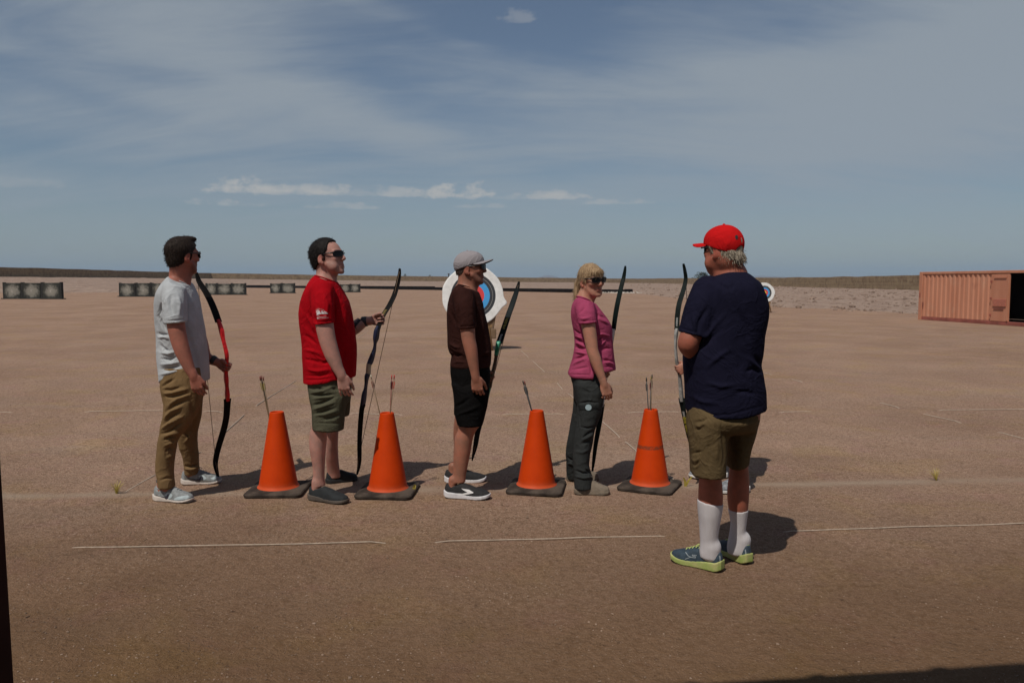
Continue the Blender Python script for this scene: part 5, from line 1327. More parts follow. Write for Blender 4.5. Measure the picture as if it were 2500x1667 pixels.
# ------------------------------------------------------------------ the archers
HALF = math.pi / 2
def body_field(crop, x0, x1, ytop, D, dy=.55, h=.0045):
    a, b = crop.p(x0, ytop, D), crop.p(x1, ytop, D)
    return Field((a[0], D - dy, -.01), (b[0], D + dy, a[2]), h)
def feet(F, heel, toe):
    h = np.array([heel[0], heel[1], 0]); t = np.array([toe[0], toe[1], 0]); f = (t - h) / np.linalg.norm(t - h)
    F.capsule(h + f * .055 + (0, 0, .05), h + f * .20 + (0, 0, .038), .027, .024, .02); F.capsule(h + f * .055 + (0, 0, .05), h + f * .058 + (0, 0, .12), .028, .031, .02)
def gx(px, Y): return (px - CX) / F_PX * (Y * math.cos(PITCH) + CAM_H * math.sin(PITCH))   # x on the ground at depth Y
def shoe_pts(hp, hy, tp, ty): return (gx(hp, hy), hy), (gx(tp, ty), ty)
WATCH = mat('black_strap', (.018, .016, .016), .5, .2, 30)
def person(label, crop, heelmid):
    return empty('person', (heelmid[0], heelmid[1], 0), label, 'person', 'people on the archery range')
def cloth_obj(name, F, crop, strokes, noise, mt, root, smooth=2):
    V, Fq = F.mesh(smooth); V = folds(V, Fq, crop, strokes, noise); V = relax(V, Fq, .25); return mk(name, V, Fq, mt, root), V, Fq
def crew(H, name, crop, A, B, Y, mt, root, rx, ry):
    """ribbed neckband"""
    b = MB(); a, c = crop.p(*A, Y), crop.p(*B, Y); mid = (a + c) / 2; u = (c - a) / 2; pts = []
    for j in range(29): t = 2 * math.pi * j / 28; pts.append(mid + u * math.cos(t) * rx + np.array([0, ry * math.sin(t), .012 * abs(math.sin(t))]))
    b.tube(pts, .0052, 8, cap=False); return b.build(name, mt, root, smooth=True)

# ---- man in the grey shirt, khaki trousers
def man_grey():
    D = 5.55; A = Crop(300, 550, 3.7333, D); o = 1232
    sh_n = shoe_pts(378, 5.435, 471, 5.375); sh_f = shoe_pts(444, 5.865, 541, 5.905)
    root = person('man in grey t-shirt and khaki trousers looking away, holding the red bow', A, ((sh_n[0][0] + sh_f[1][0]) / 2, D))
    bw, bp = bow(A, [(670,430,18),(678,465,26),(692,510,36),(725,560,42),(760,615,44),(800,690,46),(838,780,47),(868,870,46),(883,905,52),(902,970,62),(912,1030,46),(930,1100,43),(948,1180,50),(948,1240,42),(942,1300,46),(938,1350,50),(942,1400,58),(948,1470,42),(952,1540,62),(953,1600,48),(950,1650,44),(945,1740,43),(928,1830,44),(905,1910,44),(880,1990,42),(858,2070,40),(843,2150,36),(845,2200,30),(858,2250,24),(868,2290,16)],
        (7, 19), (.52, .012, .014), 'recurve bow with bright red riser held by the man in grey', R(48), ((676, 470), (842, 2165)), 5.90, -1, (1, 26))
    g = bp[14 * 6]
    H = Head(A.p(546, 284, D), 54, 0, 0, 1.03); M = skin('skin_tan_red', (.34, .135, .090))
    F = body_field(A, 150, 1120, 60, D)
    head_sdf(F, H, jowl=.0)
    F.chain([(H.w((-.028, 0, -.045)), .062), (A.p(505, 500, D), .064), (A.p(480, 570, D), .08)], .03)
    F.capsule(H.w((.035, 0, -.075)), A.p(560, 545, D), .035, .04, .03)
    TR = [(455,425,560,.07),(480,400,590,.105),(520,360,630,.150),(570,330,655,.182),(620,305,680,.197),(700,290,702,.197),(800,292,718,.188),(900,300,738,.178),(1000,312,752,.172),(1100,315,766,.17),(1200,318,778,.172),(1300,328,786,.178),(1400,338,788,.182),(1470,342,788,.184)]
    tr = rings(A, TR, D); F.loft(tr, .03, 2.2, grow=-.022, rnd=.02)
    n_arm = [(470,620,D-.165,.055),(480,880,D-.222,.058),(512,1045,D-.235,.054),(545,1150,D-.24,.050),(600,1290,D-.245,.037),(643,1368,D-.245,.029)]
    ch = chainpts(A, n_arm); F.chain(ch, .02)
    hand(F, ch[-1][0], (.24, .05, -1), (0, 1, 0), (1, 0, .2), (.42, .55, .35), 1.02, thumb=(.9, .35, .2))
    f = nv((.86, -.05, -.42)); n = np.array([0, -1, 0.]); w_ = g - f * .080 - n * .030
    F.chain([(A.p(480, 620, D + .165), .055), (A.p(690, 1010, D + .24), .050), (np.array(w_) - f * .10, .040), (w_, .029)], .02)
    hand(F, w_, f, n, (0, 0, 1), (1.25, 1.35, .8), 1.02, thumb=(.55, .25, .75), tbend=.5, grip=True)
    NL = [(1300,350,700,.085),(1482,366,720,.10),(1632,378,706,.10),(1732,374,672,.097),(1832,345,602,.088),(1892,338,545,.083),(1972,316,498,.080),(2082,302,480,.073),(2182,302,466,.066),(2252,305,463,.062),(2312,318,470,.066),(2384,322,480,.066)]
    FL = [(1300,390,740,.085),(1482,374,742,.10),(1632,392,722,.10),(1732,425,712,.095),(1832,478,692,.085),(1882,500,680,.082),(1972,502,680,.080),(2032,518,680,.076),(2112,552,690,.066),(2172,558,696,.062),(2222,566,702,.064),(2262,568,702,.060)]
    nl = rings(A, NL, (D - .095, 5.405)); fl = rings(A, FL, (D + .095, 5.875))
    for lg, (hh, tt) in ((nl, sh_n), (fl, sh_f)):
        F.loft(lg, .03, 2.0, grow=-.028); F.chain([(np.array([lg[-1][0], lg[-1][1], lg[-1][2] + .12]), .036), (np.array([lg[-1][0], lg[-1][1], .09]), .033)], .02); feet(F, hh, tt)
    V, Fq = F.mesh(2); mk('body', V, Fq, M, root, cols=skin_cols(V, H, beard=.62))
    hm = hair_mat('hair_dark_brown', (.016, .010, .0075), (.034, .023, .017))
    build_hair(H, 'hair', hm, root, [(-.2, -.085), (-.07, -.082), (-.03, -.045), (-.018, -.02), (.0, -.028), (.018, -.025), (.026, .03), (.05, .055), (.075, .078), (.2, .085)], .011,
               extra=(((.050, 0, .118), (.046, .050, .020), .02),), tuft=2600, tlen=.014, seed=3, rough=.002, up=.14)
    build_glasses(H, root, lw=.030, lh=.021, fwd=.004)
    GS = cloth('grey_heather', (.43, .44, .445), tint=False)
    F, rg = shirt_mesh(A, TR, ((405, 456), (618, 550)), [([(470,600,D-.165,.078),(474,740,D-.215,.076),(480,930,D-.232,.0745)], ((385,896), (574,880))), ([(480,600,D+.165,.078),(520,760,D+.22,.076),(590,900,D+.24,.074)], ((400,900), (640,870)))],
        [(200,1500),(345,1452),(400,1412),(440,1392),(500,1370),(600,1366),(690,1400),(740,1416),(790,1412),(900,1412)], D)
    st = [([(372,700),(345,760),(330,830)],16,-9),([(400,660),(375,720),(368,800)],12,6),([(320,830),(360,900),(395,960)],14,-9),([(318,985),(360,1000),(410,1000)],14,-10),([(330,1020),(380,1010),(430,1035)],14,8),
          ([(345,1090),(380,1130),(420,1140)],12,-8),([(350,1160),(420,1170),(480,1150)],13,7),([(360,1215),(430,1225),(500,1190)],12,-8),([(350,1265),(440,1262),(520,1240)],13,7),([(350,1310),(440,1300),(540,1280)],12,-7),
          ([(440,640),(430,720),(455,800)],15,-6),([(500,640),(520,720),(510,820)],18,5),([(575,620),(582,740),(578,900)],14,-9),([(620,640),(650,760),(665,900)],26,4),([(700,760),(720,900),(745,1050)],20,4),([(340,1360),(420,1345),(520,1320)],14,6),([(600,1000),(650,1150),(690,1320)],22,-4)]
    st += [([(382,872),(470,868),(576,856)],7,-3.5),([(345,1428),(400,1390),(440,1370),(500,1348),(600,1346)],7,-3.5)]
    s_o, sv, sf = cloth_obj('shirt', F, A, st, [((5, 5, 2.2), 2.8, 41), ((14, 14, 7), 1.6, 42)], GS, root)
    crew(H, 'collar', A, (438, 474), (600, 545), D, GS, s_o, 1.0, .074)
    KH = cloth('khaki_cotton', (.185, .115, .054))
    a = crop_lo = None
    F = Field(np.minimum(np.array(nl)[:, :3].min(0), np.array(fl)[:, :3].min(0)) - (.16, .16, .02), np.maximum(np.array(nl)[:, :3].max(0), np.array(fl)[:, :3].max(0)) + (.16, .16, .1), .0055)
    F.loft(rings(A, [(1340,370,720,.125),(1375,358,740,.140),(1410,352,748,.160),(1445,352,750,.176),(1500,362,748,.172),(1560,372,738,.15)], D), .001, 2.2)
    F.loft(nl, .04, 2.1); F.loft(fl, .04, 2.1)
    st = [([(350,1480),(400,1440),(470,1400)],13,-8),([(372,1500),(440,1500),(540,1470)],13,-9),([(380,1530),(450,1525),(590,1490)],13,8),([(385,1560),(460,1560),(600,1530)],13,-9),([(420,1640),(500,1580),(610,1540)],14,8),([(390,1700),(470,1640),(590,1590)],13,-9),([(380,1760),(450,1690),(540,1650)],13,9),
          ([(350,1830),(420,1760),(520,1700)],14,-10),([(345,1870),(430,1800),(540,1740)],13,9),([(360,1900),(440,1870),(540,1790)],12,-10),([(390,1925),(450,1890),(520,1880)],12,9),([(370,1960),(430,1930),(500,1925)],12,-10),([(380,2010),(430,1980),(480,1975)],12,8),([(390,2060),(430,2030),(470,2035)],12,-8),
          ([(400,2120),(430,2100),(465,2100)],12,6),([(560,1900),(590,1920),(600,1960)],10,-8),([(620,1890),(600,1930),(560,1980)],10,7),([(560,2190),(620,2200),(690,2170)],10,-10),([(565,2215),(630,2218),(695,2195)],9,8),([(340,2320),(400,2300),(470,2300)],10,-6),([(620,1600),(640,1720),(640,1850)],22,-6)]
    cloth_obj('trousers', F, A, st, [((6, 6, 3), 5.0, 51), ((16, 16, 9), 2.2, 52)], KH, root)
    SK = cloth('sock_charcoal', (.12, .105, .095))
    for lg, (hh, tt) in ((nl, sh_n), (fl, sh_f)):
        q = lg[-1]; hp = np.array([hh[0], hh[1], 0]); ff = nv(np.array([tt[0] - hh[0], tt[1] - hh[1], 0]))
        b = MB(); b.tube([np.array([q[0], q[1], q[2] + .05]), hp + ff * .062 + (0, 0, .125), hp + ff * .062 + (0, 0, .07)], [.045, .042, .040], 20); b.build('sock', SK, root, smooth=True)
    UP = mat('sneaker_grey', (.22, .23, .225), .85, .2, 40, .4, 300, c2=(.29, .30, .30), spec=.1); SO = mat('sneaker_sole_cream', (.56, .49, .43), .7, .1, 20); LI = mat('sneaker_lining', (.25, .25, .245), .9)
    for k, (hh, tt) in enumerate((sh_n, sh_f)):
        so, sv, sf = build_shoe(root, hh, tt, UP, SO, 1.02, 1.0, .034, lining=LI, lace=mat('sneaker_lace', (.30, .31, .30), .8), rocker=.006, taper=.55)
        Z = Crop(360, 1120, 11.76, 5.5); NAVY = mat('swoosh_navy', (.032, .030, .042), .6); PALE = mat('shoe_overlay', (.40, .46, .47), .6, .08); DKG = mat('shoe_overlay_dark', (.12, .105, .09), .7)
        if k == 0:
            decal('overlay', Z, [[(235,1000),(300,1040),(440,1110),(560,1160),(400,1165),(300,1120),(240,1060)]], sv, sf, DKG, so, .5, .001)
            decal('overlay', Z, [[(480,1030),(575,960),(640,960),(720,1030),(700,1100),(600,1170),(560,1100)], [(750,1150),(860,1085),(1150,1045),(1245,1095),(1120,1155),(960,1165),(800,1185)]], sv, sf, PALE, so, .5, .0012)
            decal('swoosh', Z, [[(360,1070),(430,1085),(500,1085),(560,1060),(590,1000),(615,1010),(620,1070),(590,1130),(550,1160),(490,1165),(420,1130)]], sv, sf, NAVY, so, .5, .002)
        else:
            decal('overlay', Z, [[(1040,470),(1150,530),(1320,580),(1560,610),(1900,640),(1650,660),(1300,650),(1080,600)]], sv, sf, DKG, so, .5, .001)
            decal('overlay', Z, [[(1460,500),(1530,450),(1620,480),(1700,560),(1620,610),(1560,560)], [(1800,560),(1900,520),(1990,480),(2010,540),(1900,600)]], sv, sf, PALE, so, .5, .0012)
            decal('swoosh', Z, [[(1250,565),(1400,580),(1490,570),(1520,510),(1560,480),(1600,530),(1610,590),(1520,612),(1380,605)]], sv, sf, NAVY, so, .5, .002)
    band(None, 'wristband', WATCH, root, w_ - f * .050, w_ - f * .018, .036, .032)
man_grey()

# ---- man in the red shirt
def man_red():
    D = 5.57; B = Crop(660, 550, 3.7333, D)
    sh_n = shoe_pts(756.5, 5.465, 849, 5.335); sh_f = shoe_pts(797, 5.865, 872, 5.995)
    root = person('man in bright red t-shirt and olive shorts holding up a blue bow', B, ((sh_n[0][0] + sh_f[1][0]) / 2, D))
    bw, bp = bow(B, [(1180,395,18),(1178,440,28),(1165,520,40),(1130,640,46),(1085,730,48),(1040,800,46),(1010,860,44),(985,925,46),(970,965,62),(963,1030,64),(955,1075,30),(950,1130,36),(930,1190,52),(912,1245,58),(900,1262,46),(895,1300,44),(893,1350,46),(880,1375,52),(875,1430,36),(868,1490,34),(858,1530,52),(848,1600,56),(842,1640,50),(832,1680,46),(822,1790,46),(815,1900,44),(812,2000,42),(813,2090,40),(812,2150,36),(805,2210,28),(790,2270,14)],
        (7, 22), (.018, .024, .055), 'recurve bow with dark blue riser and cream grip held by the red shirt man', R(60), ((1133, 640), (835, 2070)), 5.94, 1, (3, 27), grip=(14, 16.3, (.42, .36, .26)), marks=((4.6, 5.6, (.20, .14, .03), 3, .7),))
    g = bp[6 * 6]
    H = Head(B.p(524, 300, D), -14, 9, 0, 1.08); M = skin('skin_pale_pink', (.42, .235, .185))
    F = body_field(B, 130, 1220, 60, D)
    head_sdf(F, H, jowl=.001)
    F.chain([(H.w((-.030, 0, -.045)), .058), (B.p(495, 490, D), .062), (B.p(470, 570, D), .078)], .03)
    F.capsule(H.w((.022, 0, -.075)), B.p(550, 530, D), .032, .042, .02)
    TR = [(450,410,560,.075),(480,380,590,.115),(520,352,615,.155),(560,332,640,.180),(620,303,676,.200),(700,278,716,.205),(800,265,744,.200),(900,272,762,.195),(1000,285,778,.192),(1100,295,790,.192),(1200,299,789,.194),(1300,303,784,.196),(1400,306,779,.196),(1450,306,778,.196)]
    F.loft(rings(B, TR, D), .03, 2.2, grow=-.022, rnd=.02)
    n_arm = [(470,620,D-.175,.06),(492,890,D-.235,.0605),(520,1040,D-.25,.056),(565,1180,D-.255,.050),(615,1300,D-.26,.037),(648,1365,D-.26,.031)]
    ch = chainpts(B, n_arm); F.chain(ch, .02)
    hand(F, ch[-1][0], (.18, .03, -1), (.1, 1, 0), (1, 0, .1), ((.30, .45, .30), (.38, .5, .3), (.42, .5, .3), (.15, .3, .2)), 1.05, thumb=(.9, .35, .3), spread=.09)
    f = nv((.97, -.10, .12)); n = np.array([0, -1, 0.]); w_ = g - f * .080 - n * .026
    F.chain([(B.p(500, 620, D + .175), .06), (B.p(640, 985, D + .27), .054), (B.p(775, 935, D + .28), .045), (np.array(w_) - f * .05, .034), (w_, .031)], .02)
    hand(F, w_, f, n, (0.15, 0, 1), (1.30, 1.35, .8), 1.04, thumb=(.75, .25, .6), tbend=.25, grip=True)
    NL = [(1500,370,690,.085),(1562,368,690,.10),(1652,380,682,.103),(1732,383,674,.103),(1860,386,664,.100)]
    FL = [(1500,380,730,.085),(1562,400,736,.10),(1652,420,730,.10),(1757,440,717,.098),(1800,450,712,.096)]
    NS = [(1500,380,660,.07),(1632,400,640,.075),(1740,405,600,.072),(1800,390,560,.066),(1842,374,520,.062),(1892,358,517,.062),(1952,353,516,.064),(2032,355,508,.064),(2112,370,503,.056),(2192,385,498,.046),(2262,392,495,.042),(2322,392,496,.040),(2370,388,504,.04)]
    FS = [(1500,400,690,.07),(1632,450,690,.075),(1740,480,650,.07),(1852,504,623,.062),(1932,507,619,.062),(2012,509,617,.064),(2112,505,620,.058),(2192,511,627,.046),(2242,517,633,.042),(2290,518,642,.042)]
    nl = rings(B, NL, (D - .10, D - .12)); fl = rings(B, FL, (D + .10, D + .13)); ns = rings(B, NS, (D - .10, 5.450)); fs = rings(B, FS, (D + .10, 5.900))
    for lg, (hh, tt) in ((ns, sh_n), (fs, sh_f)): F.loft(lg, .03, 2.0); feet(F, hh, tt)
    V, Fq = F.mesh(2); mk('body', V, Fq, M, root, cols=skin_cols(V, H, beard=.16))
    hm = hair_mat('hair_black', (.0075, .006, .0055), (.018, .014, .012))
    build_hair(H, 'hair', hm, root, [(-.2, -.06), (-.08, -.060), (-.045, -.035), (-.02, -.01), (.0, -.02), (.016, -.018), (.024, .03), (.040, .052), (.046, .092), (.070, .104), (.2, .12)], .011,
               subs=(((.085, .050, .078), (.040, .024, .035)), ((.085, -.050, .078), (.040, .024, .035))), tuft=2600, tlen=.015, seed=5, rough=.0022, up=.30)
    build_glasses(H, root, wrap=.5, lw=.033, lh=.0185, fwd=.002)
    RD = cloth('red_cotton', (.36, .004, .009))
    F, rg = shirt_mesh(B, TR, ((392, 448), (620, 530)), [([(470,600,D-.175,.083),(478,740,D-.23,.078),(494,940,D-.245,.071)], ((405,908), (582,888))), ([(490,600,D+.175,.083),(540,760,D+.24,.078),(600,930,D+.27,.073)], ((420,900), (680,900)))],
        [(200,1428),(305,1428),(420,1428),(560,1412),(620,1390),(690,1384),(780,1382),(900,1382)], D)
    st = [([(350,800),(400,860),(420,920)],20,-7),([(340,830),(380,900),(400,960)],16,6),([(390,640),(380,740),(400,860)],18,-5),([(570,620),(590,740),(582,900)],14,-9),([(310,1000),(370,1040),(430,1090)],18,-5),([(320,1130),(400,1150),(480,1180)],18,5),([(320,1220),(420,1240),(520,1260)],16,-5),([(330,1310),(430,1330),(560,1310)],18,5),
          ([(480,1260),(520,1240),(560,1280)],14,-7),([(640,640),(680,760),(700,900)],26,4),([(620,1000),(670,1150),(700,1320)],24,-4),([(480,620),(520,720),(505,860)],20,4),([(330,1370),(450,1375),(560,1350)],12,-4)]
    st += [([(404,884),(490,878),(584,866)],7,-3.5),([(305,1408),(420,1408),(560,1392)],7,-3.5)]
    s_o, sv, sf = cloth_obj('shirt', F, B, st, [((4.5, 4.5, 2.0), 3.0, 61), ((13, 13, 6), 1.3, 62)], RD, root)
    crew(H, 'collar', B, (408, 462), (606, 526), D, cloth('red_rib', (.30, .008, .012)), s_o, 1.0, .09)
    # sleeve print: a sun over a peak with little rays, lines of small lettering below
    Z = Crop(755, 740, 31.37, D); WH = mat('print_white', (.72, .66, .64), .7); PK = mat('print_pink', (.62, .40, .38), .7)
    rays = [disc(515,510,22), disc(595,455,24), disc(690,420,28), disc(785,450,30), disc(905,470,32), disc(1055,522,36), disc(1165,610,34)]
    tri = [[(560,910),(640,700),(775,560),(840,680),(930,830),(800,850),(640,905)]]
    sunp = [[(540,740),(525,650),(560,560),(630,505),(720,500),(760,560),(640,690),(600,790)]]
    ln = [bar_(900,630,1045,618,50), bar_(920,700,1320,690,56), bar_(930,745,1100,740,30), bar_(940,800,1420,785,62)]
    tx = []
    rg_ = np.random.default_rng(5)
    for (x0, y0, x1, y1, hh_) in ((640,970,790,970,46), (740,1075,1320,995,52), (760,1165,1460,1105,48)):
        L_ = math.hypot(x1 - x0, y1 - y0); x = 0
        while x < L_ - 30:
            w2 = 26 + 30 * rg_.random(); t0, t1 = x / L_, min(1, (x + w2) / L_); tx.append(bar_(x0 + (x1-x0)*t0, y0 + (y1-y0)*t0 + 8 * rg_.random(), x0 + (x1-x0)*t1, y0 + (y1-y0)*t1, hh_ * (.6 + .4 * rg_.random()))); x += w2 + 14
    decal('print', Z, rays + sunp + tx + [disc(665,1140,80,18,.85)], sv, sf, PK, s_o, .35); decal('print', Z, tri + ln, sv, sf, WH, s_o, .35, .0018)
    OL = cloth('olive_cotton', (.082, .078, .050))
    F = Field(np.minimum(np.array(nl)[:, :3].min(0), np.array(fl)[:, :3].min(0)) - (.18, .18, .06), np.maximum(np.array(nl)[:, :3].max(0), np.array(fl)[:, :3].max(0)) + (.18, .18, .1), .0055)
    F.loft(rings(B, [(1370,345,737,.178),(1422,345,739,.184),(1490,352,741,.186),(1560,366,737,.175),(1610,372,733,.15)], D), .001, 2.2)
    F.loft(nl, .035, 2.2, line_cut(B.p(385, 1824, D), B.p(662, 1834, D), 'above')); F.loft(fl, .035, 2.2, line_cut(B.p(400, 1766, D), B.p(716, 1760, D), 'above'))
    st = [([(355,1490),(420,1480),(500,1500)],13,-7),([(370,1530),(470,1510),(580,1470)],13,7),([(375,1545),(480,1550),(590,1540)],12,-9),([(400,1580),(470,1570),(560,1560)],12,7),([(385,1640),(470,1620),(600,1560)],13,-9),([(390,1680),(480,1650),(590,1610)],13,8),([(400,1720),(480,1700),(590,1665)],12,-9),([(410,1730),(500,1725),(600,1690)],12,7),([(480,1770),(560,1755),(640,1720)],12,-7),([(560,1480),(600,1500),(640,1560)],14,-5),([(400,1800),(500,1802),(650,1806)],7,-3)]
    cloth_obj('shorts', F, B, st, [((6, 6, 3), 4.5, 71), ((15, 15, 8), 2.0, 72)], OL, root)
    UP = mat('slip_on_black', (.011, .013, .014), .85, .2, 30, .3, 200); SO = mat('slip_on_sole', (.085, .065, .050), .8, .2, 12); SO2 = mat('slip_on_sole_black', (.014, .013, .013), .7)
    build_shoe(root, *sh_n, UP, SO, 1.06, .92, .034); build_shoe(root, *sh_f, UP, SO2, 1.04, .95, .030)
    # camouflage arm guard with strap
    m, nt, b_ = new_mat('camo_guard'); tcn = N(nt, 'ShaderNodeTexCoord'); n1 = noise_n(nt, tcn.outputs['Object'], 26, 2, .4)
    L(nt, mixc(nt, ramp(nt, n1, .49, .52), (.28, .19, .155), (.016, .013, .012)), b_.inputs['Base Color']); b_.inputs['Roughness'].default_value = .7
    q0, q1 = B.p(765, 940, D + .279), np.array(w_) - f * .075
    gd = band(None, 'arm_guard', m, root, q0, q1, .0475, .040); band(None, 'strap', WATCH, gd, np.array(w_) - f * .068, np.array(w_) - f * .030, .0385, .0355)
man_red()

# ---- man in the brown shirt and grey cap
def man_brown():
    D = 5.64; C = Crop(1020, 580, 4.3556, D); o = 1306.7
    sh_n = shoe_pts(1086.5, 5.515, 1197, 5.445); sh_f = shoe_pts(1086, 5.915, 1187, 5.935)
    root = person('man in dark brown shirt, black shorts and grey cap before the large target', C, ((sh_n[0][0] + sh_f[1][0]) / 2, D))
    bw, bp = bow(C, [(1077,468,20),(1068,510,34),(1050,575,48),(1022,660,56),(998,730,58),(972,800,58),(948,870,60),(925,940,62),(903,1010,64),(880,1075,66),(865,1118,66),(855,1135,80),(848,1180,82),(838,1235,70),(832,1275,34),(822,1330,30),(808,1390,34),(795,1440,36),(785,1490,40),(778,1530,40),(768,1590,44),(750,1660,40),(730,1740,46),(712,1810,44),(690,1890,48),(665,1970,50),(642,2050,52),(628,2110,54),(618,2180,52),(603,2260,40),(588,2320,26),(578,2368,12)],
        (10, 23), (.040, .25, .150), 'recurve bow with green riser and yellow lettered black limb held by the brown shirt man', R(76), ((1055, 560), (640, 2190)), 5.98, 1, (2, 28), limb_col=(.009, .012, .013),
        grip=(13.2, 20, (.10, .070, .045)), marks=((7.45, 5.75, (.42, .33, .06), 11, .55), (9.8, 8.3, (.42, .42, .40), 12, .42)))
    g = bp[int(18.5 * 6)]
    H = Head(C.p(556, 338, D), -4, 4, 0, .95); M = skin('skin_tan', (.31, .140, .088))
    F = body_field(C, 120, 1120, 110, D)
    head_sdf(F, H)
    F.chain([(H.w((-.030, 0, -.045)), .058), (C.p(510, 520, D), .062), (C.p(490, 590, D), .078)], .03)
    F.capsule(H.w((.030, 0, -.080)), C.p(570, 560, D), .036, .040, .03)
    TR = [(495,425,590,.07),(530,392,618,.11),(575,362,645,.155),(620,345,665,.178),(700,325,692,.187),(800,315,710,.182),(900,315,736,.172),(1000,318,756,.165),(1100,320,772,.163),(1180,328,780,.166),(1225,345,783,.168),(1252,368,782,.160),(1300,356,776,.166),(1376,346,771,.172)]
    F.loft(rings(C, TR, D), .03, 2.2, grow=-.022, rnd=.02)
    n_arm = [(480,640,D-.16,.052),(526,950,D-.222,.0505),(540,1080,D-.235,.047),(565,1190,D-.24,.045),(592,1350,D-.245,.035),(614,1478,D-.245,.027)]
    ch = chainpts(C, n_arm); F.chain(ch, .02)
    hand(F, ch[-1][0], (.14, .02, -1), (.12, 1, 0), (1, .1, 0), (.55, .75, .45), 1.02, thumb=(.8, .4, .5), spread=.07)
    f = nv((.75, -.35, -.55)); n = np.array([.25, -1, 0.]); n = nv(n); w_ = g - f * .080 - n * .026
    F.chain([(C.p(500, 640, D + .16), .052), (C.p(600, 1130, D + .23), .046), (w_ - f * .08, .034), (w_, .027)], .02)
    hand(F, w_, f, n, (0, 0, 1), (1.25, 1.35, .8), .98, thumb=(.55, .25, .75), grip=True)
    NL = [(1560,372,740,.085),(1607,384,757,.105),(1707,390,746,.107),(1807,396,731,.103),(1907,405,707,.100),(1990,428,684,.098)]
    FL = [(1560,376,720,.085),(1607,373,742,.10),(1707,379,725,.10),(1807,383,700,.098),(1930,386,668,.096)]
    NS = [(1560,400,700,.07),(1807,430,700,.078),(1947,440,670,.072),(1997,434,662,.066),(2047,427,622,.062),(2107,398,594,.062),(2167,388,580,.062),(2257,380,566,.058),(2357,378,546,.050),(2457,376,526,.042),(2527,375,511,.038),(2600,375,506,.038)]
    FS = [(1560,400,680,.07),(1807,400,660,.075),(1947,388,600,.068),(2007,380,562,.06),(2107,378,542,.06),(2257,386,522,.056),(2407,395,512,.046),(2510,384,502,.04)]
    nl = rings(C, NL, (D - .10, D - .13)); fl = rings(C, FL, (D + .10, D + .14)); ns = rings(C, NS, (D - .10, 5.500)); fs = rings(C, FS, (D + .10, 5.920))
    for lg, (hh, tt) in ((ns, sh_n), (fs, sh_f)): F.loft(lg, .03, 2.0); feet(F, hh, tt)
    V, Fq = F.mesh(2); mk('body', V, Fq, M, root, cols=skin_cols(V, H, beard=.60))
    build_hair(H, 'hair', hair_mat('hair_cropped', (.035, .022, .016), (.07, .05, .04)), root, [(-.2, -.035), (-.06, -.035), (-.03, -.01), (.0, -.01), (.02, .0), (.03, .03), (.06, .06), (.2, .07)], .002, tuft=300, tlen=.006, seed=8, rough=.0012)
    build_cap(H, root, cloth('cap_grey', (.285, .255, .26)), cloth('brim_dark', (.012, .013, .013)), front=.052, back=-.002, thick=.009, brim_len=.078, tilt=.16)
    build_glasses(H, root, lw=.030, lh=.021, fwd=.008)
    BR = cloth('brown_cotton', (.034, .0125, .0100))
    F, rg = shirt_mesh(C, TR, ((405, 492), (625, 572)), [([(480,620,D-.16,.074),(500,760,D-.21,.070),(526,1000,D-.228,.0635)], ((436,968), (610,956))), ([(500,620,D+.16,.074),(540,780,D+.22,.070),(590,960,D+.24,.066)], ((420,980), (680,950)))],
        [(200,1376),(346,1376),(770,1366),(900,1366)], D)
    st = [([(350,780),(390,880),(440,950)],18,-6),([(430,720),(425,830),(440,950)],16,-5),([(600,660),(612,800),(606,960)],14,-9),([(330,1180),(380,1230),(450,1240)],16,-8),([(350,1240),(420,1262),(470,1250)],12,-10),([(340,1120),(400,1160),(450,1170)],16,6),([(690,1020),(700,1120),(690,1220)],20,-5),([(650,1180),(700,1225),(770,1215)],14,6),([(650,720),(690,850),(700,1000)],26,4),([(660,1270),(720,1262),(775,1258)],10,-8),([(380,1330),(440,1320),(500,1330)],12,4)]
    st += [([(438,946),(520,944),(608,936)],7,-3.5)]
    s_o, sv, sf = cloth_obj('shirt', F, C, st, [((5, 5, 2.2), 2.8, 81), ((14, 14, 7), 1.6, 82)], BR, root)
    crew(H, 'collar', C, (424, 506), (606, 566), D, BR, s_o, 1.0, .078)
    BK = cloth('black_shorts', (.0058, .0052, .0052))
    F = Field(np.minimum(np.array(nl)[:, :3].min(0), np.array(fl)[:, :3].min(0)) - (.18, .18, .06), np.maximum(np.array(nl)[:, :3].max(0), np.array(fl)[:, :3].max(0)) + (.18, .18, .12), .0055)
    F.loft(rings(C, [(1345,350,766,.165),(1437,352,770,.176),(1507,362,770,.178),(1600,374,758,.168),(1660,380,748,.14)], D), .001, 2.2)
    F.loft(nl, .035, 2.2, line_cut(C.p(425, 1962, D), C.p(680, 1989, D), 'above')); F.loft(fl, .035, 2.2, line_cut(C.p(380, 1918, D), C.p(660, 1936, D), 'above'))
    cloth_obj('shorts', F, C, [([(400,1800),(480,1760),(560,1700)],18,-6),([(430,1880),(540,1840),(650,1790)],18,6),([(400,1560),(470,1580),(560,1560)],16,-5)], [((6, 6, 3), 4.0, 91), ((15, 15, 8), 1.6, 92)], BK, root)
    UP = mat('runner_black', (.012, .011, .011), .8, .25, 50, .5, 320); SO = mat('runner_sole_white', (.62, .60, .60), .65, .1, 20); WM = mat('runner_mark', (.62, .60, .58), .6)
    for k, (hh, tt) in enumerate((sh_n, sh_f)):
        so, sv, sf = build_shoe(root, hh, tt, UP, SO, 1.03, .96, .040, rocker=.008)
        if k == 0: 
            Z = Crop(1020, 880, 4.3556, 5.5)
            decal('chevron', Z, [[(462,1358),(545,1372),(592,1400),(590,1408),(500,1428),(440,1436),(400,1425),(400,1410),(480,1412),(530,1400),(490,1380)]], sv, sf, WM, so, .5, .0015)
man_brown()

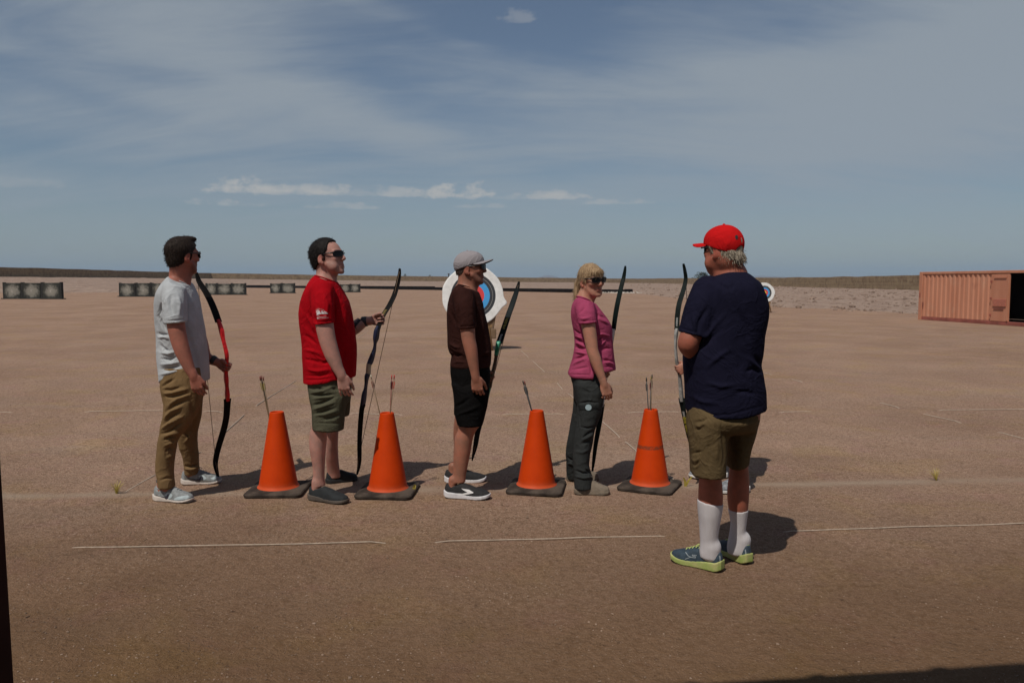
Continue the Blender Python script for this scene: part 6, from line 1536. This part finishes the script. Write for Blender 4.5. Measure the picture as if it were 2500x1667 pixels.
# ---- woman in the pink top
def woman_pink():
    D = 5.74; W = Crop(1330, 620, 4.3556, D); o = 1132.4
    sh_n = shoe_pts(1402.5, 5.595, 1488.5, 5.575); sh_f = shoe_pts(1384, 5.965, 1462, 5.985)
    root = person('woman in pink top and charcoal cargo trousers with a blonde ponytail', W, ((sh_n[0][0] + sh_f[1][0]) / 2, D))
    bw, bp = bow(W, [(857,128,18),(853,170,30),(840,250,40),(822,315,44),(805,385,46),(787,465,48),(770,545,50),(755,630,50),(743,710,48),(732,800,48),(728,820,46),(722,870,42),(712,940,40),(700,1020,40),(688,1100,40),(674,1170,40),(660,1230,40),(650,1270,40),(645,1320,40),(640,1380,40),(632,1450,40),(625,1540,42),(612,1620,44),(598,1700,48),(585,1780,50),(570,1860,50),(555,1940,48),(540,2030,44),(530,2110,40),(522,2180,36),(514,2250,28),(505,2320,18)],
        (9, 22), (.55, .55, .54), 'recurve bow with black limbs held upright on the far side of the woman in pink', R(76), ((852, 190), (524, 2150)), 6.02, 1, (1, 29), limb_col=(.007, .012, .011))
    g = bp[int(17.5 * 6)]
    H = Head(W.p(494, 288, D), -58, -2, 3, .97); M = skin('skin_warm', (.42, .215, .142))
    F = body_field(W, 100, 900, 50, D)
    head_sdf(F, H, True, lean=.004)
    F.chain([(H.w((-.030, 0, -.045)), .048), (W.p(425, 440, D), .050), (W.p(410, 520, D), .062)], .03)
    F.capsule(H.w((.028, 0, -.08)), W.p(470, 500, D), .030, .036, .03)
    TR = [(452,350,452,.06),(490,320,505,.100),(530,298,538,.140),(570,288,575,.160),(610,284,606,.168),(650,283,634,.166),(700,288,672,.160),(760,297,704,.155),(810,305,713,.150),(860,313,711,.145),(920,320,715,.140),(980,320,720,.140),(1050,310,727,.150),(1120,296,735,.163),(1190,272,746,.170),(1260,250,751,.175),(1310,250,751,.175)]
    F.loft(rings(W, [r for r in TR if r[0] < 1150] + [(1190,278,690,.15),(1240,282,600,.14),(1310,290,570,.14)], D), .03, 2.1, grow=-.020, rnd=.02)
    n_arm = [(428,575,D-.145,.047),(462,750,D-.195,.049),(487,890,D-.21,.0455),(508,1030,D-.22,.041),(542,1130,D-.225,.040),(592,1275,D-.23,.030),(626,1372,D-.23,.0235)]
    ch = chainpts(W, n_arm); F.chain(ch, .018)
    hand(F, ch[-1][0], (.32, .0, -1), (-.25, 1, 0), (1, .2, .3), (.50, .65, .40), .94, thumb=(.85, .40, .35), spread=.05)
    f = nv((.60, -.15, -.75)); n = nv((.2, -1, 0)); w_ = g - f * .075 - n * .024
    F.chain([(W.p(440, 575, D + .145), .047), (W.p(545, 1010, D + .22), .041), (w_ - f * .09, .032), (w_, .0235)], .018)
    hand(F, w_, f, n, (.2, 0, 1), (1.25, 1.35, .8), .92, thumb=(.55, .25, .75), grip=True)
    NL = [(1400,330,615,.085),(1462,340,619,.10),(1582,345,614,.098),(1682,345,605,.092),(1782,345,562,.086),(1852,340,532,.082),(1932,325,516,.080),(2032,312,499,.078),(2132,303,480,.075),(2232,306,469,.073),(2312,310,492,.075),(2382,315,514,.077),(2486,318,512,.076)]
    FL = [(1400,318,560,.085),(1462,312,560,.10),(1582,308,542,.095),(1682,300,522,.09),(1772,283,502,.085),(1852,268,472,.082),(1932,252,442,.08),(2032,236,420,.077),(2132,226,400,.074),(2192,232,395,.073),(2282,234,390,.073),(2382,240,385,.073)]
    nl = rings(W, NL, (D - .085, 5.600)); fl = rings(W, FL, (D + .085, 5.970))
    for lg, (hh, tt) in ((nl, sh_n), (fl, sh_f)): F.loft(lg, .03, 2.0, grow=-.03); feet(F, hh, tt)
    V, Fq = F.mesh(2); mk('body', V, Fq, M, root, cols=skin_cols(V, H, lips=1.1))
    # hair: fringe, crown and a ponytail
    HM = hair_mat('hair_blonde', (.225, .135, .070), (.43, .30, .175))
    build_hair(H, 'hair', HM, root, [(-.2, -.045), (-.07, -.045), (-.03, -.02), (.0, .0), (.012, -.005), (.026, .005), (.05, .035), (.078, .040), (.2, .045)], .009,
        extra=(((.074, .0, .066), (.030, .058, .028), .012), ((-.088, -.022, .004), (.034, .04, .036), .02), ((-.105, -.046, -.045), (.026, .030, .052), .02), ((-.104, -.056, -.112), (.023, .027, .058), .02), ((-.098, -.060, -.172), (.018, .022, .046), .015), ((-.090, -.060, -.222), (.011, .015, .036), .012)), tuft=2600, tlen=.030, seed=11, rough=.0022, flow=(-.15, 0, -1), up=.05)
    build_glasses(H, root, lw=.030, lh=.0185, fwd=.006, temple_tilt=-.004)
    PKM = cloth('pink_knit', (.36, .060, .125))
    F, rg = shirt_mesh(W, TR, ((318, 446), (512, 520)), [([(425,558,D-.14,.068),(440,640,D-.18,.066),(462,790,D-.205,.063)], ((368,742), (552,724))), ([(445,558,D+.14,.068),(470,650,D+.19,.066),(510,780,D+.215,.063)], ((380,760), (600,730)))],
        [(100,1262),(240,1262),(275,1300),(488,1303),(497,1242),(600,1232),(760,1224),(900,1224)], D, h=.005)
    st = [([(310,800),(340,830),(380,850)],11,-8),([(318,900),(350,905),(410,950)],11,-8),([(320,870),(360,880),(400,900)],10,6),([(322,945),(370,950),(420,985)],11,8),([(325,985),(370,1000),(430,1010)],11,-8),([(320,1040),(380,1050),(440,1060)],12,7),([(310,1120),(370,1100),(430,1080)],13,-7),([(290,1180),(350,1150),(440,1110)],13,6),([(300,1230),(380,1215),(470,1200)],14,-4),
          ([(565,860),(610,850),(680,870)],11,6),([(570,920),(590,900),(610,890)],10,-7),([(580,980),(615,940),(650,905)],11,9),([(590,960),(625,925),(660,895)],9,-8),([(560,640),(600,660),(650,690)],13,-6),([(555,590),(575,640),(560,700)],13,-8),([(575,690),(630,720),(690,750)],16,6),([(600,1020),(660,1000),(710,1010)],16,-4),([(620,1120),(660,1130),(735,1150)],15,-6),([(630,1160),(690,1150),(740,1190)],14,6),([(380,620),(400,600),(420,560)],14,-5),([(365,680),(420,690),(500,670)],16,4),([(470,1150),(490,1200),(495,1290)],12,-6),([(640,1200),(690,1195),(740,1210)],10,-4)]
    st += [([(366,720),(450,715),(552,702)],7,-3),([(262,1278),(380,1282),(486,1284)],7,-3)]
    s_o, sv, sf = cloth_obj('shirt', F, W, st, [((5.5, 5.5, 2.6), 2.6, 101), ((15, 15, 8), 1.6, 102)], PKM, root)
    crew(H, 'collar', W, (338, 456), (496, 515), D, PKM, s_o, 1.0, .075)
    CH = cloth('charcoal_ripstop', (.034, .036, .035))
    F = Field(np.minimum(np.array(nl)[:, :3].min(0), np.array(fl)[:, :3].min(0)) - (.17, .17, .02), np.maximum(np.array(nl)[:, :3].max(0), np.array(fl)[:, :3].max(0)) + (.17, .17, .14), .0055)
    F.loft(rings(W, [(1180,285,640,.140),(1235,283,640,.148),(1270,283,610,.152),(1300,283,590,.158),(1330,285,590,.168),(1382,302,600,.176),(1462,313,618,.172),(1540,318,616,.14)], D), .001, 2.2)
    F.loft(nl, .035, 2.1); F.loft(fl, .035, 2.1)
    st = [([(330,1350),(420,1345),(520,1310)],16,-5),([(350,1600),(355,1700),(350,1850)],12,-7),([(370,1585),(460,1570),(560,1580)],8,-7),([(365,1620),(370,1740),(380,1830)],8,-6),([(380,1838),(460,1850),(540,1830)],8,-7),([(400,1980),(450,1950),(510,1910)],13,8),([(410,1950),(460,1910),(520,1870)],11,-8),([(390,2020),(440,2000),(490,1980)],12,-6),([(330,2300),(400,2330),(500,2330)],11,-8),([(330,2360),(410,2380),(510,2370)],11,7),([(430,2290),(470,2310),(510,2345)],10,-8),([(330,2100),(400,2110),(460,2080)],15,4),([(330,1500),(345,1600),(335,1750)],14,-6),([(240,2150),(270,2180),(300,2190)],10,-6),([(250,2230),(280,2220),(310,2250)],10,6),([(400,1440),(470,1480),(480,1550)],18,-4)]
    t_o, tv, tf = cloth_obj('trousers', F, W, st, [((6, 6, 3), 4.5, 111), ((15, 15, 8), 1.8, 112)], CH, root)
    Z = Crop(1330, 880, 4.3556, 5.7)
    decal('pocket_flap', Z, [[(362,478),(560,482),(560,512),(440,524),(370,520)]], tv, tf, cloth('flap_dark', (.022, .023, .023)), t_o, .5, .003)
    decal('pocket_badge', Z, [disc(465, 497, 32, 20)], tv, tf, mat('pale_badge', (.30, .38, .40), .5), t_o, .4, .005)
    UP = mat('boot_suede', (.185, .145, .105), .9, .2, 25, .4, 120); SO = mat('boot_sole', (.155, .120, .085), .9, .25, 20, .5, 40)
    for hh, tt in (sh_n, sh_f): build_shoe(root, hh, tt, UP, SO, 1.08, 1.05, .032, boot=.02, name='boot', lace=mat('boot_lace', (.12, .10, .08), .9))
woman_pink()

# ---- archer mostly hidden behind the man in navy
def man_hidden():
    D = 5.88; E_ = Crop(1600, 530, 4.3556, D)
    hm_ = lambda px, Y: gx(px, Y)
    sh_n = ((hm_(1828, 5.66), 5.66), (hm_(1738, 5.62), 5.62)); sh_f = ((hm_(1775, 6.08), 6.08), (hm_(1682, 6.06), 6.06))
    X0 = (sh_n[0][0] + sh_n[1][0] + sh_f[0][0] + sh_f[1][0]) / 4 + .03
    root = person('archer almost hidden behind the navy shirt man, hand on a silver bow', E_, (X0, D))
    bw, bp = bow(E_, [(298,497,18),(308,540,28),(325,640,34),(318,700,38),(300,770,42),(278,840,44),(257,905,46),(243,975,46),(234,1050,46),(230,1120,46),(230,1190,46),(225,1205,54),(218,1270,52),(215,1330,40),(215,1400,38),(220,1460,42),(226,1530,46),(235,1575,44),(245,1600,46),(255,1640,46),(258,1690,50),(265,1760,56),(272,1850,60),(283,1960,58),(292,2020,46),(305,2090,46),(320,2160,46),(338,2240,46),(360,2330,46),(385,2420,44),(405,2500,40),(415,2580,32),(410,2650,24),(405,2690,16)],
        (10, 23), (.25, .24, .22), 'recurve bow with silver riser in front of the hidden archer', R(58), ((325, 640), (415, 2580)), 5.85, 1, (2, 31), limb_col=(.008, .012, .011), grip=(17, 19.6, (.02, .016, .015)),
        marks=((8.3, 9.6, (.36, .36, .34), 21, .42), (24.6, 25.4, (.42, .42, .40), 22, .5), (26.4, 25.4, (.50, .42, .05), 23, .9), (27.6, 26.5, (.50, .42, .05), 24, .8)))
    g = bp[int(18.5 * 6)]
    x = lambda dx, dy, z: np.array([X0 + dx, D + dy, z])
    H = Head(x(.01, -.01, 1.50), 176, 0, 0, 1.0); M = skin('skin_brown', (.40, .19, .125))
    F = Field((X0 - .50, D - .45, -.01), (X0 + .30, D + .45, 1.68), .005)
    head_sdf(F, H); F.chain([(H.w((-.028, 0, -.05)), .056), (x(.03, 0, 1.33), .06)], .03)
    TR = [(X0 + .03, D, 1.36, .07, .08), (X0 + .03, D, 1.31, .10, .15), (X0 + .02, D, 1.24, .115, .18), (X0 + .01, D, 1.1, .12, .175), (X0 + .01, D, .95, .115, .16), (X0 + .015, D, .82, .12, .17), (X0 + .015, D, .74, .12, .172)]
    F.loft(TR, .03, 2.2, grow=-.02)
    f = nv((-.86, .10, -.35)); n = nv((.1, 1, 0)); w_ = g - f * .08 - n * .026
    F.chain([(x(.02, -.17, 1.24), .05), (x(.01, -.24, .99), .045), (w_ - f * .09, .034), (w_, .027)], .02); hand(F, w_, f, n, (0, 0, 1), (1.25, 1.35, .8), .98, thumb=(.55, .25, .75), grip=True)
    F.chain([(x(.02, .17, 1.24), .05), (x(.04, .25, 1.0), .044), (x(.0, .26, .80), .03)], .02); hand(F, x(.0, .26, .80), (-.1, 0, -1), (0, -1, 0), (-1, 0, 0), (.4, .5, .3), 1.0)
    legs = []
    for sy, (hh, tt) in ((-1, sh_n), (1, sh_f)):
        ax, ay = hh[0] * .8 + tt[0] * .2, hh[1] * .8 + tt[1] * .2
        lg = [(X0 + .015, D + sy * .085, .80, .085, .085), (X0 + .01, D + sy * .10, .65, .085, .085), ((X0 + ax) / 2, (D + sy * .1 + ay) / 2, .44, .062, .062), (ax, ay, .28, .055, .058), (ax, ay, .10, .036, .038), (ax, ay, .06, .036, .04)]
        F.loft(lg, .03, 2); feet(F, hh, tt); legs.append(lg)
    V, Fq = F.mesh(2); mk('body', V, Fq, M, root, cols=skin_cols(V, H, beard=.2))
    build_hair(H, 'hair', hair_mat('hair_brown', (.04, .025, .018), (.08, .055, .04)), root, [(-.2, -.06), (-.07, -.06), (-.03, -.03), (.0, -.02), (.02, .0), (.04, .05), (.2, .08)], .008, tuft=300, seed=4)
    build_glasses(H, root)
    F = Field((X0 - .3, D - .4, .6), (X0 + .3, D + .4, 1.45), .007); F.loft(TR, .001, 2.3, rnd=.02)
    for sy in (-1, 1): F.chain([(x(.02, sy * .16, 1.25), .072), (x(.015, sy * .235, 1.03), .066)], .03)
    V, Fq = F.mesh(2); V = folds(V, Fq, E_, (), [((5, 5, 2.2), 4, 5)]); mk('shirt', V, Fq, cloth('slate_cotton', (.05, .055, .07)), root)
    F = Field((X0 - .3, D - .4, .35), (X0 + .3, D + .4, .9), .007); F.loft([(X0 + .015, D, .60, .12, .15), (X0 + .015, D, .86, .125, .172)], .001, 2.2)
    for lg in legs: F.loft([(q[0], q[1], q[2], q[3] + .025, q[4] + .025) for q in lg[:3]], .03, 2)
    F.cut(lambda X, Y, Z: .46 - Z + 0 * X + 0 * Y)
    V, Fq = F.mesh(2); V = folds(V, Fq, E_, (), [((5, 5, 2.2), 4, 6)]); mk('shorts', V, Fq, cloth('dark_shorts', (.03, .03, .035)), root)
    UP = mat('trainer_grey', (.15, .16, .175), .7, .4, 50, .4, 200, c2=(.30, .31, .33)); SO = mat('trainer_sole', (.60, .57, .53), .7)
    for hh, tt in (sh_n, sh_f): build_shoe(root, hh, tt, UP, SO, 1.0, 1.0, .032)
man_hidden()

# ---- man in navy shirt and red cap, seen from behind
def man_navy():
    D = 4.11; E_ = Crop(1600, 530, 4.3556, D)
    sh_l = shoe_pts(1763, 4.055, 1640, 4.240); sh_r = shoe_pts(1829, 4.160, 1752, 4.400)
    root = person('man seen from behind in navy shirt, red cap and white knee socks', E_, (gx(1765, D), D))
    H = Head(E_.p(716, 360, D), 180 - 52, -2, 0, .935); M = skin('skin_sunburnt', (.33, .115, .070))
    F = body_field(E_, 100, 1380, 40, D, .60, .0048)
    head_sdf(F, H, jowl=.012)
    F.chain([(H.w((-.030, 0, -.05)), .068), (E_.p(790, 560, D), .074), (E_.p(800, 650, D), .09)], .03)
    F.capsule(H.w((.03, 0, -.085)), E_.p(690, 600, D + .08), .045, .05, .03)
    TR = [(575,690,940,.075),(605,650,985,.105),(650,580,1045,.150),(700,522,1087,.185),(760,490,1128,.202),(850,468,1168,.208),(950,455,1192,.208),(1050,440,1189,.205),(1150,420,1170,.204),(1250,380,1146,.204),(1350,330,1140,.204),(1462,296,1130,.204),(1540,296,1113,.204),(1580,298,1112,.205),(1640,303,1132,.207),(1730,311,1143,.21),(1830,315,1160,.21),(1930,317,1164,.212),(2000,322,1167,.212),(2060,326,1169,.212),(2150,335,1165,.212)]
    F.loft(rings(E_, TR, D), .03, 2.2, grow=-.03, rnd=.02)
    la = [(560,790,D-.05,.062),(412,1190,D-.10,.056),(350,1346,D-.11,.0530),(420,1420,D-.02,.050),(620,1440,D+.20,.040),(740,1430,D+.30,.03)]
    ch = chainpts(E_, la); F.chain(ch, .02); hand(F, ch[-1][0], (.9, .3, 0), (0, -1, .1), (0, .1, 1), (.4, .5, .3), 1.0)
    ra = [(980,820,D+.08,.062),(1005,1180,D+.14,.054),(960,1350,D+.20,.048),(860,1400,D+.34,.034)]
    ch = chainpts(E_, ra); F.chain(ch, .02); hand(F, ch[-1][0], (-.9, .3, 0), (0, -1, .1), (0, .1, 1), (.4, .5, .3), 1.0)
    LLg = [(2000,380,760,.10),(2132,350,772,.135),(2232,347,767,.135),(2332,352,757,.132),(2432,360,750,.130),(2532,366,747,.128),(2660,370,744,.126)]
    RLg = [(2000,700,1100,.10),(2132,704,1096,.135),(2232,730,1072,.133),(2332,740,1047,.130),(2432,745,1018,.128),(2532,750,990,.126),(2660,755,975,.124)]
    LS = [(2000,430,720,.09),(2332,420,700,.10),(2532,450,706,.082),(2652,480,702,.070),(2772,466,704,.066),(2852,458,714,.068),(2952,455,720,.070),(3052,452,717,.070),(3152,458,700,.066),(3252,470,682,.058),(3352,476,665,.050),(3452,482,656,.044),(3552,488,655,.041),(3600,488,660,.041)]
    RS = [(2000,760,1040,.09),(2332,780,1000,.10),(2532,800,960,.080),(2652,788,990,.070),(2792,775,1000,.067),(2902,762,1000,.068),(3002,763,995,.068),(3102,776,984,.062),(3172,792,972,.056),(3252,806,962,.050),(3352,796,950,.045),(3452,775,945,.043),(3522,776,958,.042),(3560,780,960,.042)]
    ll = rings(E_, LLg, (D - .06, D - .06)); rl = rings(E_, RLg, (D + .09, D + .09)); ls = rings(E_, LS, (D - .05, 4.100)); rs = rings(E_, RS, (D + .09, 4.220))
    for lg, (hh, tt) in ((ls, sh_l), (rs, sh_r)): F.loft(lg, .03, 2.0); feet(F, hh, tt)
    V, Fq = F.mesh(2); mk('body', V, Fq, M, root, cols=skin_cols(V, H, beard=.08))
    GH = hair_mat('hair_grey', (.20, .16, .115), (.42, .36, .28))
    build_hair(H, 'hair', GH, root, [(-.2, -.082), (-.09, -.080), (-.05, -.062), (-.025, -.045), (-.012, -.022), (.005, -.03), (.02, -.012), (.03, .02), (.05, .04), (.2, .05)], .012, extra=(((-.100, -.02, -.048), (.026, .045, .028), .02),), tuft=1500, tlen=.020, seed=21, rough=.003, flow=(-.4, 0, -1), up=.14, top=.004)
    cp, cv, cf = build_cap(H, root, cloth('cap_red', (.52, .010, .011), var=.06), cloth('brim_under_red', (.42, .010, .010)), front=.048, back=-.020, thick=.013, brim_len=.086, tilt=.06, arch=True, span=1.0)
    decal('emblem', E_, [disc(862, 212, 19, 16, .8), [(850,228),(876,226),(870,240),(856,240)], bar_(848,200,876,222,6)], cv, cf, mat('emblem_dark', (.020, .016, .016), .7), cp, .5, .0015)
    build_glasses(H, root, wrap=.6, lw=.034, lh=.022, fwd=.002)
    NV = cloth('navy_cotton', (.0105, .0100, .0225))
    F, rg = shirt_mesh(E_, TR, ((640, 588), (990, 592)), [([(565,800,D-.05,.085),(484,1000,D-.08,.084),(404,1290,D-.10,.0805)], ((246,1216), (450,1262))), ([(975,820,D+.06,.086),(1028,1000,D+.10,.080),(1008,1230,D+.14,.070)], ((1040,1180), (1230,1190)))],
        [(100,2056),(322,2056),(400,2076),(520,2082),(650,2080),(800,2070),(1000,2034),(1172,2012),(1300,2012)], D, h=.006)
    st = [([(440,1250),(470,1100),(560,960)],22,-7),([(480,1330),(600,1200),(720,1050)],26,6),([(450,1420),(560,1310),(700,1190)],22,-5),([(540,1600),(680,1480),(800,1400)],26,5),([(880,1000),(960,1150),(1000,1300)],28,-4),([(1060,1480),(1100,1540),(1120,1580)],20,-8),([(1000,1500),(1060,1580),(1110,1620)],18,6),([(960,1640),(1040,1610),(1110,1650)],18,-6),([(560,1760),(700,1800),(860,1780)],24,5),([(840,1880),(950,1850),(1060,1890)],22,-5),([(400,1900),(500,1960),(640,1980)],24,4),([(400,1040),(420,1160),(450,1240)],20,6),([(640,700),(760,760),(900,700)],30,-3),([(330,1520),(380,1640),(390,1780)],24,-5)]
    st += [([(262,1176),(350,1205),(446,1232)],8,-4),([(330,2040),(450,2070),(650,2105),(800,2095),(1000,2040),(1165,1996)],8,-4)]
    s_o, sv, sf = cloth_obj('shirt', F, E_, st, [((4, 4, 2.0), 3.2, 121), ((11, 11, 6), 1.6, 122)], NV, root)
    crew(H, 'collar', E_, (716, 592), (905, 594), D, NV, s_o, 1.0, .056)
    KH = cloth('khaki_shorts', (.120, .082, .040))
    F = Field(np.minimum(np.array(ll)[:, :3].min(0), np.array(rl)[:, :3].min(0)) - (.22, .22, .06), np.maximum(np.array(ll)[:, :3].max(0), np.array(rl)[:, :3].max(0)) + (.22, .22, .16), .006)
    F.loft(rings(E_, [(2005,385,1110,.160),(2062,362,1108,.185),(2132,350,1097,.20),(2212,352,1074,.18),(2260,380,1050,.14)], D), .001, 2.2)
    F.loft(ll, .04, 2.2, line_cut(E_.p(360, 2742 - 110, D), E_.p(745, 2736 - 100, D), 'above')) if False else F.loft([*ll[:-1], rings(E_, [(2742,370,744,.126)], D - .06)[0]], .04, 2.2, line_cut(E_.p(362, 2728, D - .06), E_.p(745, 2738, D - .06), 'above'))
    F.loft([*rl[:-1], rings(E_, [(2740,755,972,.124)], D + .09)[0]], .04, 2.2, line_cut(E_.p(745, 2672, D + .09), E_.p(1000, 2560, D + .09), 'above'))
    st = [([(420,2180),(500,2170),(560,2140)],14,-4.4),([(430,2210),(480,2230),(540,2180)],13,3.9),([(420,2260),(470,2250),(500,2220)],12,-4.4),([(380,2520),(440,2500),(500,2490)],14,-4.4),([(375,2560),(430,2590),(480,2560)],12,3.9),([(380,2610),(430,2640),(470,2600)],12,-4.4),([(400,2660),(450,2650),(480,2610)],12,3.3),([(640,2300),(660,2450),(650,2600)],20,2.8),([(700,2200),(720,2400),(740,2600)],18,-4.4),([(560,2380),(580,2500),(570,2640)],18,-2.2)]
    cloth_obj('shorts', F, E_, st, [((5, 5, 2.6), 5.0, 131), ((12, 12, 7), 2.0, 132)], KH, root)
    SKM = mat('white_sock', (.56, .52, .52), .95, .06, 30, .5, 240, stretch=(1, 1, .15)); 
    for (hh, tt), lg, cutl, Yc in ((sh_l, ls, ((448, 2352 + 640), (720, 2352 + 684)), 4.10), (sh_r, rs, ((775, 2352 + 748), (985, 2352 + 744)), 4.22)):
        F = Field(np.array(lg)[:, :3].min(0) - .12, np.array(lg)[:, :3].max(0) + .12, .0045); F.loft(lg, .001, 2.0, line_cut(E_.p(*cutl[0], Yc), E_.p(*cutl[1], Yc), 'below'), grow=.0035)
        q = lg[-1]; ff = nv(np.array([tt[0] - hh[0], tt[1] - hh[1], 0])); an = np.array([hh[0], hh[1], 0]) + ff * .060; F.capsule((q[0], q[1], q[2] + .02), an + (0, 0, .115), .043, .0415, .03); F.capsule(an + (0, 0, .115), an + (0, 0, .07), .0415, .040, .02); V, Fq = F.mesh(2); mk('sock', V, Fq, SKM, root)
    UP = mat('runner_navy', (.022, .040, .058), .7, .3, 45, .4, 260); SO = mat('runner_sole_lime', (.33, .42, .10), .65, .15, 25, .3, 90, c2=(.42, .40, .16)); LM = mat('lime_trim', (.46, .52, .17), .7); LG = mat('shoe_logo_silver', (.26, .29, .30), .4)
    for k, (hh, tt) in enumerate((sh_l, sh_r)):
        so, sv, sf = build_shoe(root, hh, tt, UP, SO, 1.08, .98, .046, lining=LM, lace=LM, rocker=.010)
        Z = Crop(1630, 1310, 10.69, 4.2)
        if k == 0: 
            decal('letter_mark', Z, [bar_(640,470,760,480,18), bar_(640,475,660,500,16), bar_(650,500,730,510,16), bar_(725,505,735,540,18), bar_(600,530,735,545,18), bar_(470,400,545,500,18), bar_(545,500,640,535,16), bar_(455,580,600,525,16)], sv, sf, LG, so, .45, .0015)
            decal('heel_mark', Z, [[(1340,490),(1375,490),(1380,630),(1355,640)]], sv, sf, LG, so, .45, .0015)
        else: decal('heel_mark', Z, [[(2015,330),(2040,330),(2060,460),(2030,470)]], sv, sf, LG, so, .45, .0015)
man_navy()
build_haze()
